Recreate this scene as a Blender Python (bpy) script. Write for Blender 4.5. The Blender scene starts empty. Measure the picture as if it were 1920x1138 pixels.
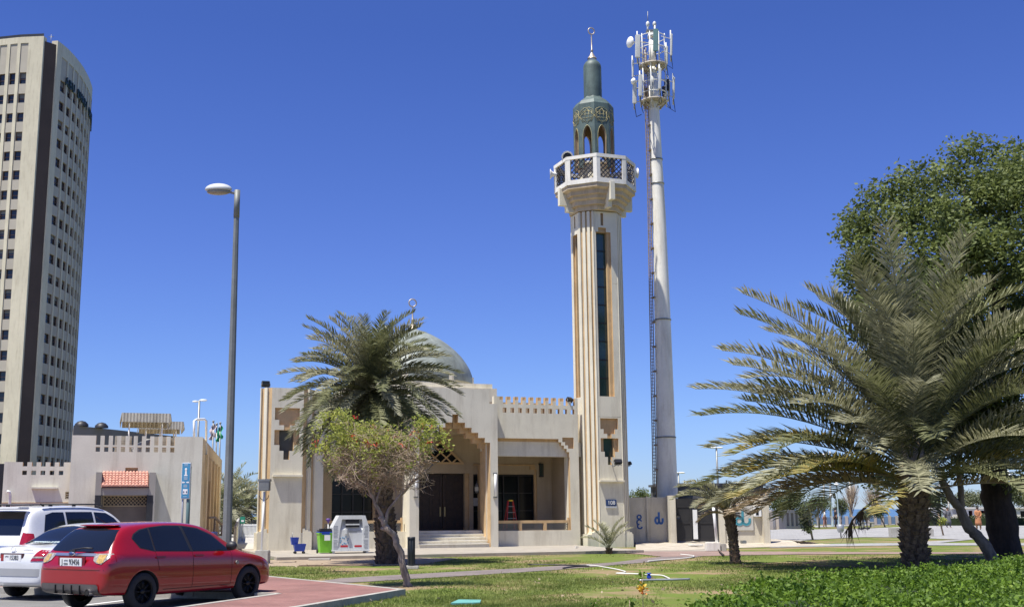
import bpy, bmesh, math, random
import numpy as np
from mathutils import Vector, Matrix
from mathutils.bvhtree import BVHTree
from mathutils.geometry import tessellate_polygon
R = math.radians
PI = math.pi
SC = bpy.context.scene
COL = SC.collection
rnd = random.Random(7)
# ------------------------------------------------------------------ camera
F = 2150.0; PX = 900.0; PY = 569.0; PITCH = R(10.23); ROLL = R(0.3); HC = 1.65
cd = bpy.data.cameras.new('camera'); cam = bpy.data.objects.new('camera', cd); COL.objects.link(cam)
cd.sensor_width = 36; cd.lens = F / 1920 * 36; cd.shift_x = (960 - PX) / 1920
cd.clip_start = .1; cd.clip_end = 6000
CM = Matrix.Rotation(PI/2 + PITCH, 4, 'X') @ Matrix.Rotation(-ROLL, 4, 'Z')
cam.matrix_world = Matrix.Translation((0, 0, HC)) @ CM
SC.camera = cam
SC.render.resolution_x = 1024; SC.render.resolution_y = 606
# ------------------------------------------------------------------ world, sun, exposure
SUN_AZ = R(42)      # direction the light travels over the ground, from +X towards +Y
SUN_EL = R(68.4)
w = bpy.data.worlds.new('World'); SC.world = w; w.use_nodes = True
nt = w.node_tree; nt.nodes.clear()
sk = nt.nodes.new('ShaderNodeTexSky'); sk.sky_type = 'NISHITA'; sk.sun_disc = False
sk.sun_elevation = SUN_EL; sk.sun_rotation = R(228)
sk.altitude = 0; sk.air_density = 1.0; sk.dust_density = 0.05; sk.ozone_density = 3.0
bg = nt.nodes.new('ShaderNodeBackground'); bg.inputs[1].default_value = 0.10
ow = nt.nodes.new('ShaderNodeOutputWorld')
tcw = nt.nodes.new('ShaderNodeTexCoord'); sx = nt.nodes.new('ShaderNodeSeparateXYZ'); rp = nt.nodes.new('ShaderNodeValToRGB'); mw = nt.nodes.new('ShaderNodeVectorMath'); mw.operation = 'MULTIPLY'
e = rp.color_ramp.elements; e[0].position = 0.0; e[0].color = (.42, .55, .92, 1); e[1].position = .5; e[1].color = (.36, .46, .88, 1)
x = e.new(.07); x.color = (.44, .56, .94, 1); x = e.new(.22); x.color = (.395, .48, .91, 1); x = e.new(.40); x.color = (.33, .43, .86, 1)
nt.links.new(tcw.outputs['Generated'], sx.inputs[0]); nt.links.new(sx.outputs[2], rp.inputs[0]); nt.links.new(sk.outputs[0], mw.inputs[0]); nt.links.new(rp.outputs[0], mw.inputs[1]); nt.links.new(mw.outputs[0], bg.inputs[0]); nt.links.new(bg.outputs[0], ow.inputs[0])
sd = bpy.data.lights.new('sun', 'SUN'); sd.energy = 5.0; sd.angle = R(.5); sd.color = (1, .965, .885)
sun = bpy.data.objects.new('sun', sd); COL.objects.link(sun)
LD = Vector((math.cos(SUN_AZ)*math.cos(SUN_EL), math.sin(SUN_AZ)*math.cos(SUN_EL), -math.sin(SUN_EL)))
sun.rotation_euler = LD.to_track_quat('-Z', 'Y').to_euler(); sun.location = (-20, -20, 40)
SC.view_settings.view_transform = 'Standard'; SC.view_settings.look = 'None'
SC.view_settings.exposure = 0.62; SC.view_settings.gamma = 1
SC.cycles.max_bounces = 6; SC.cycles.transparent_max_bounces = 12
# ------------------------------------------------------------------ pixel -> world
RM = CM.to_3x3()
def ray(px, py):
    return RM @ Vector(((px-PX)/F, (PY-py)/F, -1))
def gp(px, py, z=0.0):
    d = ray(px, py); t = (z-HC)/d.z
    return Vector((d.x*t, d.y*t, z))
def at(px, py, Y):
    d = ray(px, py); t = Y/d.y
    return Vector((d.x*t, Y, HC+d.z*t))
class Frame:
    def __init__(s, o, ang):
        s.o = Vector((o[0], o[1], 0)); s.a = ang; s.ex = Vector((math.cos(ang), math.sin(ang), 0)); s.ey = Vector((-math.sin(ang), math.cos(ang), 0))
    def pl(s, px, py, c=0.0):
        d = ray(px, py); t = (c + s.o.dot(s.ey))/d.dot(s.ey); p = Vector((0, 0, HC)) + d*t
        return (p-s.o).dot(s.ex), p.z
    def x(s, px, py, c=0.0): return s.pl(px, py, c)[0]
    def z(s, px, py, c=0.0): return s.pl(px, py, c)[1]
    def g(s, px, py, z=0.0):
        p = gp(px, py, z)-s.o; return p.dot(s.ex), p.dot(s.ey)
    def w(s, x, y, z=0.0): return s.o + s.ex*x + s.ey*y + Vector((0, 0, z))
# ------------------------------------------------------------------ materials
MATS = {}
def mat(name, col, rough=.8, var=.12, scale=2.0, fine=.08, bump=.15, bscale=60, metal=0.0, spec=.5, stain=0.0, coat=0.0, trans=0.0, stretch=(1, 1, 1), var2=None):
    if name in MATS: return MATS[name]
    m = bpy.data.materials.new(name); m.use_nodes = True; n = m.node_tree.nodes; l = m.node_tree.links
    b = n['Principled BSDF']; b.inputs['Roughness'].default_value = rough; b.inputs['Metallic'].default_value = metal
    b.inputs['Specular IOR Level'].default_value = spec
    if coat: b.inputs['Coat Weight'].default_value = coat; b.inputs['Coat Roughness'].default_value = .04
    if trans: b.inputs['Subsurface Weight'].default_value = 0
    tc = n.new('ShaderNodeTexCoord'); mp = n.new('ShaderNodeMapping'); mp.inputs['Scale'].default_value = stretch
    l.new(tc.outputs['Object'], mp.inputs[0])
    n1 = n.new('ShaderNodeTexNoise'); n1.inputs['Scale'].default_value = scale; n1.inputs['Detail'].default_value = 6; n1.inputs['Roughness'].default_value = .6
    l.new(mp.outputs[0], n1.inputs['Vector'])
    lo = [c*(1-var) for c in col] + [1]; hi = [min(1, c*(1+var)) for c in col] + [1]
    if var2: hi = list(var2) + [1]; lo = list(col) + [1]
    mx = n.new('ShaderNodeMix'); mx.data_type = 'RGBA'; mx.inputs['A'].default_value = lo; mx.inputs['B'].default_value = hi
    cr = n.new('ShaderNodeMapRange'); cr.inputs['From Min'].default_value = .35; cr.inputs['From Max'].default_value = .65
    l.new(n1.outputs['Fac'], cr.inputs['Value']); l.new(cr.outputs[0], mx.inputs['Factor'])
    out = mx.outputs['Result']
    if fine:
        n2 = n.new('ShaderNodeTexNoise'); n2.inputs['Scale'].default_value = bscale*.5; n2.inputs['Detail'].default_value = 3
        l.new(tc.outputs['Object'], n2.inputs['Vector'])
        r2 = n.new('ShaderNodeMapRange'); r2.inputs['From Min'].default_value = .3; r2.inputs['From Max'].default_value = .7
        r2.inputs['To Min'].default_value = 1-fine; r2.inputs['To Max'].default_value = 1+fine
        l.new(n2.outputs['Fac'], r2.inputs['Value'])
        vm = n.new('ShaderNodeVectorMath'); vm.operation = 'SCALE'; l.new(out, vm.inputs[0]); l.new(r2.outputs[0], vm.inputs['Scale']); out = vm.outputs[0]
    if stain:
        mp3 = n.new('ShaderNodeMapping'); mp3.inputs['Scale'].default_value = (1.6, 1.6, .22); l.new(tc.outputs['Object'], mp3.inputs[0])
        n3 = n.new('ShaderNodeTexNoise'); n3.inputs['Scale'].default_value = 1.5; n3.inputs['Detail'].default_value = 7; n3.inputs['Roughness'].default_value = .68; l.new(mp3.outputs[0], n3.inputs['Vector'])
        r3 = n.new('ShaderNodeMapRange'); r3.inputs['From Min'].default_value = .49; r3.inputs['From Max'].default_value = .70; r3.inputs['To Max'].default_value = stain
        l.new(n3.outputs['Fac'], r3.inputs['Value'])
        m3 = n.new('ShaderNodeMix'); m3.data_type = 'RGBA'; m3.inputs['B'].default_value = (col[0]*.45, col[1]*.40, col[2]*.34, 1)
        l.new(r3.outputs[0], m3.inputs['Factor']); l.new(out, m3.inputs['A']); out = m3.outputs['Result']
    l.new(out, b.inputs['Base Color'])
    if bump:
        n4 = n.new('ShaderNodeTexNoise'); n4.inputs['Scale'].default_value = bscale; n4.inputs['Detail'].default_value = 4; l.new(mp.outputs[0], n4.inputs['Vector'])
        bm_ = n.new('ShaderNodeBump'); bm_.inputs['Strength'].default_value = bump; bm_.inputs['Distance'].default_value = .02
        l.new(n4.outputs['Fac'], bm_.inputs['Height']); l.new(bm_.outputs[0], b.inputs['Normal'])
    MATS[name] = m; return m
def leafmat(name, a, b_, trans=.3, rough=.5, scale=9.0, c=None):
    m = bpy.data.materials.new(name); m.use_nodes = True; n = m.node_tree.nodes; l = m.node_tree.links
    b = n['Principled BSDF']; b.inputs['Roughness'].default_value = rough; b.inputs['Specular IOR Level'].default_value = .4
    ge = n.new('ShaderNodeTexCoord'); wn = n.new('ShaderNodeTexNoise'); wn.inputs['Scale'].default_value = scale; wn.inputs['Detail'].default_value = 5
    l.new(ge.outputs['Object'], wn.inputs['Vector'])
    cr = n.new('ShaderNodeValToRGB'); e = cr.color_ramp.elements; e[0].position = .36; e[1].position = .64
    e[0].color = list(a)+[1]; e[1].color = list(b_)+[1]
    if c: x = cr.color_ramp.elements.new(.74); x.color = list(c)+[1]
    l.new(wn.outputs['Fac'], cr.inputs[0]); l.new(cr.outputs[0], b.inputs['Base Color'])
    tr = n.new('ShaderNodeBsdfTranslucent'); l.new(cr.outputs[0], tr.inputs[0])
    ms = n.new('ShaderNodeMixShader'); ms.inputs[0].default_value = trans
    l.new(b.outputs[0], ms.inputs[1]); l.new(tr.outputs[0], ms.inputs[2]); l.new(ms.outputs[0], n['Material Output'].inputs[0])
    MATS[name] = m; return m
cream = mat('cream_plaster', (.70, .65, .515), .9, .05, 1.2, .03, .12, 40, stain=.42)
grey_pl = mat('pale_grey_plaster', (.68, .635, .515), .9, .05, .9, .03, .12, 40, stain=.42)
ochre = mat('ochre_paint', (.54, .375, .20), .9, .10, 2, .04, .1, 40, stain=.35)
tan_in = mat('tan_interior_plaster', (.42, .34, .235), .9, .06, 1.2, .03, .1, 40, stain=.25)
white_pl = mat('white_plaster', (.74, .71, .64), .85, .05, 1.5, .03, .1, 40, stain=.4)
darkglass = mat('dark_glass', (.010, .012, .014), .12, .1, 1, 0, 0, spec=.22)
greenglass = mat('green_tinted_glass', (.035, .075, .065), .1, .15, 1, 0, 0, spec=.7)
patina = mat('verdigris_copper', (.085, .12, .108), .55, .25, 1.6, .08, .1, 30, stain=.5)
dome_m = mat('dome_verdigris', (.225, .25, .222), .5, .2, 1.2, .06, .08, 30, stain=.55)
gold = mat('gold_trim', (.55, .47, .22), .45, .1, 3, 0, 0, metal=.2)
steel = mat('galvanised_steel', (.42, .43, .43), .42, .12, 3, .05, .05, metal=.55)
greymetal = mat('grey_metal', (.22, .225, .22), .45, .12, 3, .05, .05, metal=.4)
corbelm = mat('corbel_render', (.52, .42, .29), .9, .08, 2, .04, .1, 40, stain=.5)
whitep = mat('white_paint', (.78, .78, .76), .45, .05, 3, .02, .02)
antw = mat('antenna_white', (.66, .66, .62), .5, .08, 3, .03, .02, stain=.4)
blackm = mat('black_metal', (.02, .02, .022), .5, .2, 4, .05, .05)
rust = mat('rusty_steel', (.26, .19, .13), .75, .3, 8, .1, .1)
concrete = mat('concrete', (.42, .40, .36), .92, .12, 2, .08, .2, 50, stain=.4)
wooddark = mat('dark_carved_wood', (.035, .02, .014), .5, .3, 6, .1, .3, 30)
bark = mat('grey_brown_bark', (.27, .215, .17), .95, .35, 6, .15, .8, 25, stretch=(1, 1, .3))
darkbark = mat('dark_bark', (.05, .035, .028), .95, .3, 5, .15, .9, 18, stretch=(1, 1, .2))
palmbark = mat('palm_trunk_fibre', (.13, .085, .055), .95, .4, 9, .2, .8, 30)
bootm = mat('palm_boot', (.21, .145, .095), .9, .5, 9, .15, .5, 40)
twig = mat('bare_twig', (.38, .29, .21), .9, .25, 8, .1, .2)
asphalt = mat('asphalt', (.17, .165, .155), .9, .15, 1.2, .15, .3, 120)
# ------------------------------------------------------------------ mesh builder
class MB:
    def __init__(s): s.v = []; s.f = []; s.m = []; s.s = []
    def add(s, vs, fs, m=0, sm=False):
        o = len(s.v); s.v.extend([tuple(v) for v in vs])
        for f in fs: s.f.append([i+o for i in f]); s.m.append(m); s.s.append(sm)
    def quad(s, a, b, c, d, m=0): s.add([a, b, c, d], [(0, 1, 2, 3)], m)
    def box(s, x0, x1, y0, y1, z0, z1, m=0):
        vs = [(x, y, z) for z in (z0, z1) for y in (y0, y1) for x in (x0, x1)]
        s.add(vs, [(0, 2, 3, 1), (4, 5, 7, 6), (0, 1, 5, 4), (2, 6, 7, 3), (0, 4, 6, 2), (1, 3, 7, 5)], m)
    def bbox(s, x0, x1, y0, y1, z0, z1, r=.02, m=0):   # box with bevelled vertical and top edges
        b = bmesh.new(); bmesh.ops.create_cube(b, size=1)
        for v in b.verts: v.co = Vector((x0+(v.co.x+.5)*(x1-x0), y0+(v.co.y+.5)*(y1-y0), z0+(v.co.z+.5)*(z1-z0)))
        bmesh.ops.bevel(b, geom=b.edges[:], offset=r, segments=2, affect='EDGES')
        s.addbm(b, m); b.free()
    def addbm(s, b, m=0, sm=False):
        b.verts.ensure_lookup_table(); b.verts.index_update()
        s.add([v.co[:] for v in b.verts], [[v.index for v in f.verts] for f in b.faces], m, sm)
    def obox(s, c, ax, ay, az, hx, hy, hz, m=0):   # oriented box, half sizes
        c = Vector(c); ax = Vector(ax).normalized(); ay = Vector(ay).normalized(); az = Vector(az).normalized()
        vs = [c+ax*(i*hx)+ay*(j*hy)+az*(k*hz) for k in (-1, 1) for j in (-1, 1) for i in (-1, 1)]
        s.add(vs, [(0, 2, 3, 1), (4, 5, 7, 6), (0, 1, 5, 4), (2, 6, 7, 3), (0, 4, 6, 2), (1, 3, 7, 5)], m)
    def tube(s, pts, rad, n=8, m=0, cap=True, sm=True):
        pts = [Vector(p) for p in pts]
        if not hasattr(rad, '__len__'): rad = [rad]*len(pts)
        vs = []; fs = []; up = None
        for i, p in enumerate(pts):
            d = (pts[min(i+1, len(pts)-1)] - pts[max(i-1, 0)])
            d = d.normalized() if d.length > 1e-9 else Vector((0, 0, 1))
            if up is None: up = Vector((0, 0, 1)) if abs(d.z) < .9 else Vector((1, 0, 0))
            a = d.cross(up); a = a.normalized() if a.length > 1e-6 else d.orthogonal().normalized(); b = a.cross(d).normalized(); up = b
            for k in range(n):
                t = 2*PI*k/n; vs.append(p + (a*math.cos(t)+b*math.sin(t))*rad[i])
        for i in range(len(pts)-1):
            for k in range(n): fs.append((i*n+k, i*n+(k+1) % n, (i+1)*n+(k+1) % n, (i+1)*n+k))
        s.add(vs, fs, m, sm)
        if cap:
            o = len(s.v)-len(vs)
            s.f.append([o+k for k in range(n)]); s.m.append(m); s.s.append(False)
            s.f.append([o+(len(pts)-1)*n+k for k in range(n)]); s.m.append(m); s.s.append(False)
    def lathe(s, prof, n=24, c=(0, 0, 0), m=0, sm=True, ph=0.0):
        vs = []; fs = []
        for r, z in prof:
            for k in range(n): t = 2*PI*k/n+ph; vs.append((c[0]+r*math.cos(t), c[1]+r*math.sin(t), c[2]+z))
        for i in range(len(prof)-1):
            for k in range(n): fs.append((i*n+k, i*n+(k+1) % n, (i+1)*n+(k+1) % n, (i+1)*n+k))
        s.add(vs, fs, m, sm)
    def prism(s, poly, z0, z1, m=0, mtop=None, mside=None):
        n = len(poly); vs = [(p[0], p[1], z0) for p in poly]+[(p[0], p[1], z1) for p in poly]
        tri = tessellate_polygon([[Vector((p[0], p[1], 0)) for p in poly]])
        s.add(vs, [(k, (k+1) % n, n+(k+1) % n, n+k) for k in range(n)], m if mside is None else mside)
        s.add(vs[n:], tri, m if mtop is None else mtop); s.add(vs[:n], tri, m)
    def sheet(s, poly, z, m=0):
        tri = tessellate_polygon([[Vector((p[0], p[1], 0)) for p in poly]])
        s.add([(p[0], p[1], z) for p in poly], tri, m)
    def ell(s, c, r, m=0, nu=12, nv=8):
        vs = []; fs = []
        for i in range(nv+1):
            ph = PI*i/nv
            for k in range(nu):
                t = 2*PI*k/nu; vs.append((c[0]+r[0]*math.sin(ph)*math.cos(t), c[1]+r[1]*math.sin(ph)*math.sin(t), c[2]+r[2]*math.cos(ph)))
        for i in range(nv):
            for k in range(nu): fs.append((i*nu+k, (i+1)*nu+k, (i+1)*nu+(k+1) % nu, i*nu+(k+1) % nu))
        s.add(vs, fs, m, True)
    def build(s, name, mats, parent=None, loc=None, rz=0.0):
        me = bpy.data.meshes.new(name); me.from_pydata(s.v, [], s.f)
        if not isinstance(mats, (list, tuple)): mats = [mats]
        for mm in mats: me.materials.append(mm)
        me.polygons.foreach_set('material_index', s.m); me.polygons.foreach_set('use_smooth', s.s)
        bm = bmesh.new(); bm.from_mesh(me)
        if len(bm.verts) < 60000:
            bmesh.ops.recalc_face_normals(bm, faces=bm.faces)
        bm.to_mesh(me); bm.free(); me.update()
        o = bpy.data.objects.new(name, me); COL.objects.link(o)
        if parent: o.parent = parent
        if loc is not None: o.location = loc; o.rotation_euler.z = rz
        return o
def relief(mb, x0, x1, z0, z1, ops, thick, base=0.0, mf=0, fn=None, back=True):
    """wall with recesses, projections and openings; y grows into the wall"""
    fn = fn or (lambda x, y, z: (x, y+base, z))
    xs = sorted({round(x, 4) for x in [x0, x1]+[v for o in ops for v in o[:2] if x0 < v < x1]})
    zs = sorted({round(z, 4) for z in [z0, z1]+[v for o in ops for v in o[2:4] if z0 < v < z1]})
    def cell(i, j):
        if i < 0 or j < 0 or i >= len(xs)-1 or j >= len(zs)-1: return None
        cx = (xs[i]+xs[i+1])/2; cz = (zs[j]+zs[j+1])/2; r = (0.0, mf, mf)
        for o in ops:
            if o[0] < cx < o[1] and o[2] < cz < o[3]: r = (o[4], o[5], o[6])
        return r
    for i in range(len(xs)-1):
        for j in range(len(zs)-1):
            c = cell(i, j); a, b, p, q = xs[i], xs[i+1], zs[j], zs[j+1]
            if c[0] is not None:
                mb.quad(fn(a, c[0], p), fn(b, c[0], p), fn(b, c[0], q), fn(a, c[0], q), c[1])
                if back: mb.quad(fn(a, thick, p), fn(a, thick, q), fn(b, thick, q), fn(b, thick, p), mf)
            for di, dj, e in ((-1, 0, (a, p, a, q)), (1, 0, (b, q, b, p)), (0, -1, (b, p, a, p)), (0, 1, (a, q, b, q))):
                nb = cell(i+di, j+dj); d0 = thick if c[0] is None else c[0]
                if nb is None:
                    if c[0] is None: continue
                    d1 = thick; mm = c[2] if c[0] < 0 or c[2] != mf else mf
                else:
                    d1 = thick if nb[0] is None else nb[0]
                    if d1 <= d0: continue
                    mm = nb[2] if (nb[0] is None or nb[0] > 0) else c[2]
                if d1 - d0 < 1e-6: continue
                mb.quad(fn(e[0], d0, e[1]), fn(e[0], d1, e[1]), fn(e[2], d1, e[3]), fn(e[2], d0, e[3]), mm)
def thing(name, label, cat, loc=(0, 0, 0), rz=0.0, group=None):
    o = bpy.data.objects.new(name, None); COL.objects.link(o); o.location = loc; o.rotation_euler.z = rz
    o.empty_display_size = .3
    o['label'] = label; o['category'] = cat
    if group: o['group'] = group
    return o
def tag(o, label, cat, group=None):
    o['label'] = label; o['category'] = cat
    if group: o['group'] = group
    return o
def structure(o): o['kind'] = 'structure'; return o
def text(name, s, size, m, parent=None, loc=(0, 0, 0), rot=(PI/2, 0, 0), ext=.005, align='CENTER', sx=1.0):
    c = bpy.data.curves.new(name, 'FONT'); c.body = s; c.size = size; c.extrude = ext; c.align_x = align; c.align_y = 'CENTER'
    o = bpy.data.objects.new('tmp_text', c); COL.objects.link(o)
    bpy.context.view_layer.update()
    me = bpy.data.meshes.new_from_object(o.evaluated_get(bpy.context.evaluated_depsgraph_get()))
    bpy.data.objects.remove(o); me.name = name
    me.materials.clear(); me.materials.append(m)
    o = bpy.data.objects.new(name, me); COL.objects.link(o); o.parent = parent; o.location = loc; o.rotation_euler = rot; o.scale = (sx, 1, 1)
    return o
def copy_thing(r, loc, rz, label, scale=None):
    c = r.copy(); COL.objects.link(c); c.location = loc; c.rotation_euler.z = rz; c['label'] = label
    if scale: c.scale = (scale,)*3
    for ch in list(r.children):
        d = ch.copy(); COL.objects.link(d); d.parent = c
        for g in list(ch.children):
            e = g.copy(); COL.objects.link(e); e.parent = d
    return c
# ------------------------------------------------------------------ ground, paving, paths
def lawn_mat():
    m = bpy.data.materials.new('lawn_grass'); m.use_nodes = True; n = m.node_tree.nodes; l = m.node_tree.links; b = n['Principled BSDF']
    b.inputs['Roughness'].default_value = .95; b.inputs['Specular IOR Level'].default_value = .1
    tc = n.new('ShaderNodeTexCoord')
    def noise(sc, det=6, ro=.6):
        x = n.new('ShaderNodeTexNoise'); x.inputs['Scale'].default_value = sc; x.inputs['Detail'].default_value = det; x.inputs['Roughness'].default_value = ro; l.new(tc.outputs['Object'], x.inputs['Vector']); return x.outputs['Fac']
    def rng(s, a, c): x = n.new('ShaderNodeMapRange'); x.inputs['From Min'].default_value = a; x.inputs['From Max'].default_value = c; l.new(s, x.inputs['Value']); return x.outputs[0]
    def mix(f, a, c):
        x = n.new('ShaderNodeMix'); x.data_type = 'RGBA'; l.new(f, x.inputs['Factor'])
        for k, q in (('A', a), ('B', c)):
            if isinstance(q, tuple): x.inputs[k].default_value = q+(1,)
            else: l.new(q, x.inputs[k])
        return x.outputs['Result']
    g = mix(rng(noise(40, 3), .35, .65), (.09, .12, .025), (.165, .195, .048))
    g = mix(rng(noise(.9), .48, .7), g, (.13, .18, .035))
    d = mix(rng(noise(25, 4), .3, .7), (.22, .15, .085), (.31, .235, .14))
    o = mix(rng(noise(.36, 8, .7), .485, .58), g, d)
    l.new(o, b.inputs['Base Color'])
    bm_ = n.new('ShaderNodeBump'); bm_.inputs['Strength'].default_value = .6; bm_.inputs['Distance'].default_value = .03
    l.new(noise(30, 5), bm_.inputs['Height']); l.new(bm_.outputs[0], b.inputs['Normal'])
    return m
lawnm = lawn_mat()
def brickmat(name, a, c, mortar, rz, bw=.2, rh=.1, rough=.9, msz=.006):
    m = bpy.data.materials.new(name); m.use_nodes = True; n = m.node_tree.nodes; l = m.node_tree.links; b = n['Principled BSDF']; b.inputs['Roughness'].default_value = rough
    tc = n.new('ShaderNodeTexCoord'); mp = n.new('ShaderNodeMapping'); mp.inputs['Rotation'].default_value = (0, 0, rz); l.new(tc.outputs['Object'], mp.inputs[0])
    br = n.new('ShaderNodeTexBrick'); br.inputs['Scale'].default_value = 1; br.inputs['Brick Width'].default_value = bw; br.inputs['Row Height'].default_value = rh
    br.inputs['Mortar Size'].default_value = msz; br.inputs['Color1'].default_value = a+(1,); br.inputs['Color2'].default_value = c+(1,); br.inputs['Mortar'].default_value = mortar+(1,)
    l.new(mp.outputs[0], br.inputs['Vector'])
    no = n.new('ShaderNodeTexNoise'); no.inputs['Scale'].default_value = .8; no.inputs['Detail'].default_value = 7; l.new(tc.outputs['Object'], no.inputs['Vector'])
    r = n.new('ShaderNodeMapRange'); r.inputs['To Min'].default_value = .5; r.inputs['To Max'].default_value = 1.45; l.new(no.outputs['Fac'], r.inputs['Value'])
    vm = n.new('ShaderNodeVectorMath'); vm.operation = 'SCALE'; l.new(br.outputs[0], vm.inputs[0]); l.new(r.outputs[0], vm.inputs['Scale']); l.new(vm.outputs[0], b.inputs['Base Color'])
    return m
redbrick = brickmat('red_block_paving', (.27, .135, .115), (.21, .095, .082), (.16, .10, .085), R(-19))
greypave = brickmat('grey_block_paving', (.22, .18, .165), (.17, .14, .13), (.11, .095, .09), R(20))
pinkpave = brickmat('pink_block_paving', (.30, .205, .17), (.25, .17, .14), (.16, .12, .10), R(5))
plazam = brickmat('plaza_paving', (.33, .322, .305), (.295, .287, .275), (.20, .195, .185), R(3), 1.2, .6, msz=.03)
sandm = mat('pale_sand', (.36, .31, .24), .97, .12, 1.2, .12, .5, 30, var2=(.46, .41, .33))
soilm = mat('dry_soil', (.30, .23, .16), .97, .2, 2, .15, .5, 30)
kerbm = mat('kerb_stone', (.36, .34, .30), .9, .12, 3, .08, .15, 40, stain=.4)
sidem = mat('sidewalk_concrete', (.33, .295, .245), .9, .1, 2, .06, .15, 40, stain=.3)
whitepaint = mat('road_marking_paint', (.70, .70, .68), .8, .12, 6, .1, .05)
seam = mat('sea_water', (.05, .12, .20), .25, .1, .05, 0, .2, 2)
m = MB(); m.sheet([(-2500, -60), (2500, -60), (2500, 4000), (-2500, 4000)], 0.0)
structure(m.build('lawn_ground', lawnm))
m = MB(); m.sheet([(14, 168), (2500, 168), (2500, 3900), (-2500, 3900), (-2500, 420), (14, 420)], 0.02); structure(m.build('sea', seam))
H = Vector((math.cos(R(70.5)), math.sin(R(70.5)), 0)); Lf = Vector((-H.y, H.x, 0))
KZ = .13
A = gp(518, 1112, KZ); T = gp(760, 1104, KZ); B = gp(556, 1138, KZ); S = gp(500, 1079, KZ)
brick_poly = [A, A-H*17, (A-H*17)+(B-T).normalized()*0+Vector((6.2, 0, 0)), T+(B-T)*4.4, T, S, S+(S-T).normalized()*26, A+Lf*30]
brick_poly[2] = Vector((brick_poly[3].x-.01, brick_poly[1].y, 0))
m = MB(); m.prism([(p.x, p.y) for p in brick_poly], -.02, KZ); structure(m.build('brick_pavement', redbrick))
def kerb(a, b, wid, z0, z1, inward):
    a = Vector((a.x, a.y, 0)); b = Vector((b.x, b.y, 0)); d = (b-a).normalized(); nrm = Vector((-d.y, d.x, 0))*inward
    L = (b-a).length; k = max(1, int(L/.9)); mm = MB()
    for i in range(k):
        p = a+d*(L*i/k+.004); q = a+d*(L*(i+1)/k-.004); poly = [p-nrm*.006, q-nrm*.006, q+nrm*wid, p+nrm*wid]
        mm.prism([(v.x, v.y) for v in poly], z0, z1)
    return mm
km = MB()
for a_, b_, i_ in ((T, T+(B-T)*4.4, -1), (S+(S-T).normalized()*26, T, -1), (A, A-H*17, 1), (A, A+Lf*30, -1)):
    k_ = kerb(a_, b_, .13, -.03, KZ+.006, i_); km.add(k_.v, k_.f)
structure(km.build('kerb', kerbm))
m = MB(); q = A-H*60
m.sheet([(A.x, A.y), (A.x-H.x*30, A.y-H.y*30), (-70, -10), (-90, 30), ((A+Lf*30).x, (A+Lf*30).y)], .006); structure(m.build('asphalt_parking', asphalt))
m = MB()
for k in range(4):
    p = A+Lf*(.05+2.72*k if k else -10)
    if k == 0: continue
    a_ = p-H*.15; b_ = p-H*5.2; wv = Lf*.055
    m.sheet([((a_-wv).x, (a_-wv).y), ((b_-wv).x, (b_-wv).y), ((b_+wv).x, (b_+wv).y), ((a_+wv).x, (a_+wv).y)], .012)
structure(m.build('parking_lines', whitepaint))
def sheet(name, pts, z, mt):
    ps = [gp(a, b, z) for a, b in pts]; mm = MB(); mm.sheet([(p.x, p.y) for p in ps], z); o = structure(mm.build(name, mt)); return [(p.x, p.y) for p in ps]
drive_poly = sheet('driveway', [(484, 1037), (486, 1056), (440, 1066), (300, 1080), (-500, 1080), (-1200, 985), (400, 985), (452, 992), (486, 992)], .008, mat('driveway_concrete', (.42, .40, .36), .92, .12, .8, .08, .15, 30, stain=.3))
path_poly = sheet('lawn_path', [(585, 1090.5), (640, 1083), (800, 1074), (1000, 1063), (1145, 1054), (1207, 1046.7), (1262, 1041), (1330, 1040), (1300, 1044.6), (1219, 1053), (1040, 1067.8), (900, 1077), (690, 1089.5), (600, 1094)], .012, greypave)
red_poly = sheet('pink_path', [(1150, 1034.5), (1200, 1033), (1330, 1032.5), (1500, 1034), (1690, 1034.4), (1960, 1034), (1960, 1037), (1690, 1037.6), (1500, 1038.4), (1400, 1040), (1300, 1042), (1245, 1043.5), (1200, 1038)], .016, pinkpave)
MF = Frame(gp(506, 1037), R(19.5))
SZ = .11
s0 = MF.g(506, 1044.5, SZ); s1 = MF.g(1190, 1031, SZ)
m = MB(); poly = [MF.w(-.9, s0[1]), MF.w(s1[0]-.6, s1[1]), MF.w(s1[0]+.4, s1[1]), MF.w(s1[0]+.8, 3), MF.w(-.9, 3)]
m.prism([(p.x, p.y) for p in poly], -.02, SZ); structure(m.build('mosque_sidewalk', sidem)); side_poly = [(p.x, p.y) for p in poly]
soil_poly = sheet('soil_strip', [(482, 1054), (505, 1049), (740, 1044), (860, 1046), (800, 1056), (700, 1060), (520, 1061), (482, 1061)], .009, soilm)
apron_poly = sheet('concrete_apron', [(1150, 1035), (1185, 1030), (1250, 1028), (1330, 1029), (1330, 1033), (1200, 1034)], .01, sidem)
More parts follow.
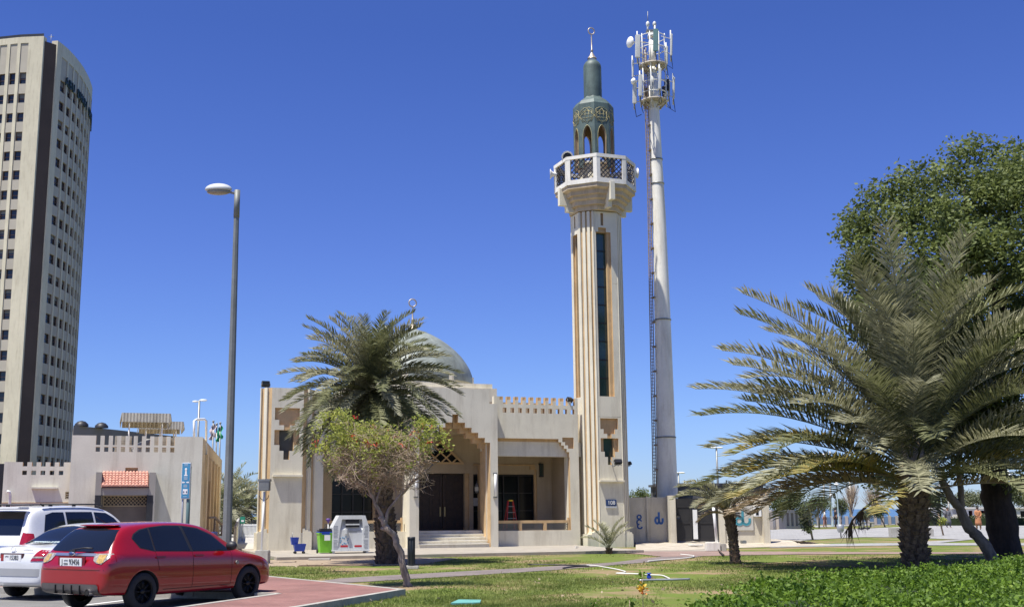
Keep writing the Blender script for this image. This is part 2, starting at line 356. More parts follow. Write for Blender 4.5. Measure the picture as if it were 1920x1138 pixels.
# sand heaped against the compound wall
def ribbon_sheet(name, front, back, zf, zb, mt, n=10, bumpy=.05, seed=3):
    r = random.Random(seed); mm = MB(); nn = len(front); vs = []; k = 5
    P = []
    for i in range(nn-1):
        for q in range(k): P.append((i, q/k))
    P.append((nn-2, 1.0))
    for i, t in P:
        f = gp(front[i][0]*(1-t)+front[i+1][0]*t, front[i][1]*(1-t)+front[i+1][1]*t, zf); b = gp(back[i][0]*(1-t)+back[i+1][0]*t, back[i][1]*(1-t)+back[i+1][1]*t, zb)
        for j in range(n+1):
            s = j/n; p = f.lerp(b, s); p.z = zf+(zb-zf)*(s*s*(3-2*s)) + (r.random()-.3)*bumpy*(1 if 0 < j < n else 0); vs.append(p)
    fs = [(i*(n+1)+j, (i+1)*(n+1)+j, (i+1)*(n+1)+j+1, i*(n+1)+j+1) for i in range(len(P)-1) for j in range(n)]
    mm.add(vs, fs, 0, True); return structure(mm.build(name, mt))
ribbon_sheet('sand_mound', [(1192, 1032), (1290, 1031), (1340, 1028), (1450, 1024.5), (1560, 1021)], [(1192, 1011), (1245, 1010), (1340, 1009), (1442, 1010), (1500, 1014)], .018, .2, sandm)
sheet('concrete_path', [(1440, 1026), (1500, 1019.5), (1690, 1017.3), (2100, 1017.5), (2100, 1022), (1690, 1021.6), (1500, 1024.5)], .02, plazam)
sheet('plaza', [(1444, 993), (1470, 991), (1530, 992), (1600, 991), (1700, 987), (1760, 985), (2100, 985), (2100, 1009), (1880, 1009), (1830, 1010), (1760, 1017.2), (1690, 1017.2), (1800, 1011), (1700, 1007), (1620, 1006.3), (1560, 1009), (1500, 1013), (1470, 1016), (1440, 1017)], .022, plazam)
sheet('promenade', [(1525, 985), (1600, 983), (1720, 978), (2100, 976), (2100, 980), (1720, 981.5), (1600, 985.5), (1530, 988)], .024, plazam)
# ------------------------------------------------------------------ mosque (local x along the facade, y into the building)
mosque = thing('mosque', 'cream plastered mosque with a stepped entrance arch, crenellated porch and green dome', 'mosque', MF.o, MF.a)
X = MF.x; Z = MF.z
MW = [cream, ochre, tan_in, darkglass, grey_pl, white_pl, mat('grey_window_glass', (.10, .105, .095), .3, .2, 1, 0, 0, spec=.4)]     # 0..5
bx0 = X(506, 900); bx1 = X(566.5, 900); btop = Z(530, 727)
pier0 = X(592, 950, .55); pier1 = X(605, 950, .55)
cl0 = X(768, 950); cl1 = X(785.5, 950); cr0 = X(917.5, 1000); cr1 = X(934.5, 1000)
ctop = Z(880, 729.5); ctop2 = Z(928, 757)
rb0 = cr1; rb1 = X(1070, 950, .46); rj1 = X(1087, 950, .46)
pl_z = Z(560, 998)
FL = .78                                                       # porch floor
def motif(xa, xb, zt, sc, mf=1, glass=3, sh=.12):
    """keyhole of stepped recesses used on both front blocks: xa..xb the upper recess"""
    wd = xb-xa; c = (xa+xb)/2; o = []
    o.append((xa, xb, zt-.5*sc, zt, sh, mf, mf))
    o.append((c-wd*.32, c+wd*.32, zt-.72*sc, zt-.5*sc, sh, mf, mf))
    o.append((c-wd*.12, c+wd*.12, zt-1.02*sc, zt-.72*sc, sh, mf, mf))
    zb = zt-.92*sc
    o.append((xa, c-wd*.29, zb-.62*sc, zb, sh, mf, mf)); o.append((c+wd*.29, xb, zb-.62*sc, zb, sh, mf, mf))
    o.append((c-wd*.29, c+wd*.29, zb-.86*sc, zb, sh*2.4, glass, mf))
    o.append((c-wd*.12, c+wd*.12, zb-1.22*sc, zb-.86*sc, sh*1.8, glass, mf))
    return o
m = MB()
# left block
mx0 = X(515.5, 780); zt = Z(535, 764.5)
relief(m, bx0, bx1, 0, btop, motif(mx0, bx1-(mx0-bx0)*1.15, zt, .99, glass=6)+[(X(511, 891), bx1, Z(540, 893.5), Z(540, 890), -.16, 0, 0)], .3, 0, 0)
k = .38; D = .8
def shaft(mb, x0, x1, y0, y1, z0, z1, k, m_groove=1, m_rib=0, kr=None, ribs=((.12, .30), (.55, .76))):
    kr = kr or k
    poly = [(x0, y0+.02), (x1, y0+.02), (x1+kr, y0+kr), (x1+kr, y1), (x0-k, y1), (x0-k, y0+k)]
    mb.prism(poly, z0, z1, m_rib, mside=m_groove)
    for (ax, ay, bx, by) in ((x0, y0, x0-k, y0+k), (x1, y0, x1+kr, y0+kr)):
        d = Vector((bx-ax, by-ay, 0)); L = d.length; d.normalize(); nn = Vector((0, -1, 0)); nn = (nn - d*nn.dot(d)).normalized()
        for r0, r1 in ribs:
            c = Vector((ax, ay, 0))+d*(L*(r0+r1)/2)+nn*.03
            mb.obox((c.x, c.y, (z0+z1)/2), d, nn, (0, 0, 1), L*(r1-r0)/2, .07, (z1-z0)/2+.002, m_rib)
m.box(bx0-.02, bx1+.5, .45, D+.4, pl_z, btop-.004, 1)
m.prism([(bx0+.004, .302), (bx1-.004, .302), (bx1+.5, .6), (bx1+.5, D), (bx0-.36, D), (bx0-.36, .4)], pl_z, btop-.003, 1)
for s_, xx_, kw in ((-1, bx0, .36), (1, bx1, .56)):
    m.prism([(xx_, .004), (xx_, kw+.1), (xx_+s_*kw, kw+.1), (xx_+s_*kw, kw)], pl_z, btop-.002, 0, mside=1)
    a_ = Vector((xx_, 0, 0)); b_2 = Vector((xx_+s_*kw, kw, 0)); d_2 = (b_2-a_).normalized(); nn_2 = Vector((s_, -1, 0)).normalized(); L_2 = (b_2-a_).length
    for r0_, r1_ in ((.36, .66), (.97, 1.05)):
        c_2 = a_+d_2*(L_2*(r0_+r1_)/2)+nn_2*.02; m.obox((c_2.x, c_2.y, (pl_z+btop)/2), d_2, nn_2, (0, 0, 1), L_2*(r1_-r0_)/2, .06, (btop-pl_z)/2+.002, 0)
m.box(bx0-.46, bx1+.45, .03, D, 0, pl_z)
for i, (a, b, c) in enumerate(((.06, .17, .16), (.17, .30, .10), (.30, .42, .05))):
    m.box(bx0-b, bx0-a, .035, .5, pl_z, pl_z+c); m.box(bx1+a, bx1+b, .035, .5, pl_z, pl_z+c)
# pier between the left block and the left bay, base wall below the left bay
m.box(bx1+.62, pier1, .55, 1.1, 0, ctop-.35)
m.box(bx1+.5, cl0, .60, 1.0, 0, FL+.02)
lz = ctop2-.03; nl = 14; lx0 = pier1+.02; lp = (cl0-lx0)/nl
relief(m, lx0, cl0, Z(700, 830, .62), lz, [(lx0+lp*(i+.5), lx0+lp*(i+1), lz-.3, lz+.1, None, 0, 1) for i in range(nl)]+[(lx0+lp*(i+.45), lx0+lp*(i+.9), lz-.63, lz-.45, None, 0, 1) for i in range(nl)], .22, .62, 0)
# porch floor, back wall, side jambs
W = MB()
bw = 3.3
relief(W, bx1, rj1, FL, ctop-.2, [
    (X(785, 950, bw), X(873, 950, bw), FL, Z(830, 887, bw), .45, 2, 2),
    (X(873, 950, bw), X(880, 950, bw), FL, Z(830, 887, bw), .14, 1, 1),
    (X(622, 950, bw), X(704, 950, bw), FL+.02, Z(650, 890, bw), .25, 3, 1),
    (X(700, 950, bw), X(709, 950, bw), FL+.02, Z(650, 886, bw), .05, 1, 1),
    (cr1, X(1003, 950, bw), FL+.02, Z(970, 889, bw), .25, 3, 1),
    (X(1003, 950, bw), X(1007, 950, bw), FL, Z(970, 880, bw), .06, 1, 1),
    (cr1, X(1003, 950, bw), Z(970, 873, bw), Z(970, 871, bw)+.02, -.05, 1, 1),
    (X(994, 950, bw), X(1004, 950, bw), Z(970, 880, bw), Z(970, 873, bw), -.05, 1, 1),
], .6, bw, 2)
W.box(X(897, 950, 3.2), X(898.5, 950, 3.2)+.1, 1.3, bw, FL, Z(900, 870, 3), 1)
m.box(bx1, rj1, .9, bw, .02, FL)                                 # floor slab
m.box(bx1, rj1+.3, 1.2, bw+.5, Z(1000, 800, 1)-.3, Z(1000, 800, 1)-.1, 2)  # porch ceiling
# centre porch : two pillars and a stepped opening
st = [(859.2, 791.9), (871.9, 801.3), (884.2, 810.5), (896.7, 819.9), (909.1, 828.8), (919, 838)]
cx = X(853, 800); ops = [(cl1, cr0, 0, Z(850, 838), None, 0, 1)]
def stairs_ops(y):
    o = []; hw = X(859, 780, y)-X(848, 780, y)
    c_ = X(853.5, 780, y)
    o.append((c_-hw/2, c_+hw/2, 0, Z(853, 776.6, y), None, 0, 1))
    for i in range(5):
        hx = X(st[i+1][0], st[i][1], y)-c_
        o.append((c_-hx, c_+hx, 0, Z(860, st[i][1], y), None, 0, 1))
    return o, c_
sops, c_ = stairs_ops(0)
cap_op = [(X(917.5, 740), cr1+.02, ctop2, ctop+1, None, 0, 0)]
cl_out = X(728, 760)
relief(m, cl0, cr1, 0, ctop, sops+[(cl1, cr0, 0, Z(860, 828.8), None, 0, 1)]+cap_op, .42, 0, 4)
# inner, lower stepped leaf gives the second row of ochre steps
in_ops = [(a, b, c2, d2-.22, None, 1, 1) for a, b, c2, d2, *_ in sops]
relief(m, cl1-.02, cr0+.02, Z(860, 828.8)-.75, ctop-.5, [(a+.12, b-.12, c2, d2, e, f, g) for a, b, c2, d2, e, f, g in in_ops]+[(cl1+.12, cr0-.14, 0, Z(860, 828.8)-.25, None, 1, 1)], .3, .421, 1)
# pillar returns going back
m.box(cl0, cl1, .42, 1.15, 0, Z(860, 830)); m.box(cr0, cr1, .42, 1.15, 0, Z(860, 830)); m.box(cr0-.004, cr0+.02, .425, 1.15, .3, Z(860, 830)-.3, 1)
m.box(cl0, cr1, .43, 1.2, Z(860, 790)+.2, ctop2-.05, 4)
# triangular lattice over the door
tb = Z(830, 868, bw-.02); tl = X(783, 868, bw); tr_ = X(867, 868, bw); tt = Z(825, 828, bw); tc_ = (tl+tr_)/2
lat = MB()
lat.add([(tl, bw-.03, tb), (tr_, bw-.03, tb), (tc_, bw-.03, tt)], [(0, 1, 2)], 1)
def bar(mb, x0, z0, x1, z1, y, r=.045, m_=0):
    d = Vector((x1-x0, 0, z1-z0)); mb.obox(((x0+x1)/2, y, (z0+z1)/2), d, (0, 1, 0), Vector((-d.z, 0, d.x)), d.length/2+r*.6, r*.8, r, m_)
bar(lat, tl, tb, tr_, tb, bw-.07); bar(lat, tl, tb, tc_, tt, bw-.072); bar(lat, tr_, tb, tc_, tt, bw-.074)
n_ = 4
for i in range(1, n_):
    f = i/n_; xa = tl+(tr_-tl)*f
    bar(lat, xa, tb, (tl+xa)/2, tb+(tt-tb)*f, bw-.071-.002*i, .03); g_ = 1-f
    bar(lat, xa, tb, (tr_+xa)/2, tb+(tt-tb)*g_, bw-.081-.002*i, .03)
# steps to the door
for i in range(5):
    m.box(cl1+.003, cr0-.003, -.02+.24*i*1.0, .95, .11+.134*i, .11+.134*(i+1), 0)
    m.box(cl1+.004, cr0-.004, -.045+.24*i, .2+.24*i, .11+.134*(i+1), .11+.134*(i+1)+.02, 5)
# right bay: base wall, parapet with merlons, stepped bracket, right jamb
q = .46
pz1 = Z(1000, 823, q); ptop = Z(1000, 744.5, q); pmid = Z(1000, 758.5, q); hz0 = Z(1000, 774.5, q); hz1 = Z(1000, 765.5, q)
ops = [(rb0, rb1, FL, pz1, None, 0, 1)]
sb = [(1048.5, 823), (1054.5, 829), (1059, 834.5), (1063.5, 840), (1068, 845.5), (1070, 851)]
for i in range(5):
    ops.append((X(sb[i+1][0]-3, 840, q), rb1, Z(1060, sb[i+1][1]+3, q), pz1+.001, 0, 0, 1)) if False else None
ops = [(rb0, rb1, FL, Z(1060, 857, q), None, 0, 1), (rb0, X(1047.5, 840, q), FL, pz1, None, 0, 1)]
zz = [823, 829, 835, 841, 847, 857]; xx = [1047.5, 1052.5, 1057.5, 1062.5, 1067]
for i in range(5): ops.append((rb0, X(xx[i], 840, q), FL, Z(1060, zz[i], q), None, 0, 1))
for i, (a, b) in enumerate(((1054.5, 822), (1059.5, 828), (1065, 834))): ops.append((X(a, 830, q), X(1075.5, 830, q), Z(1060, b+6.5, q), Z(1060, b-2 if i == 0 else b, q), .1, 1, 1))
mer = []; xa = X(936.5, 752, q); pit = (X(1078, 752, q)-xa)/10.0
for i in range(10):
    g0 = xa+pit*i+pit*.46*1.0; ops.append((g0, xa+pit*(i+1), pmid, ptop+1, None, 0, 1))
    ops.append((xa+pit*i+.003, g0-.003, (pmid+ptop)/2+.02, ptop+.5, .05, 1, 1))
    ops.append((g0-.02, xa+pit*(i+1)-.04, hz0, hz1, None, 0, 1))
relief(m, rb0, rj1, 0, ptop, ops, .22, q, 0)
m.box(rb0, rj1+.2, .681, 1.05, Z(1000, 856, 1), Z(1000, 829, 1), 0)          # inner beam
m.box(rb0, X(1067, 840, q), .682, .76, Z(1000, 834, q), pz1+.1, 1)
m.box(rb1, rj1, .681, 1.1, 0, Z(1000, 800, 1)); m.box(rj1, rj1+.45, 1.0, 2.2, 0, Z(1000, 775, 1), 1)
m.box(rb1+.3, rj1+1, 1.1, bw+.6, 0, Z(1000, 790, 1), 2)
mosque_wall = m.build('wall', MW, mosque); W.build('porch_wall', MW, mosque); lat.build('transom_lattice', [ochre, darkglass], mosque)
# main hall body and parapet behind the porch, drum, dome
b = MB(); hz = Z(1000, 760, 3)
b.box(bx1+1.4, rj1-.4, bw+.65, 15, 0, ctop2-1.2, 0)
b.build('hall', [cream], mosque)
dc = MF.x(773, 700, 8.0); dy = 8.0
dr = X(880, 705, dy)-dc; dz0 = Z(800, 712, dy-dr*.2); dz1 = Z(773, 617, dy)
b = MB()
b.box(dc-dr-.45, dc+dr+.28, dy-dr-.25, dy+dr+.45, ctop2-.7, Z(850, 727, dy-dr), 0)
b.box(dc-dr-.25, dc+dr+.12, dy-dr-.05, dy+dr+.25, Z(850, 727, dy-dr), Z(850, 718, dy-dr), 0)
b.lathe([(dr+.06, Z(850, 719, dy-dr)), (dr+.06, dz0+.12), (dr*.98, dz0+.14)], 8, (dc, dy, 0), 0, False, PI/8)
b.build('drum', [cream], mosque)
def ogive(r, h):
    P = [(1, 0), (.99, .09), (.955, .20), (.90, .31), (.82, .44), (.72, .56), (.60, .68), (.47, .785), (.34, .87), (.22, .935), (.11, .98), (.01, 1.0)]
    from mathutils.geometry import interpolate_bezier
    return [(r*a, h*b_) for a, b_ in P]
b = MB(); b.lathe([(dr, dz0-.2)]+[(r_, dz0+z_) for r_, z_ in ogive(dr, dz1-dz0)], 56, (dc, dy, 0)); b.build('dome', [dome_m], mosque)
def finial(mb, c, z0, z1, s=1.0):
    h = z1-z0; zr = z1-.17*s
    mb.lathe([(.24*s, z0-.05), (.20*s, z0+.03), (.13*s, z0+.12*s), (.07*s, z0+.25*s), (.05*s, z0+.34*s), (.085*s, z0+.38*s), (.035*s, z0+.44*s), (.03*s, zr-.17*s)], 12, (c[0], c[1], 0))
    mb.tube([(c[0]+.17*s*math.sin(t), c[1], zr-.17*s*math.cos(t)*1.0) for t in [2*PI*i/20+.05 for i in range(21)]], .03*s, 6)
finm = mat('weathered_bronze', (.42, .36, .29), .45, .15, 5, 0, .05, metal=.5)
b = MB(); finial(b, (dc, dy), dz1, Z(773, 561, dy), 1.15); b.build('finial', [finm], mosque)
# door leaves
dm = MB(); dx0 = X(785, 950, bw+.3); dx1 = X(873, 950, bw+.3); dzt = Z(830, 887, bw)-.02
for s_ in range(2):
    d = MB(); a = dx0+(dx1-dx0)*s_/2+.02; c = dx0+(dx1-dx0)*(s_+1)/2-.02; nz = 5; ops = []
    for i in range(nz):
        for j in range(2):
            u0 = a+(c-a)*(.08+.44*j); z_0 = FL+(dzt-FL)*(.04+.19*i); ops.append((u0, u0+(c-a)*.38, z_0, z_0+(dzt-FL)*.155, .03, 0, 0)); ops.append((u0+.09, u0+(c-a)*.38-.09, z_0+.07, z_0+(dzt-FL)*.155-.07, .0, 0, 0))
    relief(d, a, c, FL, dzt, ops, .06, bw+.3); o = d.build('door', [wooddark], mosque)
    h = MB(); hx = c-.09 if s_ == 0 else a+.09; h.box(hx-.025, hx+.025, bw+.26, bw+.3, FL+.62, FL+1.05); h.build('handle', [gold], o)
# window mullions of right bay
for (xa, xb, zb_) in ((cr1+.05, X(1003, 950, bw), Z(970, 889, bw)), (X(622, 950, bw), X(704, 950, bw), Z(650, 890, bw))):
    b = MB(); n_ = 4
    for i in range(n_+1): xm = xa+(xb-xa)*i/n_; b.box(xm-.03, xm+.03, bw+.17, bw+.22, FL+.05, zb_)
    for i in range(4): zc = FL+.05+(zb_-FL-.1)*i/3; b.box(xa, xb, bw+.175, bw+.215, zc-.025, zc+.025)
    b.build('window_frame', [blackm], mosque)
# railings
def railing(x0, x1, y, z0, z1, gapz=.06):
    b = MB(); n_ = 3
    b.box(x0, x1, y, y+.12, z1-.17, z1-.05); b.box(x0, x1, y+.002, y+.118, z0+gapz, z0+gapz+.13)
    for i in range(n_+1):
        c = x0+(x1-x0)*i/n_; hw = .075; b.box(max(x0, c-hw), min(x1, c+hw), y-.004, y+.124, z0-.01, z1-.05 if 0 < i < n_ else z1+.06)
    o = b.build('railing', [ochre], mosque)
    l_ = MB(); za = z0+gapz+.13; zb = z1-.17
    for i in range(n_):
        a = x0+(x1-x0)*i/n_+.075; c = x0+(x1-x0)*(i+1)/n_-.075; h = zb-za; x = a-h
        while x < c:
            for sg in (1, -1):
                p0 = (x, za) if sg > 0 else (x, zb); p1 = (x+h, zb) if sg > 0 else (x+h, za)
                t0 = max(0, (a-x)/h); t1 = min(1, (c-x)/h)
                if t1 > t0: bar(l_, p0[0]+h*t0, p0[1]+(p1[1]-p0[1])*t0, p0[0]+h*t1, p0[1]+(p1[1]-p0[1])*t1, y+.06+.008*sg, .011)
            x += .105
    l_.build('lattice', [greymetal], o)
railing(rb0+.03, rb1-.03, q+.06, Z(1000, 1003.5, q), Z(1000, 973, q))
railing(pier1+.03, cl0-.1, .7, Z(700, 1006, .7), Z(700, 973, .7))
# lantern plate, plaques, wall tube lamps
b = MB(); b.box(X(894, 945, bw)-.17, X(907, 945, bw)-.1, bw-.04, bw, Z(900, 948, bw), Z(900, 933, bw)); b.build('plaque', [mat('stone_plaque', (.36, .36, .34), .5, .1, 8)], mosque)
b = MB(); b.box(X(1054, 945, bw), X(1070, 945, bw), bw-.05, bw, Z(1060, 957, bw), Z(1060, 916, bw)); relief(b, X(1056, 945, bw), X(1069, 945, bw), Z(1060, 955, bw), Z(1060, 918, bw), [(X(1057, 945, bw), X(1068, 945, bw), Z(1060, 955-4*i, bw)+.02, Z(1060, 952-4*i, bw), .02, 1, 0) for i in range(1, 9)], .03, bw-.085)
b.build('notice_panel', [tan_in, cream], mosque)
tl_ = thing('wall_lantern', 'small pointed lantern on the wall right of the dark mosque door', 'lantern', MF.w(X(895.5, 915, bw)-.08, bw-.02, Z(895, 925, bw)), MF.a)
b = MB(); b.lathe([(.02, 0), (.10, .06), (.11, .1), (.11, .32), (.07, .42), (.015, .52), (.01, .58)], 8, (0, -.12, 0), 0, False); b.box(-.02, .02, -.1, 0, .3, .36); b.build('lantern_body', [greymetal], tl_)
b = MB(); b.lathe([(.112, .12), (.112, .3)], 8, (0, -.12, 0), 0, False); b.build('lantern_glass', [mat('frosted_glass', (.6, .58, .5), .4, .05, 3, 0, 0)], tl_)
for (px_, nm) in ((928, 'white tube lamp on the front of the right entrance pillar'), (779.5, 'white tube lamp on the front of the left entrance pillar')):
    t_ = thing('tube_lamp', nm, 'wall lamp', MF.w(X(px_, 910), -.004, Z(px_, 933)), MF.a, 'tube lamps on the entrance pillars')
    b = MB(); hh = Z(px_, 886)-Z(px_, 933); b.box(-.09, .09, -.05, 0, 0, .06); b.box(-.09, .09, -.05, 0, hh-.06, hh); b.box(-.05, .05, -.02, 0, .06, hh-.06); b.build('lamp_bracket', [greymetal], t_)
    b = MB(); b.tube([(0, -.065, .06), (0, -.065, hh-.06)], .055, 12); b.build('lamp_tube', [whitep], t_)
t_ = thing('lattice_lamp', 'dark square lamp high on the porch back wall beside the black window', 'wall lamp', MF.w(X(1013.5, 880, bw), bw-.004, Z(1013, 894, bw)), MF.a)
b = MB(); hh = Z(1013, 869, bw)-Z(1013, 894, bw); b.box(-.1, .1, -.14, 0, 0, .05); b.box(-.1, .1, -.14, 0, hh-.05, hh); [b.box(x_-.012, x_+.012, -.14, -.12, .05, hh-.05) for x_ in (-.088, 0, .088)]; b.build('lamp_cage', [blackm], t_)
b = MB(); b.box(-.07, .07, -.11, -.002, .05, hh-.05); b.build('lamp_glass', [greenglass], t_)
# ------------------------------------------------------------------ minaret
NZ = lambda y, c=0: Z(1140, y, c)
nx0 = X(1119, 760); nx1 = X(1165.5, 760); kk = .48; ny1 = 2*kk+.95
ncx = (nx0+nx1)/2; ncy = ny1/2
minaret = thing('minaret', 'tall cream and ochre mosque minaret with a white balcony and green copper top', 'minaret', MF.w(ncx, ncy), MF.a)
ox, oy = ncx, ncy
m = MB()
zs0 = NZ(1000); zs1 = NZ(398)
hw = (nx1-nx0)/2
zt = NZ(784); wx0 = X(1123.5, 600)-ox; wx1 = X(1145.5, 600)-ox
gl0, gl1 = -.28, .28
gx0 = X(1124.5, 700)-ox; gx1 = X(1148, 700)-ox
gc = (gx0+gx1)/2-.02; gh = .27
ops = motif(X(1125.5, 790)-ox, X(1158.5, 790)-ox, zt, .98)
ops += [(X(1123, 900)-ox, hw-.02, NZ(903), NZ(900), -.14, 0, 0)]
zw0 = NZ(743); zw1 = NZ(436); zw2 = NZ(428)
ops += [(gc-gh-.06, gc+gh+.16, zw0, zw1, .10, 1, 1), (gc-gh, gc+gh, zw0, zw1, .3, 3, 1), (gc-.2, gc+.2, zw1, zw2, .10, 1, 1), (gc-.07, gc+.07, NZ(424), NZ(401), .12, 2, 1)]
ops += [(-hw, hw, NZ(781.5), NZ(780.8), .012, 2, 0), (-hw, gc-gh-.14, NZ(531.5), NZ(531), .01, 2, 0), (gc+gh+.2, hw, NZ(531.5), NZ(531), .01, 2, 0)]
def fr(x, y, z): return (x, -oy+y, z)
relief(m, -hw, hw, 0, zs1, ops, .35, 0, 0, fr)
# left face with a narrow window
def lf(x, y, z): return (-hw-kk+y, -x, z)
hl = (ny1-2*kk)/2
relief(m, -hl, hl, zs0, zs1, [(-.26, .26, zw0, zw1, .1, 1, 1), (-.17, .17, zw0, zw1, .25, 3, 1), (-.06, .06, NZ(424), NZ(401), .12, 2, 1)], .35, 0, 0, lf)
def rf(x, y, z): return (hw+kk-y, x, z)
relief(m, -hl, hl, zs0, zs1, [(-.26, .26, zw0, zw1, .1, 1, 1), (-.17, .17, zw0, zw1, .25, 3, 1)], .35, 0, 0, rf)
m.box(-hw, hw, -oy+ny1-.3, -oy+ny1, 0, zs1, 0)
for sx, sy in ((-1, -1), (1, -1), (-1, 1), (1, 1)):
    a = Vector((sx*hw, sy*oy, 0)); b_ = Vector((sx*(hw+kk), sy*(oy-kk), 0)); d = (b_-a); L = d.length; d.normalize(); nn = Vector((sx, sy, 0)).normalized()
    c = (a+b_)/2 - nn*.17; m.obox((c.x, c.y, (zs0+zs1)/2), d, nn, (0, 0, 1), L/2+.06, .1, (zs1-zs0)/2, 1)
    for r0, r1 in ((-.04, .07), (.22, .42), (.56, .76), (.93, 1.04)):
        c = a+d*(L*(r0+r1)/2)-nn*.11; m.obox((c.x, c.y, (zs0+zs1)/2), d, nn, (0, 0, 1), L*(r1-r0)/2, .11, (zs1-zs0)/2+.003, 0)
# plinth
m.box(-hw-kk-.1, hw+kk-.05, -oy+.03, oy+.05, 0, zs0-.02, 0)
for i in range(3): m.box(-hw-.13-.12*i, -hw-.02-.12*i, -oy+.035, -oy+.5, zs0-.02, zs0+.13-.04*i, 0); m.box(hw+.02+.12*i, hw+.13+.12*i, -oy+.035, -oy+.5, zs0-.02, zs0+.13-.04*i, 0)
m.build('shaft', [cream, ochre, tan_in, greenglass], minaret)
b = MB(); n_ = 9
for i in range(1, n_): zc = zw0+(zw1-zw0)*i/n_; b.box(gc-gh, gc+gh, -oy+.26, -oy+.31, zc-.025, zc+.025); b.box(-hw-kk+.2, -hw-kk+.26, -.17, .17, zc-.025, zc+.025)
b.box(gc-.012-.2, gc-.2+.012, -oy+.262, -oy+.3, zw0, zw1); b.build('window_frame', [blackm], minaret)
# balcony: stepped octagonal corbels, slab, parapet, lattice
def zax(py): return at(1113, py, MF.w(ox, oy).y).z
pxm = 2150/((MF.w(ox, oy).y)*.984+(19-HC)*.1776)
rb = 75/pxm/.985; ph = PI/8+0.0
bz0 = zax(362); bz1 = zax(310)
m = MB()
rr = [(1.26, zax(405)), (1.26, zax(396)), (1.42, zax(396)), (1.42, zax(388)), (1.56, zax(386)), (1.56, zax(380)), (1.70, zax(379)), (1.70, zax(372)), (rb*.97, zax(369)), (rb*.97, bz0+.02)]
m.lathe([(.5, zax(405))]+rr+[(.3, bz0+.06)], 8, (0, 0, 0), 1, False, ph)
for i in range(4):
    t = i*PI/2+PI/8*0-PI/4*0
    d = Vector((math.cos(t-PI/2), math.sin(t-PI/2), 0)); s_ = Vector((-d.y, d.x, 0)); m.obox(d*(rb*.80)+Vector((0, 0, zax(376))), d, s_, (0, 0, 1), rb*.17, .11, (zax(360)-zax(392))/2, 0); m.obox(d*(rb*.66)+Vector((0, 0, zax(390))), d, s_, (0, 0, 1), rb*.14, .1, .35, 0)
m.build('corbel', [cream, corbelm], minaret)
par = MB(); ltc = MB()
for i in range(8):
    t0 = ph+i*PI/4; t1 = t0+PI/4; a = Vector((rb*math.cos(t0), rb*math.sin(t0), 0)); c = Vector((rb*math.cos(t1), rb*math.sin(t1), 0)); d = (c-a).normalized(); L = (c-a).length; nn = Vector((d.y, -d.x, 0)); mid = (a+c)/2-nn*.075
    if nn.dot(a) < 0: nn = -nn; mid = (a+c)/2-nn*.075
    h = bz1-bz0; up = (0, 0, 1)
    par.obox(mid+Vector((0, 0, bz0+.11)), d, nn, up, L/2, .075, .11); par.obox(mid+Vector((0, 0, bz1-.08)), d, nn, up, L/2, .08, .08)
    for e in (-1, 1): par.obox(mid+d*(e*(L/2-.09))+Vector((0, 0, (bz0+bz1)/2)), d, nn, up, .092, .07, h/2-.003)
    za, zb = bz0+.22, bz1-.16; hh = zb-za; xw = L/2-.18; x = -xw-hh
    while x < xw:
        for sg in (1, -1):
            t_0 = max(0, (-xw-x)/hh); t_1 = min(1, (xw-x)/hh)
            if t_1 > t_0:
                p = [mid+d*(x+hh*t_)+Vector((0, 0, (za+hh*t_) if sg > 0 else (zb-hh*t_))) for t_ in (t_0, t_1)]; dd = p[1]-p[0]
                ltc.obox((p[0]+p[1])/2+nn*.012*sg, dd, nn, dd.cross(nn), dd.length/2, .012, .014 if sg < 0 else .024)
        x += .23
pr_ = par.build('parapet', [white_pl], minaret); ltc.build('lattice', [blackm], pr_)
# inner stem seen through the lattice
m = MB(); m.lathe([(.72, bz0), (.72, bz1-.1), (.9, bz1-.1), (.9, bz1)], 8, (0, 0, 0), 0, False, ph); m.build('stem', [cream], minaret)
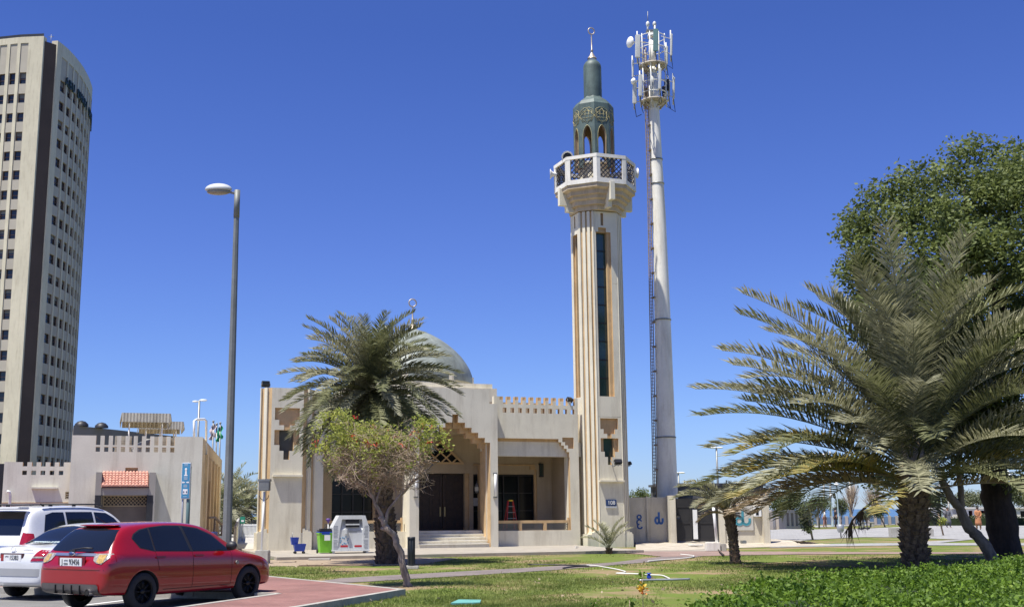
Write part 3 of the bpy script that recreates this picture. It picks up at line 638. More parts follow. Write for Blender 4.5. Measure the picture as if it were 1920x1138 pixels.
# green octagonal lantern with pointed arches
rg = 37.2/pxm*1.01/.985; rgs = rg
gz0 = bz1-.35; gz1 = zax(204); gz2 = zax(187); az0 = gz0+.05; azs = zax(268); azt = zax(246)
m = MB(); tr = MB()
for i in range(8):
    t0 = ph+i*PI/4; t1 = t0+PI/4
    for rad, inner in ((rg, 0), (rg-.13, 1)):
        a = Vector((rad*math.cos(t0), rad*math.sin(t0), 0)); c = Vector((rad*math.cos(t1), rad*math.sin(t1), 0)); d = (c-a).normalized(); L = (c-a).length; mid = (a+c)/2
        nn = Vector((mid.x, mid.y, 0)).normalized(); aw = .2
        P = lambda x_, z_: mid+d*x_+Vector((0, 0, z_))
        arch = [(-aw, azs)]; n_ = 7
        for j in range(1, n_): u = j/n_; arch.append((-aw*math.cos(u*PI/2)**.8 if 1 else 0, azs+(azt-azs)*(math.sin(u*PI/2)*.55+u*.45)))
        arch.append((0, azt)); arch += [(-x_, z_) for x_, z_ in arch[-2::-1]]
        mm_ = 1 if inner else 0
        m.quad(P(-L/2, gz0), P(-aw, gz0), P(-aw, azs), P(-L/2, azs), mm_); m.quad(P(aw, gz0), P(L/2, gz0), P(L/2, azs), P(aw, azs), mm_)
        m.quad(P(-L/2, azs), P(-aw, azs), P(-aw, gz1), P(-L/2, gz1), mm_); m.quad(P(aw, azs), P(L/2, azs), P(L/2, gz1), P(aw, gz1), mm_)
        for j in range(len(arch)-1): m.quad(P(*arch[j]), P(*arch[j+1]), P(arch[j+1][0], gz1), P(arch[j][0], gz1), mm_)
        if not inner:
            full = [(-aw, gz0)]+arch+[(aw, gz0)]
            for j in range(len(full)-1):
                p, q_ = P(*full[j]), P(*full[j+1]); m.quad(p, q_, q_-nn*.13, p-nn*.13, 1)
            tr.tube([P(x_*1.12, z_+(.03 if z_ > azs else 0))+nn*.012 for x_, z_ in full], .009, 4)
            # interlaced star panel
            zc = zax(228.5); s_ = .30
            for rot in (0, PI/4):
                pts = [P(s_*1.2*math.cos(rot+PI/4+PI/2*k_), zc+s_*1.2*math.sin(rot+PI/4+PI/2*k_))+nn*(.012+.003*(rot > 0)) for k_ in range(5)]; tr.tube(pts, .007, 4)
            for o_ in (-.09, .09): tr.tube([P(o_, zc-.25)+nn*.014, P(o_, zc+.25)+nn*.014], .0055, 4); tr.tube([P(-.25, zc+o_)+nn*.011, P(.25, zc+o_)+nn*.011], .0055, 4)
            tr.tube([P(-L/2, zc)+nn*.012, P(-.3, zc+.3)+nn*.012, P(-.12, zc+.42)+nn*.012, P(.12, zc+.42)+nn*.012, P(.3, zc+.3)+nn*.012, P(L/2, zc)+nn*.012], .007, 4)
            tr.tube([P(-L/2, zc)+nn*.012, P(-.2, zc-.3)+nn*.012], .0055, 4); tr.tube([P(L/2, zc)+nn*.012, P(.2, zc-.3)+nn*.012], .0055, 4)
r3 = 17/pxm
m.lathe([(rg, gz1), (rg*.86, gz1+(gz2-gz1)*.45), (r3*1.12, gz2), (r3*1.02, gz2+.06)], 8, (0, 0, 0), 0, False, ph)
m.lathe([(rg-.13, azt+.5), (.02, azt+.5)], 8, (0, 0, 0), 1, False, ph)
lan = m.build('lantern', [patina, mat('lantern_inside', (.30, .21, .14), .8, .2, 3)], minaret); tr.build('gold_pattern', [gold], lan)
tz = zax(113); cz = zax(128)
m = MB(); m.lathe([(r3, gz2-.02), (r3, cz)]+[(r3*math.cos(t), cz+(tz-cz)*math.sin(t)) for t in [PI/2*i/8 for i in range(1, 8)]]+[(.02, tz)], 28, (0, 0, 0), 0); m.build('spire', [patina], minaret)
b = MB(); b.lathe([(.2, tz-.1), (.18, tz+.06), (.09, tz+.16), (.03, tz+.26)], 12, (0, 0, 0), 0); b.build('spire_cap', [white_pl], minaret)
b = MB(); finial(b, (0, 0), tz+.1, at(1105, 53, MF.w(ox, oy).y).z, .98); b.build('finial', [finm], minaret)
# loudspeakers on the balcony
mb0 = MF.w(ox, oy)
def horn(px_, py_, dirv, label, blackface=False):
    p = at(px_, py_, mb0.y-(.9 if blackface else 0)); d = Vector(dirv).normalized()
    t = thing('loudspeaker', label, 'loudspeaker', p, 0, 'horn loudspeakers around the minaret balcony')
    b = MB(); prof = [(r_*(1.15 if blackface else 1), z_*1) for r_, z_ in [(.05, -.30), (.06, -.2), (.08, -.1), (.13, .0), (.21, .08), (.25, .10), (.25, .12), (.2, .075), (.10, .0), (.03, -.1)]]
    b.lathe(prof, 20); o = b.build('horn', [whitep, blackm], t); rot = d.to_track_quat('Z', 'Y'); o.rotation_mode = 'QUATERNION'; o.rotation_quaternion = rot
    b = MB(); b.lathe([(.002, -.42), (.07, -.42), (.07, -.28)]+([(.24, .075), (.002, -.02)] if blackface else []), 20)
    o2 = b.build('driver', [blackm if blackface else greymetal], t); o2.rotation_mode = 'QUATERNION'; o2.rotation_quaternion = rot
    b = MB(); c2 = Vector((mb0.x-p.x, mb0.y-p.y, 0)).normalized(); b.tube([(0, 0, 0)+Vector() if False else -d*.2, c2*.3+Vector((0, 0, -.25))], .02, 6); b.build('bracket', [greymetal], t)
horn(1064, 295, (-.15, -1, -.28), 'horn loudspeaker with a black mouth on top of the balcony parapet', True)
horn(1036, 327, (-1, .05, .02), 'white horn loudspeaker pointing left off the minaret balcony')
horn(1191, 325, (1, .15, .02), 'white horn loudspeaker pointing right off the minaret balcony')
# 108 number sign
t = thing('number_sign', 'small navy blue sign reading 108 on the minaret front', 'sign', MF.w(X(1145.5, 944), -.004, NZ(952)), MF.a)
sw = (X(1155.5, 944)-X(1135.5, 944))/2; sh_ = NZ(936.5)-NZ(952)
navy = mat('navy_enamel', (.03, .06, .16), .35, .05, 3, 0, 0)
b = MB(); b.bbox(-sw, sw, -.05, 0, .09, sh_, .02); b.build('sign_plate', [navy], t)
b = MB(); b.box(-sw, sw, -.045, 0, 0, .088); b.build('lower_strip', [mat('sign_grey', (.45, .47, .5), .4, .05, 3, 0, 0)], t)
text('number_text', '108', .25, whitep, t, (0, -.056, .09+(sh_-.09)/2), ext=.003)
# flood lights
def flood(p, rz, tilt, label, s=1.0, arm=.25, group='flood lights on the mosque'):
    t = thing('flood_light', label, 'flood light', p, rz, group)
    h = MB(); h.bbox(-.2*s, .2*s, -.1*s, .1*s, -.13*s, .13*s, .02*s); [h.box(-.19*s+.05*s*i, -.17*s+.05*s*i, .1*s, .13*s, -.1*s, .1*s) for i in range(8)]
    o = h.build('housing', [blackm], t); o.location = (0, 0, arm+.1*s); o.rotation_euler = (tilt, 0, 0)
    g = MB(); g.box(-.17*s, .17*s, -.105*s, -.1*s, -.1*s, .1*s); o2 = g.build('lens', [darkglass], t); o2.location = (0, 0, arm+.1*s); o2.rotation_euler = (tilt, 0, 0)
    y = MB(); y.tube([(0, 0, 0), (0, 0, arm*.5)], .025*s, 6); y.tube([(-.22*s, 0, arm+.1*s), (-.22*s, 0, arm*.5), (.22*s, 0, arm*.5), (.22*s, 0, arm+.1*s)], .014*s, 5); y.build('bracket', [greymetal], t)
    return t
flood(MF.w(X(501, 722), .4, btop), MF.a, R(-35), 'black flood light on the roof corner of the left block', .85, .1)
flood(MF.w(X(1069, 745, .5), .55, ptop-.25), MF.a+R(30), R(-50), 'black flood light on the parapet beside the minaret', .8, .12)
t = flood(MF.w(X(1145, 866), -.75, NZ(868)-.16), MF.a, R(65), 'black flood light held out from the minaret front below its dark window', .85, .1)
b = MB(); b.tube([(0, 0, .1), (0, .45, .0), (0, .75, .3)], .025, 6); b.build('wall_arm', [greymetal], t)
t = flood(at(1179, 867, mb0.y+.2)+Vector((0, 0, -.2)), MF.a+R(90), R(65), 'black flood light sticking out from the right side of the minaret', .7, .08)
b = MB(); b.tube([(0, 0, .08), (0, .3, .1), (0, .55, .1)], .02, 6); b.build('wall_arm', [greymetal], t)
# ------------------------------------------------------------------ vegetation
frondm = leafmat('palm_frond_green', (.095, .105, .045), (.24, .245, .12), .3, .6, 5)
frondg = leafmat('palm_frond_grey', (.19, .19, .115), (.40, .385, .25), .3, .6, 5)
frondy = leafmat('palm_frond_yellow', (.16, .18, .07), (.40, .31, .10), .3, .6, 3)
frondd = leafmat('palm_frond_dead', (.30, .22, .14), (.46, .37, .27), .15, .8, 5)
ficusm = leafmat('broad_leaf_dark_green', (.065, .09, .022), (.21, .25, .075), .38, .6, 1.0)
ficusm2 = leafmat('far_leaf_green', (.06, .085, .03), (.15, .17, .07), .3, .6, 1.0)
hedgem = leafmat('hedge_leaf', (.045, .10, .008), (.18, .29, .025), .38, .6, 4, c=(.28, .33, .05))
bougm = leafmat('yellow_green_leaf', (.19, .24, .045), (.46, .48, .10), .45, .6, 6)
redfl = mat('red_flower', (.55, .04, .02), .6, .15, 9, 0, 0)
yellf = mat('yellow_leaf', (.75, .50, .05), .6, .2, 9, 0, 0)
orangef = mat('orange_leaf', (.62, .18, .03), .6, .2, 9, 0, 0)
def frond(mb, rng, base, az, e0, e1, length, nleaf, ll, wid, m=0, mr=None, curl=0.0, thick=.03):
    """one arching pinnate palm frond"""
    n = 14; pts = []; p = Vector(base); h = Vector((math.cos(az), math.sin(az), 0)); sd_ = Vector((-h.y, h.x, 0))
    for i in range(n+1):
        t = i/n; pts.append(p.copy()); e = e0+(e1-e0)*t**1.35
        p = p + (h*math.cos(e)+Vector((0, 0, 1))*math.sin(e)+sd_*curl*t)*(length/n)
    mb.tube(pts, [thick*(1-.85*i/n) for i in range(n+1)], 4, m if mr is None else mr, False)
    for i in range(nleaf):
        t = .16+.84*(i+rng.random()*.6)/nleaf; k = min(n-1, int(t*n)); f = t*n-k; c = pts[k].lerp(pts[k+1], f); d = (pts[k+1]-pts[k]).normalized()
        s = d.cross(Vector((0, 0, 1))); s = s.normalized() if s.length > .05 else sd_; u = s.cross(d).normalized()
        L = ll*(.35+.65*math.sin(PI*min(1, (t-.08)*1.05))**.6)*(.85+.3*rng.random()); fw = .32+.62*t+(rng.random()-.5)*.3
        for sg in (1, -1):
            v = (s*sg*math.cos(fw)+d*math.sin(fw)+u*(.38+(rng.random()-.5)*.35)).normalized()
            wv = d.cross(v).cross(v).normalized()*wid*.5
            q = c+v*L*.5; tip = c+v*L+Vector((0, 0, -L*.12*(.4+rng.random())))
            mb.add([c-wv*.5, c+wv*.5, q+wv, q-wv, tip], [(0, 1, 2, 3), (3, 2, 4)], m)
def trunk_boots(mb, base, top, r0, r1, rows, per, m=0, size=1.0, seed=1, out=.10):
    rg_ = random.Random(seed); base = Vector(base); top = Vector(top); ax = (top-base)
    mb.tube([base+Vector((0, 0, -.05))]+[base.lerp(top, i/8) for i in range(1, 9)], [r0*1.02]+[r0+(r1-r0)*i/8 for i in range(1, 9)], 14, m+1)
    for i in range(rows):
        t = i/rows; r = r0+(r1-r0)*t; c = base+ax*t
        for k_ in range(per):
            a = 2*PI*(k_+.5*(i % 2)+.62*i)/per+rg_.uniform(-.16, .16); o = Vector((math.cos(a), math.sin(a), 0)); s = Vector((-o.y, o.x, 0)); w_ = r*2*PI/per*.46*size*rg_.uniform(.7, 1.2); h = ax.length/rows*rg_.uniform(.8, 1.5); e = out*rg_.uniform(.35, 1.35); c = base+ax*(t+rg_.uniform(-.35, .35)/rows)
            b0 = c+o*(r*.93); tp = c+o*(r+e)+Vector((0, 0, h)); dn = c+o*(r*.98)+Vector((0, 0, -h*.35))
            mb.add([b0-s*w_, dn, b0+s*w_, tp+s*w_*.75, tp-s*w_*.75, c+o*(r*.85)+Vector((0, 0, h*1.02))-s*w_*.6, c+o*(r*.85)+Vector((0, 0, h*1.02))+s*w_*.6], [(0, 1, 2, 3, 4), (4, 3, 6, 5), (0, 4, 5), (2, 6, 3)], m)
def crown(mb, rng, c, n, L, ehi, elo, droop, nleaf, ll, wid, yellow=0, dead=0, rise=0.0, grey=0.0, r=.2):
    for i in range(n):
        t = i/(n-1); az = i*2.39996+rng.random()*.3; e0 = ehi+(elo-ehi)*t+(rng.random()-.5)*.15
        m_ = 0 if rng.random() > grey else 1
        if t > 1-yellow and rng.random() < .6: m_ = 2
        if t > 1-dead and rng.random() < .7: m_ = 3
        Lf_ = L*(.82+.18*math.sin(PI*(.25+.6*t)))*(.9+.2*rng.random())
        b = Vector(c)+Vector((math.cos(az), math.sin(az), 0))*r*t+Vector((0, 0, -r*1.5*t+rise*(1-t)))
        frond(mb, rng, b, az, e0, e0-droop*(.7+.6*rng.random()), Lf_, nleaf, ll*(.9+.2*rng.random()), wid, m_, curl=(rng.random()-.5)*.7)
FM = [frondm, frondg, frondy, frondd]
# palm in front of the mosque
pb = gp(727, 1057); ptp = at(693, 748, pb.y)
t = thing('palm_tree', 'tall date palm in front of the mosque entrance with a round drooping crown', 'palm tree', pb)
mid_ = Vector((ptp.x-pb.x, 0, ptp.z))
m = MB(); trunk_boots(m, (0, 0, 0), mid_*.5+Vector((.12, 0, 0)), .36, .23, 20, 11, 0, 1.0, 3, .07); trunk_boots(m, mid_*.5+Vector((.12, 0, 0)), mid_, .23, .22, 22, 10, 0, 1.0, 4, .07); m.build('trunk', [palmbark, palmbark], t)
m = MB(); crown(m, random.Random(5), mid_+Vector((0, 0, .3)), 185, 2.85, R(84), R(-68), 1.05, 52, .44, .036, grey=.45, dead=.05, rise=.15); m.build('crown', FM, t)
# large palm on the right
pb = gp(1716, 1064); top = at(1712, 893, pb.y)-pb; top.x -= .0
t = thing('palm_tree', 'huge date palm on the right with long grey green fronds and a rough scaly trunk', 'palm tree', pb)
m = MB(); trunk_boots(m, (0, 0, 0), top, .31, .36, 19, 11, 0, 1.05, 8, .13); m.build('trunk', [bootm, palmbark], t)
m = MB(); rg_ = random.Random(12)
m.tube([top, top+Vector((0, 0, .8)), top+Vector((0, 0, 1.6))], [.4, .34, .15], 10, 3)
crown(m, rg_, top+Vector((0, 0, .1)), 76, 5.2, R(82), R(10), .92, 74, .88, .05, yellow=.12, dead=.05, grey=.5, r=.35, rise=1.3)
for i in range(9): frond(m, rg_, top+Vector((.1*math.cos(i*2.4), .1*math.sin(i*2.4), 1.2)), i*2.4, R(88-rg_.random()*20), R(30+rg_.random()*30), 4.3+rg_.random()*.8, 76, .8, .048, i % 2)
for az, e0, L, mm_ in ((PI, 30, 6.0, 1), (PI*.97, 20, 6.2, 1), (PI*1.03, 12, 6.0, 0), (PI*1.08, 5, 5.4, 2), (PI*1.12, 24, 5.9, 1), (PI*.9, 40, 6, 0), (PI*1.06, 45, 6.3, 1), (.1, 35, 6, 1), (-.2, 25, 6, 1), (-.5, 40, 5.8, 1), (-1.2, 62, 5.8, 1), (-1.9, 66, 6, 1), (-2.3, 55, 5.8, 0), (PI*1.05, 0, 5.2, 2), (PI*.98, -6, 5.6, 1), (PI*1.1, -8, 5.4, 2), (PI*.93, -2, 5.8, 0), (PI*1.02, -12, 5.0, 3), (PI*1.16, -4, 5.5, 1), (PI*.88, 6, 5.6, 1), (-.1, -4, 5.4, 1), (-.35, 2, 5.6, 2), (PI*1.3, 8, 5.4, 1), (PI*1.4, 22, 5.2, 1), (-.75, 10, 5.4, 0)):
    frond(m, rg_, top+Vector((math.cos(az)*.25, math.sin(az)*.25, max(0, e0/45))), az, R(e0+16+rg_.uniform(-5, 5)), R(e0-28+rg_.uniform(-8, 8)), L*1.02, 80, .9, .052, mm_, curl=rg_.uniform(-.2, .2))
m.build('crown', FM, t)
m = MB(); pts = [at(x, y, pb.y-.1)-pb for x, y in ((1695, 926), (1670, 925), (1645, 934), (1620, 953), (1598, 975), (1585, 1000))]; m.tube(pts, [.05, .045, .04, .035, .025, .01], 6)
for i in range(36):
    k_ = 3+i % 2+rg_.random()*.8; q = pts[int(k_)].lerp(pts[min(5, int(k_)+1)], k_ % 1); e = q+Vector(((rg_.random()-.6)*.5, (rg_.random()-.5)*.4, -.35-.4*rg_.random())); m.add([q-Vector((.02, 0, 0)), q+Vector((.02, 0, 0)), e], [(0, 1, 2)])
m.build('hanging_dead_frond', [mat('dead_frond_stalk', (.12, .075, .045), .9, .3, 8)], t)
# small palms
pb = gp(1379, 1056.5)
t = thing('palm_tree', 'small leaning young palm with dry grey fronds on the lawn beside a white post', 'palm tree', pb)
top = at(1366, 960, pb.y)-pb
m = MB(); trunk_boots(m, (0, 0, 0), top*.5+Vector((.03, 0, 0)), .15, .13, 15, 8, 0, 1, 5, .035); trunk_boots(m, top*.5+Vector((.03, 0, 0)), top, .13, .17, 8, 8, 1, 1, 6, .05); m.build('trunk', [bootm, palmbark, palmbark], t)
m = MB(); r3_ = random.Random(31); crown(m, r3_, top+Vector((0, 0, .1)), 18, 1.15, R(80), R(15), 1.1, 34, .30, .03, grey=1, dead=.55, r=.1)
for az, e0, L in ((PI*1.02, 55, 1.9), (PI*.95, 42, 1.9), (PI*1.1, 62, 1.8), (PI*.9, 50, 1.7), (PI*1.2, 35, 1.6)): frond(m, r3_, top, az, R(e0), R(e0-75), L, 42, .34, .03, 1)
m.build('crown', [frondm, frondg, frondy, frondd], t)
pb = gp(1142, 1038)
t = thing('palm_tree', 'tiny palm sprouting from the grass below the 108 sign', 'palm tree', pb)
m = MB(); trunk_boots(m, (0, 0, 0), (0, 0, .22), .10, .12, 4, 7, 0, 1, 5, .05); m.build('trunk', [palmbark, palmbark], t)
m = MB(); r3_ = random.Random(4)
for az, e0, L in ((PI, 62, 1.25), (PI*.9, 80, 1.2), (.1, 70, 1.25), (.4, 55, 1.3), (PI*1.3, 75, 1.1), (-.6, 68, 1.15), (PI*1.05, 40, 1.15), (PI*.6, 75, 1.2), (-.1, 82, 1.3)): frond(m, r3_, (0, 0, .2), az, R(e0), R(e0-48), L, 26, .3, .028, 0 if r3_.random() < .6 else 1, thick=.015)
m.build('crown', [frondm, frondg], t)
# ---- leaf clouds
def leaves(mb, rng, c, n, rad, size, m=0, flat=.9):
    for i in range(n):
        a = rng.random()*2*PI; z_ = rng.random()*2-1; r_ = rng.random()**.45; q = math.sqrt(max(0, 1-z_*z_)); o = Vector((q*math.cos(a)*rad[0]*r_, q*math.sin(a)*rad[1]*r_, z_*rad[2]*r_))
        p = Vector(c)+o; d = Vector((rng.gauss(0, 1), rng.gauss(0, 1), rng.gauss(0, .6))).normalized(); u = d.cross(Vector((rng.gauss(0, 1), rng.gauss(0, 1), rng.gauss(0, 1)))).normalized(); L = size*(.7+.6*rng.random())
        mb.add([p, p+d*L*.5+u*L*.26, p+d*L, p+d*L*.5-u*L*.26], [(0, 1, 2, 3)], m)
def limb(mb, pts, r0, r1, n=8, m=0, wob=.04, seed=1):
    rg_ = random.Random(seed); P = []
    for i in range(len(pts)-1):
        for q in range(4): P.append(Vector(pts[i]).lerp(Vector(pts[i+1]), q/4)+Vector((rg_.uniform(-wob, wob), rg_.uniform(-wob, wob), 0)))
    P.append(Vector(pts[-1])); k_ = len(P)-1
    mb.tube(P, [(r0+(r1-r0)*i/k_)*(1+rg_.uniform(-.07, .07)) for i in range(k_+1)], n, m); return P
# big dark tree
fb = gp(1888, 1049); Yf = fb.y
t = thing('broadleaf_tree', 'large dark broadleaf tree at the right edge with a thick black trunk', 'tree', fb)
ff = lambda x, y, dy=0: at(x, y, Yf+dy)-fb
m = MB(); limb(m, [ff(1888, 1052), ff(1880, 990), ff(1868, 930), ff(1862, 880), ff(1866, 800)], .52, .40, 14, 0, .03)
m.tube([ff(1888, 1054), ff(1887, 1040)], [.72, .5], 14)
rg_ = random.Random(9); ends = []
for (x, y, dy) in ((1650, 600, 0), (1700, 420, -1), (1800, 330, 1), (1900, 340, 0), (1980, 450, 1), (1760, 520, 2), (1720, 700, -1), (1620, 480, 1), (1990, 650, 0), (1850, 450, -2)):
    P = limb(m, [ff(1865, 850), (ff(1865, 700)*.5+ff(x, y, dy)*.5)+Vector((0, 0, -.3)), ff(x, y, dy)], .22, .05, 7, 0, .15, int(x)); ends.append(P[-1])
m.build('trunk', [darkbark], t)
m = MB()
def in_crown(x, y):
    if y > 860: return False
    left = np.interp(y, [245, 300, 340, 400, 470, 560, 640, 720, 800, 870], [1790, 1700, 1660, 1585, 1590, 1580, 1600, 1640, 1690, 1720])
    topy = np.interp(x, [1570, 1600, 1650, 1690, 1730, 1790, 1850, 1900, 1960, 2100], [420, 395, 335, 320, 285, 258, 262, 268, 290, 400])
    return x > left+8 and y > topy+10
cl = []
while len(cl) < 500:
    x = rg_.uniform(1580, 2120); y = rg_.uniform(265, 850)
    if not in_crown(x, y): continue
    mid = math.hypot((x-1860)/290, (y-560)/300); dmax = 4.6*math.sqrt(max(.05, 1-min(1, mid)**2)); dy = rg_.uniform(-dmax, dmax*.6)
    if abs(dy) < dmax*.35 and rg_.random() < .6: continue
    cl.append((x, y, dy))
for x, y, dy in cl: leaves(m, rg_, ff(x, y, dy), 225, (.74, .74, .55), .155)
for x, y, dy, n_ in ((1662, 905, -.5, 60), (1640, 900, .5, 60), (1690, 895, 0, 60), (1790, 895, 0, 70), (1750, 885, 0, 70), (1905, 905, -1, 70), (1935, 880, 0, 80), (1830, 880, 0, 80), (1615, 870, 1, 60), (1650, 880, 1, 80)): leaves(m, rg_, ff(x, y, dy), n_*2, (.65, .5, .35), .16)
m.build('crown', [ficusm], t)
# leaning forked tree
lb = gp(1863, 1054); Yl = lb.y
t = thing('leaning_tree', 'slender grey tree leaning left and forking in front of the thick dark trunk', 'tree', lb)
lf_ = lambda x, y, dy=0: at(x, y, Yl+dy)-lb
m = MB(); limb(m, [lf_(1864, 1056), lf_(1852, 1030), lf_(1836, 1008), lf_(1818, 991), lf_(1806, 968), lf_(1798, 950), lf_(1784, 935), lf_(1774, 915), lf_(1766, 900), lf_(1760, 880), lf_(1740, 850)], .19, .09, 10, 0, .015)
limb(m, [lf_(1803, 952), lf_(1802, 927), lf_(1799, 900), lf_(1796, 870), lf_(1800, 820)], .11, .07, 8, 0, .015)
m.build('trunk', [bark], t)
m = MB(); [leaves(m, rg_, lf_(x, y, .3), 90, (.6, .5, .4), .13) for x, y in ((1745, 850), (1735, 835), (1800, 820), (1785, 835), (1765, 845), (1820, 840))]
m.build('crown', [ficusm], t)
# bougainvillea-like tree with bare twigs
tb_ = gp(765, 1099); Yb = tb_.y
bf = lambda x, y, dy=0: at(x, y, Yb+dy)-tb_
t = thing('flowering_tree', 'crooked small tree of bare twigs, yellow green leaves and few red flowers before the palm', 'tree', tb_)
m = MB(); limb(m, [bf(766, 1101), bf(757, 1070), bf(750, 1035), bf(741, 1005), bf(722, 985), bf(713, 968)], .085, .062, 9, 0, .028, 2)
limb(m, [bf(733, 995), bf(714, 990)], .05, .035, 7, 0, .0, 3)
limb(m, [bf(722, 984), bf(712, 960), bf(700, 935), bf(690, 915), bf(668, 902), bf(640, 890)], .052, .02, 7, 0, .012, 4)
limb(m, [bf(722, 985), bf(728, 955), bf(745, 935), bf(766, 910), bf(790, 890), bf(812, 870)], .042, .018, 7, 0, .012, 5)
limb(m, [bf(705, 945), bf(712, 920), bf(722, 900), bf(716, 870)], .03, .015, 6, 0, .012, 6)
limb(m, [bf(690, 915), bf(684, 890), bf(670, 865)], .028, .012, 6, 0, .012, 7)
m.build('trunk', [bark], t)
m = MB(); rg_ = random.Random(77)
starts = [bf(640, 890), bf(668, 902), bf(690, 915), bf(716, 870), bf(812, 870), bf(790, 890), bf(745, 935), bf(670, 865), bf(700, 935), bf(766, 910), bf(722, 900), bf(684, 890)]
ctr = bf(703, 855); tips = []
def rad_n(e):
    return .80+.22*math.sin(e.x*2.3+1.1)*math.cos(e.z*2.9+.4)+.16*math.sin(e.y*3.1+e.x*1.7)+.12*math.sin(e.z*5+e.x*4)
def grow(p, d, r, L, dep):
    q = p; pts = [p]
    for i in range(3):
        d = (d+Vector((rg_.gauss(0, .35), rg_.gauss(0, .35), rg_.gauss(0, .3)))).normalized(); nx = q+d*L
        e = nx-ctr
        if (e.x/1.95)**2+(e.y/1.5)**2+(e.z/1.18)**2 > rad_n(e)**2: d = (d*.3-e.normalized()*.7+Vector((rg_.gauss(0, .4), rg_.gauss(0, .4), 0))).normalized(); nx = q+d*L*.7
        q = nx; pts.append(q)
    m.tube(pts, [r, r*.85, r*.7, r*.6], 3, 0, False)
    tips.append(q)
    if dep > 0:
        for k_ in range(3 if dep == 3 else 2): grow(pts[rg_.choice([1, 2, 3])], (d+Vector((rg_.gauss(0, .8), rg_.gauss(0, .8), rg_.gauss(0, .7)))).normalized(), r*.72, L*.85, dep-1)
for s_ in starts:
    for k_ in range(4): grow(s_, (s_-bf(715, 965)).normalized()+Vector((rg_.gauss(0, .6), rg_.gauss(0, .7), rg_.gauss(0, .4))), .014, .24, 4)
m.build('twigs', [twig], t)
m = MB()
for q in tips:
    px_ = q.x/2.0; up_ = (q.z-ctr.z)/1.0
    if rg_.random() < .10+.35*(up_ > .2 and px_ < .3)+.08*(px_ < -.3 and up_ > -.5)-(.08 if up_ < -.25 else 0): leaves(m, rg_, q, 7, (.12, .12, .1), .075, 0)
    if up_ > .2 and px_ < .3 and rg_.random() < .05: leaves(m, rg_, q, 8, (.06, .06, .06), .08, 1)
for i in range(165):
    q = bf(rg_.choice([rg_.uniform(620, 740), rg_.uniform(590, 650), rg_.uniform(640, 720), rg_.uniform(780, 840)]), rg_.uniform(768, 850), rg_.uniform(-1.1, .6))
    e = q-ctr
    if (e.x/1.95)**2+(e.y/1.5)**2+(e.z/1.15)**2 < rad_n(e)**2*1.1: leaves(m, rg_, q, 22, (.17, .17, .11), .075, 0)
m.build('leaves', [bougm, redfl], t)
# hedge
hp = [gp(x, y, .5) for x, y in ((1288, 1137), (1330, 1122), (1400, 1101), (1470, 1086), (1560, 1076), (1650, 1070), (1720, 1067), (1800, 1064), (1852, 1060), (1880, 1048), (1985, 1041))]
def inpoly(x, y, P):
    c = False; j = len(P)-1
    for i in range(len(P)):
        if (P[i][1] > y) != (P[j][1] > y) and x < (P[j][0]-P[i][0])*(y-P[i][1])/(P[j][1]-P[i][1])+P[i][0]: c = not c
        j = i
    return c
HP = [(p.x, p.y) for p in hp]+[(hp[-1].x+3, hp[-1].y), (10.5, 11.0), (hp[0].x-.3, 11.0)]
nprng = np.random.default_rng(4)
def fastleaves(name, P, N, size, m_, z0, zvar, parent, seed=1, tilt=.8, r_=None, nearw=True):
    g = np.random.default_rng(seed); xs = [p[0] for p in P]; ys = [p[1] for p in P]; out = []
    X_ = g.uniform(min(xs), max(xs), N*3); Y_ = g.uniform(min(ys), max(ys), N*3)
    c = np.zeros(len(X_), bool); j = len(P)-1
    for i in range(len(P)):
        if P[i][1] != P[j][1]:
            k_ = ((P[i][1] > Y_) != (P[j][1] > Y_)) & (X_ < (P[j][0]-P[i][0])*(Y_-P[i][1])/(P[j][1]-P[i][1])+P[i][0]); c ^= k_
        j = i
    X_ = X_[c][:N]; Y_ = Y_[c][:N]; n = len(X_)
    bumpz = .06*np.sin(X_*2.1+Y_*.7)+.05*np.sin(Y_*3.3-X_*1.3)+.04*np.sin(X_*5.7+2)
    Z_ = z0+bumpz-np.abs(g.normal(0, zvar, n))+(g.random(n) < .04)*g.uniform(.03, .14, n)
    d = g.normal(0, 1, (n, 3)); d[:, 2] = d[:, 2]*tilt+.25; d /= np.linalg.norm(d, axis=1)[:, None]
    e = g.normal(0, 1, (n, 3)); u = np.cross(d, e); u /= np.linalg.norm(u, axis=1)[:, None]
    L = size*g.uniform(.65, 1.35, n)[:, None]; p = np.stack([X_, Y_, Z_], 1)
    V = np.stack([p, p+d*L*.5+u*L*.27, p+d*L, p+d*L*.5-u*L*.27], 1).reshape(-1, 3)
    me = bpy.data.meshes.new(name); me.vertices.add(len(V)); me.vertices.foreach_set('co', V.ravel()); me.loops.add(len(V)); me.loops.foreach_set('vertex_index', np.arange(len(V)))
    me.polygons.add(n); me.polygons.foreach_set('loop_start', np.arange(0, len(V), 4)); me.polygons.foreach_set('loop_total', np.full(n, 4)); me.materials.append(m_); me.update(); me.validate()
    o = bpy.data.objects.new(name, me); COL.objects.link(o); o.parent = parent; return o
hd = thing('hedge', 'low bright green clipped hedge filling the bottom right corner', 'hedge', (0, 0, 0))
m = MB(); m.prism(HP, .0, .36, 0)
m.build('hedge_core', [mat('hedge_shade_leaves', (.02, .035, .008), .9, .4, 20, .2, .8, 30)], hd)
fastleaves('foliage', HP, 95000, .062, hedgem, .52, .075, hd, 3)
# side leaves along the back edge
m = MB(); rg_ = random.Random(2)
for i in range(len(hp)-1):
    for k_ in range(int((hp[i+1]-hp[i]).length*90)):
        q = hp[i].lerp(hp[i+1], rg_.random()); leaves(m, rg_, (q.x+rg_.uniform(-.12, .1), q.y+rg_.uniform(-.1, .12), rg_.uniform(.05, .56)), 2, (.08, .08, .08), .06)
m.build('edge_foliage', [hedgem], hd)
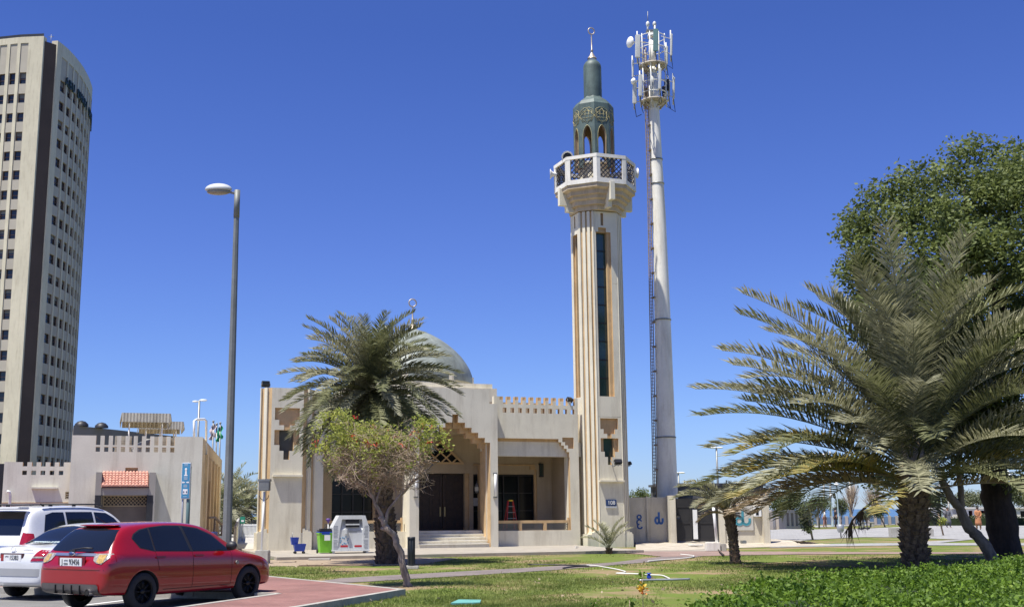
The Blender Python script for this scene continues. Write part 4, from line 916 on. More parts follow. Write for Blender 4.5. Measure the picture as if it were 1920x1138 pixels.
# foreground seedlings
def seedling(px, ytop, ybot, Y, label, leafs, mats_, seed):
    b = at(px, ybot, Y); b.z = 0; t = thing('seedling', label, 'plant', b, 0, 'thin seedlings in the foreground grass'); tp = at(px, ytop, Y)-b; rg_ = random.Random(seed)
    m = MB(); m.tube([(0, 0, 0), tp*.5+Vector((.01, 0, 0)), tp], [.006, .005, .003], 5); m.build('stem', [twig], t)
    m = MB()
    for fz, n_, k_ in leafs:
        for i in range(n_): q = tp*fz; leaves(m, rg_, q, 1, (.05, .05, .03), .075, k_)
    m.build('leaves', mats_, t); return t
seedling(1204, 1072, 1150, 16.5, 'thin seedling with yellow and orange leaves in the foreground grass', ((.72, 16, 0), (.66, 9, 1), (.78, 6, 2), (.97, 8, 2), (.9, 4, 2), (.8, 6, 0)), [yellf, orangef, hedgem], 3)
seedling(1117, 1128, 1160, 16, 'short dark seedling left of the yellow leaved one', ((1, 8, 0),), [hedgem], 4)
seedling(1180, 1124, 1160, 16, 'short leafy sprig just left below the yellow leaved seedling', ((1, 7, 0), (.9, 4, 0)), [hedgem], 5)
# far bushes and trees
def bush_tree(px, ybase, ytop, wpx, label, name='distant_tree', mt=None, bare=False, seed=1, trunk=True, lean=0, sparse=1.0, Yd=None):
    b = gp(px, ybase) if Yd is None else at(px, ybase, Yd); b.z = 0; Y = b.y; s = Y/2150; t = thing(name, label, 'tree' if 'bush' not in name else 'bush', b, 0, 'trees around the plaza'); rg_ = random.Random(seed)
    H_ = at(px, ytop, Y).z; w_ = wpx*s/2; m = MB(); hb = H_*.35 if trunk else 0
    r_ = max(.05, H_*.02)
    m.tube([(0, 0, -.05), (lean*.3, 0, hb*.6), (lean, 0, H_*.6)], [r_*1.4, r_, r_*.5], 6)
    for i in range(9 if not bare else 40):
        a = rg_.random()*2*PI; q = Vector((math.cos(a)*w_*.8*rg_.random()+lean, math.sin(a)*w_*.8*rg_.random(), hb+(H_-hb)*rg_.uniform(.35, .95))); st_ = Vector((lean*.5, 0, hb*rg_.uniform(.5, 1.1)))
        m.tube([st_, (st_+q)/2+Vector((0, 0, .15*H_*.3)), q], [r_*.5, r_*.3, r_*.12], 4, 0, False)
        if bare:
            for k_ in range(5): m.tube([(st_+q)/2, q+Vector((rg_.gauss(0, w_*.2), rg_.gauss(0, w_*.2), rg_.gauss(0, w_*.2)))], [r_*.2, r_*.06], 3, 0, False)
    m.build('trunk', [bark if not bare else twig], t)
    if not bare:
        m = MB(); n_ = int(26*sparse)
        for i in range(n_):
            a = rg_.random()*2*PI; z_ = rg_.uniform(-1, 1); q_ = math.sqrt(1-z_*z_); rr_ = .72*rg_.random()**.3
            c = Vector((lean+math.cos(a)*q_*w_*rr_, math.sin(a)*q_*w_*rr_, hb+(H_-hb)*(.5+.5*z_*rr_))); leaves(m, rg_, c, 75, (w_*.34, w_*.34, (H_-hb)*.2), max(.12, w_*.085))
        m.build('crown', [mt or ficusm2], t)
    return t
# ------------------------------------------------------------------ cars
def paint(name, col, rough=.3, dust=.12):
    m = mat(name, col, rough, .05, 1.5, .03, 0, 60, spec=.4, coat=1.0); return m
redp = paint('red_car_paint', (.27, .003, .006), .28); wh_p = paint('white_car_paint', (.62, .63, .64), .35); wh2 = paint('pearl_white_paint', (.68, .68, .68), .35); beigep = paint('beige_car_paint', (.42, .36, .28), .4)
tyrem = mat('tyre_rubber', (.022, .022, .022), .8, .15, 8, .1, .2, 40); rimb = mat('black_rim', (.012, .012, .014), .3, .1, 5, 0, 0, metal=.5); rims = mat('alloy_rim', (.5, .5, .52), .3, .1, 5, 0, 0, metal=.8)
carglass = mat('car_glass', (.008, .010, .013), .04, .1, 1, 0, 0, spec=.8)
tintglass = mat('car_glass_clear', (.05, .075, .10), .05, .1, 1, 0, 0, spec=.8)
chrome = mat('chrome', (.72, .70, .68), .32, .03, 2, 0, 0, metal=1)
redl = mat('red_lens', (.30, .008, .012), .12, .15, 20, 0, 0, spec=.8, coat=.6); clearl = mat('clear_lens', (.30, .27, .24), .15, .4, 25, 0, 0, spec=.8, coat=.6); amber = mat('amber_lens', (.45, .30, .10), .15, .3, 30, 0, 0, coat=.6)
platem = mat('number_plate', (.74, .74, .72), .4, .03, 2, 0, 0); blacktx = mat('black_lettering', (.015, .015, .018), .5, .1, 2, 0, 0); diffm = mat('grey_plastic', (.075, .065, .06), .6, .15, 4, .05, .05); underm = mat('dark_underbody', (.01, .01, .01), .9, .1, 4, 0, 0); silverb = mat('grey_bumper', (.33, .335, .34), .45, .05, 2, 0, 0)
def car_body(st, wheels, wr, name, pm, parent, arch=1.13, hwid=.87):
    b = bmesh.new(); rings = []
    for x, hw, zb, zk, ht, zt in st:
        half = [(0, zb), (hw*.86, zb), (hw*.965, zb+.05), (hw, zb+(zk-zb)*.33), (hw*1.0, zb+(zk-zb)*.66), (hw*.99, zk-.07), (hw*.945, zk), (ht+(hw*.945-ht)*.46, zk+(zt-.05-zk)*.55), (ht, zt-.05), (ht*.86, zt-.008), (ht*.45, zt+.012), (0, zt+.018)]
        ring = [b.verts.new((x, y, z)) for y, z in half]+[b.verts.new((x, -y, z)) for y, z in half[-2:0:-1]]; rings.append(ring)
    n = len(rings[0])
    for i in range(len(rings)-1):
        for k in range(n): b.faces.new((rings[i][k], rings[i][(k+1) % n], rings[i+1][(k+1) % n], rings[i+1][k]))
    for r in (rings[0], rings[-1]):
        h = n//2
        for k in range(h-1+0):
            vs = [r[k], r[k+1], r[n-k-1], r[(n-k) % n]]; vs = list(dict.fromkeys(vs))
            if len(vs) >= 3: b.faces.new(vs)
        b.faces.new([r[h-1], r[h], r[h+1]]) if len({r[h-1], r[h], r[h+1]}) == 3 else None
    bmesh.ops.recalc_face_normals(b, faces=b.faces)
    me = bpy.data.meshes.new('tmp'); b.to_mesh(me); b.free(); o = bpy.data.objects.new('tmp', me); COL.objects.link(o)
    ss = o.modifiers.new('s', 'SUBSURF'); ss.levels = 3; ss.render_levels = 3
    cut = MB()
    for wx in wheels:
        for sg in (1, -1):
            n_ = 40; R_ = wr*arch; vs = [(wx+R_*math.cos(2*PI*i/n_), sg*yy, wr+R_*math.sin(2*PI*i/n_)) for yy in (hwid-.30, hwid+.2) for i in range(n_)]
            cut.add(vs, [(i, (i+1) % n_, n_+(i+1) % n_, n_+i) for i in range(n_)]+[tuple(range(n_)), tuple(range(2*n_-1, n_-1, -1))])
    co = cut.build('tmpcut', [underm]); bo = o.modifiers.new('b', 'BOOLEAN'); bo.operation = 'DIFFERENCE'; bo.object = co; bo.solver = 'EXACT'
    me.materials.append(pm); me.materials.append(underm)
    bpy.context.view_layer.update(); dg = bpy.context.evaluated_depsgraph_get()
    me2 = bpy.data.meshes.new_from_object(o.evaluated_get(dg)); me2.name = name
    bpy.data.objects.remove(o); bpy.data.objects.remove(co)
    bvh = BVHTree.FromPolygons([v.co[:] for v in me2.vertices], [p.vertices[:] for p in me2.polygons])
    while len(me2.materials) < 2: me2.materials.append(underm)
    me2.materials[0] = pm; me2.materials[1] = underm
    for p in me2.polygons:
        c = p.center; inw = any(math.hypot(c.x-w_, c.z-wr) < wr*arch*1.004 and abs(c.y) < hwid-.005 and c.z < wr*2.2 for w_ in wheels) and abs(c.y) > .1
        nearr = any(abs(math.hypot(c.x-w_, c.z-wr)-wr*arch) < .004 for w_ in wheels)
        if (inw and (nearr or abs(abs(c.y)-(hwid-.30)) < .01)) or c.z < st[len(st)//2][2]+.02: p.material_index = 1
        else: p.material_index = 0
        p.use_smooth = True
    o = bpy.data.objects.new(name, me2); COL.objects.link(o); o.parent = parent; return o, bvh
def decal(bvh, poly, axis, off, name, m, parent, d=None, sub=4, thick=.0):
    """a panel, lens or pane shaped to the body: poly in (x,z) from the side or (y,z) from the rear"""
    b = bmesh.new()
    side = axis in ('R', 'L')
    sg = {'R': -1, 'L': 1}.get(axis, 0)
    if side: vs = [b.verts.new((p[0], sg*2, p[1])) for p in poly]; dd = Vector((0, -sg, 0))
    elif axis == 'F': vs = [b.verts.new((8, p[0], p[1])) for p in poly]; dd = Vector((-1, 0, 0))
    elif axis == 'T': vs = [b.verts.new((p[0], p[1], 4)) for p in poly]; dd = Vector((0, 0, -1))
    else: vs = [b.verts.new((-2, p[0], p[1])) for p in poly]; dd = Vector((1, 0, 0))
    if d is not None:
        dd = Vector(d).normalized(); 
    b.faces.new(vs); bmesh.ops.triangulate(b, faces=b.faces[:])
    for _ in range(sub):
        es = [e for e in b.edges if e.calc_length() > .05]
        if not es: break
        bmesh.ops.subdivide_edges(b, edges=es, cuts=1); bmesh.ops.triangulate(b, faces=b.faces[:])
    bad = []
    for v in b.verts:
        h = bvh.ray_cast(v.co-dd*3, dd)
        if h[0] is None: bad.append(v)
        else: v.co = h[0]-dd*off
    if bad: bmesh.ops.delete(b, geom=bad, context='VERTS')
    mm = MB(); mm.addbm(b, 0, True); b.free(); return mm.build(name, m, parent)
def wheel(parent, x, y, r, wd, rimm, spokes=10, side=-1):
    prof = [(r*.66, -wd*.5), (r*.80, -wd*.5), (r*.94, -wd*.46), (r, -wd*.34), (r, wd*.34), (r*.94, wd*.46), (r*.80, wd*.5), (r*.66, wd*.5)]
    m = MB(); m.lathe(prof, 40); o = m.build('wheel', [tyrem], parent, (x, y, r)); o.rotation_euler = (PI/2*(-side), 0, 0)
    q = MB(); q.lathe([(r*.67, -wd*.4), (r*.67, wd*.46), (r*.63, wd*.48), (r*.6, wd*.42), (r*.58, -wd*.3)], 36); q.lathe([(.001, wd*.36), (r*.13, wd*.38), (r*.15, wd*.2), (r*.15, -wd*.1)], 16); q.lathe([(.001, -.02), (r*.62, -.02)], 24, (0, 0, 0), 1)
    for i in range(spokes):
        a = 2*PI*i/spokes
        for da in (-.09, .09): q.tube([(r*.12*math.cos(a), r*.12*math.sin(a), wd*.33), (r*.62*math.cos(a+da), r*.62*math.sin(a+da), wd*.40)], r*.028, 4)
    q.build('rim', [rimm, underm], o); return o
def car(name, label, loc, rz, st, wheels, wr, pm, W_, wins, rear, frontglass, rimm, spokes=10, group='parked cars'):
    t = thing(name, label, 'car', loc, rz, group)
    body, bvh = car_body(st, wheels, wr, 'body', pm, t, hwid=W_)
    for w_ in wheels:
        for sg in (-1, 1): wheel(t, w_, sg*(W_-.105), wr, .20, rimm, spokes, -sg*-1 if False else (1 if sg > 0 else -1))
    for poly in wins:
        for ax in ('R', 'L'): decal(bvh, poly, ax, .006, 'window', [carglass], t)
    decal(bvh, rear, 'B', .008, 'rear_window', [carglass], t); decal(bvh, frontglass, 'F', .008, 'windscreen', [carglass], t)
    return t, bvh
# --- red hatchback
st = [(0.0, .66, .36, .70, .60, .74), (.05, .80, .31, .80, .70, .86), (.14, .855, .28, .93, .74, .98), (.27, .87, .27, .98, .70, 1.15), (.45, .872, .26, .985, .64, 1.34), (.66, .872, .25, .98, .61, 1.438), (1.2, .872, .22, .965, .60, 1.465), (1.9, .872, .22, .945, .60, 1.475), (2.4, .872, .22, .93, .605, 1.435), (2.75, .872, .22, .92, .63, 1.31), (3.1, .87, .22, .91, .68, 1.10), (3.35, .868, .22, .885, .72, .955), (3.8, .86, .24, .83, .70, .885), (4.06, .82, .25, .75, .63, .81), (4.22, .74, .25, .66, .54, .70), (4.29, .58, .30, .54, .42, .56)]
CR = at(234, 1100, 17.95); car0 = Vector((CR.x, 17.95, 0))+Lf*.87
winsr = [[(.70, 1.20), (.82, 1.06), (1.10, 1.0), (1.10, 1.372), (.92, 1.34), (.76, 1.27)], [(1.14, .998), (1.96, .972), (1.86, 1.40), (1.5, 1.405), (1.14, 1.38)], [(2.03, .97), (2.98, .95), (2.62, 1.22), (2.30, 1.345), (1.93, 1.395)]]
red, bv = car('red_hatchback', 'dusty red hatchback parked at the brick pavement seen from behind', (-6.945, 19.81, .006), R(59), st, (.86, 3.48), .318, redp, .872, winsr, [(-.70, 1.03), (-.62, 1.01), (-.30, 1.0), (.30, 1.0), (.62, 1.01), (.70, 1.03), (.655, 1.20), (.56, 1.355), (0, 1.39), (-.56, 1.355), (-.655, 1.20)], [(-.6, 1.0), (.6, 1.0), (.5, 1.36), (-.5, 1.36)], rimb, 8)
sp = MB(); sp.ell((.60, 0, 1.428), (.13, .50, .022), 0, 24, 8); sp.build('roof_spoiler', [redp], red); sp = MB()
if 0: sp.add([(x, y, z) for (x, z) in ((.86, 1.458+0.0), (.56, 1.412), (.545, 1.392), (.66, 1.385)) for y in (-.53, 0, .53)], [(0, 1, 4, 3), (1, 2, 5, 4), (3, 4, 7, 6), (4, 5, 8, 7), (6, 7, 10, 9), (7, 8, 11, 10), (0, 3, 6, 9), (2, 11, 8, 5)], 0, False)
decal(bv, [(-.16, 1.40), (.16, 1.40), (.15, 1.415), (-.15, 1.415)], 'B', .012, 'high_brake_light', [redl], red)
for ax_ in ('R', 'L'): decal(bv, [(.68, 1.21), (.80, 1.045), (1.08, .985), (2.0, .955), (3.02, .935), (2.64, 1.235), (2.31, 1.362), (1.93, 1.412), (1.5, 1.42), (1.12, 1.39), (.90, 1.355), (.74, 1.28)], ax_, .003, 'window_trim', [blackm], red)
for s_ in (-1, 1):
    o = decal(bv, [(s_*.52, .86), (s_*.47, .97), (s_*.80, .975), (s_*.84, .93), (s_*.72, .80), (s_*.6, .82)], 'B', .012, 'tail_light', [clearl], red)
    decal(bv, [(s_*.60, .84), (s_*.59, .955), (s_*.74, .955), (s_*.74, .83), (s_*.68, .81)], 'B', .018, 'lamp_bulb', [amber], o)
decal(bv, [(.10, .80), (.10, .965), (.34, .945), (.40, .925), (.28, .83)], 'R', .012, 'tail_light', [redl], red); decal(bv, [(.24, .83), (.22, .95), (.36, .925), (.41, .91), (.30, .84)], 'R', .02, 'side_reflector', [redl], red)
decal(bv, [(-.50, .93), (.50, .93), (.50, .975), (-.50, .975)], 'B', .014, 'chrome_strip', [chrome], red)
m = MB(); m.ell((.04, 0, .965), (.03, .085, .045), 0); m.build('badge', [chrome], red); m = MB(); m.ell((.018, 0, .965), (.018, .065, .03), 0); m.build('badge_centre', [navy], red)
pl_ = MB(); pl_.box(-.012, .012, -.27, .27, -.065, .065); po = pl_.build('number_plate', [platem], red); po.location = (.012, -.02, .83); po.rotation_euler = (0, R(-4), 0)
fr_ = MB(); fr_.box(.002, .02, -.33, .33, -.09, .09); f2 = fr_.build('plate_recess', [mat('dark_red_recess', (.16, .004, .006), .4, .05, 2, 0, 0)], red); f2.location = (.012, -.02, .83)
text('plate_number', '93456', .125, blacktx, po, (-.016, -.09, 0), (PI/2, 0, -PI/2), .002, sx=.82); text('plate_letter', 'J', .12, blacktx, po, (-.016, .21, 0), (PI/2, 0, -PI/2), .002, sx=.8); text('plate_emirate', 'DUBAI', .035, blacktx, po, (-.016, .12, -.03), (PI/2, 0, -PI/2), .002)
m = MB(); [m.tube([(-.016, .16-.03*i, .03), (-.016, .15-.03*i, .02+.012*(i % 2)), (-.016, .135-.03*i, .034)], .004, 4) for i in range(3)]; m.build('plate_script', [blacktx], po)
decal(bv, [(-.70, .30), (.70, .30), (.70, .45), (.66, .475), (-.66, .475), (-.70, .45)], 'B', .02, 'diffuser', [diffm], red)
for y in (-.3, -.1, .1, .3): m = MB(); m.box(-.035, .02, y-.01, y+.01, .31, .455); m.build('diffuser_fin', [underm], red)
m = MB(); m.tube([(-.05, -.52, .345), (.12, -.52, .345)], .055, 16, 0, False); m.tube([(-.052, -.52, .345), (-.03, -.52, .345)], .042, 14, 1); m.build('exhaust_pipe', [chrome, underm], red)
m = MB(); m.box(.02, .05, -.09, .05, .995, 1.03); m.tube([(.06, .02, 1.03), (.10, -.22, 1.06), (.11, -.42, 1.055)], .014, 5); m.build('rear_wiper', [blackm], red)
for s_ in (-1, 1):
    m = MB(); m.ell((2.86, s_*.97, 1.03), (.09, .115, .085), 0, 14, 10); m.tube([(2.88, s_*.86, .97), (2.87, s_*.93, 1.0)], .03, 6); m.build('wing_mirror', [blackm], red)
    for x_ in (1.22, 2.15): decal(bv, [(x_-.11, .865), (x_+.11, .862), (x_+.11, .895), (x_-.11, .898)], 'R' if s_ < 0 else 'L', .02, 'door_handle', [mat('dark_red_handle', (.12, .02, .02), .3, .05, 2, 0, 0)], red)
seamm = mat('panel_gap', (.02, .004, .004), .8, .1, 2, 0, 0)
for poly in ([(1.12, .98), (1.128, .98), (1.20, .66), (1.19, .66)], [(2.0, .96), (2.008, .96), (2.008, .33), (2.0, .33)], [(3.0, .93), (3.008, .93), (2.99, .33), (2.982, .33)], [(1.32, .325), (2.99, .325), (2.99, .335), (1.32, .335)], [(1.14, .99), (1.128, 1.0), (1.125, 1.37), (1.14, 1.37)]): decal(bv, poly, 'R', .003, 'door_gap', [seamm], red)
decal(bv, [(-.78, .70), (.78, .70), (.78, .708), (-.78, .708)], 'B', .004, 'tailgate_gap', [seamm], red)
m = MB(); m.tube([(3.12, -.874, .72), (3.12, -.895, .72)], .035, 12); m.build('side_indicator', [clearl], red)
m = MB(); m.tube([(.82, .12, 1.47), (.62, .14, 1.58)], .006, 5); m.build('aerial', [blackm], red)
m = MB(); m.ell((.055, -.60, .74), (.01, .028, .032), 0); m.build('sticker', [whitep], red)
# --- white sedan
stb = [(0.0, .62, .34, .66, .56, .70), (.05, .78, .28, .80, .68, .88), (.14, .835, .25, .92, .70, .99), (.45, .86, .22, .95, .70, 1.01), (.85, .864, .2, .955, .66, 1.03), (1.12, .864, .2, .95, .60, 1.17), (1.5, .864, .2, .945, .56, 1.37), (1.95, .864, .2, .94, .56, 1.43), (2.5, .864, .2, .93, .57, 1.42), (2.85, .864, .2, .92, .60, 1.31), (3.2, .864, .2, .91, .66, 1.09), (3.42, .86, .2, .89, .71, .955), (3.9, .85, .21, .82, .68, .88), (4.25, .81, .22, .74, .60, .79), (4.45, .72, .24, .62, .50, .66), (4.53, .56, .3, .5, .4, .52)]
wl = gp(40, 1118); hs_ = R(65); Hs = Vector((math.cos(hs_), math.sin(hs_), 0)); Ls_ = Vector((-Hs.y, Hs.x, 0)); s0_ = Vector((wl.x-.12, wl.y, 0))-Ls_*.76-Hs*.9
winsb = [[(1.15, 1.01), (2.02, 1.0), (1.98, 1.36), (1.62, 1.36)], [(2.08, 1.0), (3.08, .98), (2.75, 1.24), (2.5, 1.35), (2.05, 1.365)]]
sed, bs = car('white_sedan', 'white sedan parked left of the red hatchback', (s0_.x, s0_.y, .006), hs_, stb, (.92, 3.63), .312, wh_p, .864, winsb, [(-.60, 1.045), (0, 1.03), (.60, 1.045), (.54, 1.2), (.46, 1.36), (0, 1.385), (-.46, 1.36), (-.54, 1.2)], [(-.6, 1.0), (.6, 1.0), (.48, 1.36), (-.48, 1.36)], rims, 7)
for s_ in (-1, 1):
    o = decal(bs, [(s_*.50, .74), (s_*.62, .955), (s_*.80, .93), (s_*.83, .75)], 'B', .012, 'tail_light', [redl], sed)
    decal(bs, [(s_*.54, .80), (s_*.57, .83), (s_*.80, .83), (s_*.80, .80)], 'B', .018, 'lamp_strip', [clearl], o)
    m = MB(); m.ell((2.95, s_*.96, 1.0), (.08, .11, .075), 0, 12, 8); m.build('wing_mirror', [wh_p], sed)
decal(bs, [(.10, .745), (.10, .93), (.30, .91), (.34, .78)], 'R', .012, 'tail_light', [redl], sed)
decal(bs, [(-.78, .46), (.78, .46), (.78, .60), (-.78, .60)], 'B', .008, 'bumper_band', [silverb], sed)
pl_ = MB(); pl_.box(-.012, .012, -.26, .26, -.06, .06); po = pl_.build('number_plate', [platem], sed); po.location = (.02, .0, .80)
fr_ = MB(); fr_.box(.004, .03, -.30, .30, -.085, .085); f2 = fr_.build('plate_frame', [mat('dark_plate_frame', (.06, .02, .02), .4, .05, 2, 0, 0)], sed); f2.location = (.02, .0, .80)
text('plate_number', '15383', .12, blacktx, po, (-.016, -.08, 0), (PI/2, 0, -PI/2), .002, sx=.8)
m = MB(); m.box(-.015, .0, .19, .26, -.06, .06); m.build('plate_red_end', [redl], po)
m = MB(); [m.tube([(-.016, .15-.03*i, .03), (-.016, .14-.03*i, .016+.012*(i % 2)), (-.016, .125-.03*i, .034)], .004, 4) for i in range(3)]; m.build('plate_script', [blacktx], po)
m = MB(); m.tube([(.06+.0, .06*math.sin(a), .95+.045*math.cos(a)) for a in [2*PI*i/16 for i in range(17)]], .006, 4); m.build('badge', [chrome], sed)
text('rear_lettering', 'KOMPRESSOR', .04, blacktx, sed, (.045, -.40, .945), (PI/2, 0, -PI/2), .001)
decal(bs, [(-.36, 1.04), (.36, 1.04), (.34, 1.09), (-.34, 1.09)], 'B', .012, 'sunshade', [mat('pale_dashboard', (.35, .42, .42), .6, .1, 3, 0, 0)], sed)
# --- white suv
stc = [(0.0, .78, .42, .80, .70, .86), (.05, .88, .38, 1.0, .76, 1.12), (.12, .915, .36, 1.16, .76, 1.30), (.22, .925, .34, 1.18, .72, 1.60), (.36, .93, .33, 1.18, .69, 1.80), (.8, .93, .32, 1.17, .68, 1.86), (1.6, .93, .32, 1.16, .68, 1.87), (2.3, .93, .32, 1.14, .68, 1.86), (2.75, .93, .32, 1.13, .70, 1.76), (3.1, .93, .32, 1.12, .74, 1.50), (3.45, .93, .32, 1.11, .79, 1.20), (3.65, .925, .32, 1.09, .8, 1.13), (4.1, .92, .34, 1.04, .78, 1.09), (4.5, .88, .36, .95, .7, 1.02), (4.72, .80, .38, .80, .62, .86), (4.8, .66, .44, .62, .5, .66)]
cs = Vector((s0_.x+.5, s0_.y, 0))+Lf*2.75+H*1.9
winsc = [[(.55, 1.25), (1.22, 1.24), (1.22, 1.72), (.9, 1.72), (.68, 1.66)], [(1.28, 1.24), (2.12, 1.22), (2.10, 1.725), (1.28, 1.725)], [(2.18, 1.22), (3.22, 1.20), (2.8, 1.58), (2.55, 1.70), (2.16, 1.72)]]
suv, bu = car('white_suv', 'tall white suv with roof rails parked behind the white sedan', (cs.x, cs.y, .006), R(65), stc, (.95, 3.75), .37, wh2, .93, winsc, [(-.64, 1.22), (.64, 1.22), (.60, 1.55), (.52, 1.74), (-.52, 1.74), (-.60, 1.55)], [(-.65, 1.2), (.65, 1.2), (.55, 1.72), (-.55, 1.72)], rims, 6)
for s_ in (-1, 1):
    m = MB(); m.tube([(.7, s_*.64, 1.86), (.62, s_*.64, 1.90), (2.3, s_*.64, 1.90), (2.5, s_*.64, 1.86)], .02, 6); [m.box(x_-.04, x_+.04, s_*.64-.02, s_*.64+.02, 1.85, 1.90) for x_ in (.9, 1.6)]; m.build('roof_rail', [blackm], suv)
    decal(bu, [(s_*.70, .95), (s_*.70, 1.28), (s_*.84, 1.25), (s_*.88, .95)], 'B', .012, 'tail_light', [redl], suv)
    m = MB(); m.ell((2.95, s_*1.03, 1.25), (.09, .12, .1), 0, 12, 8); m.build('wing_mirror', [wh2], suv)
decal(bu, [(.06, .97), (.10, 1.27), (.26, 1.25), (.24, .98)], 'R', .012, 'tail_light', [redl], suv)
m = MB(); m.bbox(.02, .34, -.62, .62, 1.78, 1.84, .02); m.build('roof_spoiler', [wh2], suv)
decal(bu, [(-.5, .93), (.5, .93), (.5, .985), (-.5, .985)], 'B', .012, 'chrome_strip', [chrome], suv)
m = MB(); m.tube([(2.65, -.5, 1.82), (2.35, -.52, 2.0)], .006, 5); m.build('aerial', [blackm], suv)
m = MB(); m.box(-.02, .02, -.26, .26, .80, .91); m.build('number_plate', [platem], suv)
suv.scale = (1, 1, .965)
# --- beige car far behind
stf = [(x*.98, hw, zb, zk, ht, zt) for x, hw, zb, zk, ht, zt in stb]
fc = gp(455, 1004)
bc, bb = car('beige_car', 'small beige car on the road far behind between the two buildings', (fc.x, fc.y, .01), R(10), stf, (.9, 3.55), .31, beigep, .864, winsb, [(-.60, 1.045), (.60, 1.045), (.46, 1.36), (-.46, 1.36)], [(-.6, 1.0), (.6, 1.0), (.48, 1.36), (-.48, 1.36)], rims, 7)
# ------------------------------------------------------------------ street lamp
def pole_pts(x0, y0, x1, y1, Y): a = at(x0, y0, Y); b = at(x1, y1, Y); return a, b
lb_ = gp(423, 1082); lb_.z = 0
t = thing('street_lamp', 'tall grey street lamp with a single oval head beside the red hatchback', 'street lamp', lb_)
hz_ = at(445, 357, lb_.y).z; xo = at(445, 357, lb_.y).x-lb_.x
m = MB(); m.tube([(0, 0, 0), (0, 0, 1.2), (xo*.98, 0, hz_*.93)], [.13, .12, .072], 8, 0, True, False); m.tube([(xo*.98, 0, hz_*.925), (xo, 0, hz_)], [.082, .08], 12); m.bbox(-.2, .2, -.2, .2, 0, .04, .01); m.build('pole', [mat('lamp_pole_grey', (.20, .21, .20), .6, .12, 2, .04, .05, 30, metal=.35, stain=.3)], t)
m = MB(); m.tube([(xo, 0, hz_-.1), (xo-.36, 0, hz_-.02)], .035, 8); m.build('arm', [greymetal], t)
hl_ = at(410, 350, lb_.y)-lb_
m = MB(); vs = []; 
m.ell((hl_.x+.0, 0, hz_+.02), (.37, .18, .17), 0, 24, 12); o = m.build('lamp_head', [mat('lamp_head_grey', (.50, .51, .50), .5, .05, 3, 0, 0)], t)
for v in o.data.vertices:
    if v.co.z < hz_+.01: v.co.z = hz_+.01+(v.co.z-hz_-.01)*.25
o.data.update(); o.rotation_euler = (R(0), 0, 0)
m = MB(); m.ell((hl_.x, 0, hz_-.05), (.32, .155, .08), 0, 20, 8); m.build('lamp_lens', [mat('lamp_glass_cover', (.28, .25, .2), .25, .1, 2, 0, 0)], t)
# ------------------------------------------------------------------ office tower
tower = thing('office_tower', 'tall concrete office tower with curved faces and a dark vertical slot at the left edge', 'building', (0, 0, 0))
TZ = 87.5
Lp = [(-108, 207), (-100, 203.2), (-94, 201), (-88.5, 199.3), (-84, 198.3), (-79.6, 197.9)]
Rp = [(-77.8, 200), (-77.3, 203), (-77.2, 207.3), (-77.4, 212.3), (-78.2, 218.2), (-79.4, 224), (-81.5, 230), (-84.5, 236)]
def arc(P):
    s = [0]
    for a, b in zip(P, P[1:]): s.append(s[-1]+math.hypot(b[0]-a[0], b[1]-a[1]))
    def f(x, y, z):
        i = max(0, min(len(P)-2, sum(1 for v in s[1:-1] if v <= x))); t_ = (x-s[i])/(s[i+1]-s[i]); a, b = P[i], P[i+1]; dx, dy = b[0]-a[0], b[1]-a[1]; L = math.hypot(dx, dy); nx_, ny_ = -dy/L, dx/L
        return (a[0]+dx*t_+nx_*y, a[1]+dy*t_+ny_*y, z)
    return f, s[-1]
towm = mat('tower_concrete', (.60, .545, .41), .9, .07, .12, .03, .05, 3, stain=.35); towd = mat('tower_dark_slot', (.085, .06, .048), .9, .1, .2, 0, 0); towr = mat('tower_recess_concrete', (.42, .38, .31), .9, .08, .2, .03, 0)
winm = mat('tower_window_glass', (.025, .03, .034), .15, .4, .3, 0, 0, spec=.6); frm = mat('window_frame_brown', (.10, .05, .04), .6, .1, 1, 0, 0)
blindm = mat('pale_blind', (.16, .16, .15), .8, .2, .5, 0, 0)
rows = []; 
for i in range(20):
    py = 160-37.4*0+ (0 if i == 0 else 0)
fl = []   # floor sill heights from the photo's rows
zr_top = at(45, 137, 199).z; zr_b = at(30, 720, 199).z
FH = 3.62; z_ = at(45, 160, 199).z
levels = [z_-FH*i*1.0 for i in range(20)]
def face(P, cols, cw, name, left):
    f, L = arc(P); m = MB(); ops = []; wins = []
    for c in cols:
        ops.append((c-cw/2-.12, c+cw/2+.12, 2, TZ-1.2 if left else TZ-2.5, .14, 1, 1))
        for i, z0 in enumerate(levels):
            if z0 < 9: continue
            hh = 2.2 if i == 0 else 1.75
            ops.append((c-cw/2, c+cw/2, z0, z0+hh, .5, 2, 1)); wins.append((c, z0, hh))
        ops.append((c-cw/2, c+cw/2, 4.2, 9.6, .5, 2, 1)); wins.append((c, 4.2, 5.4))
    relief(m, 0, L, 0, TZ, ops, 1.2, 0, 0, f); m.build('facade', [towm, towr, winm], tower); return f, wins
fL, wL = face(Lp, [28.6-2.15-2.13*k for k in range(6)], 1.25, 'left', True)
fR, wR = face(Rp, [2.9+3.0*k for k in range(8)], 2.1, 'right', False)
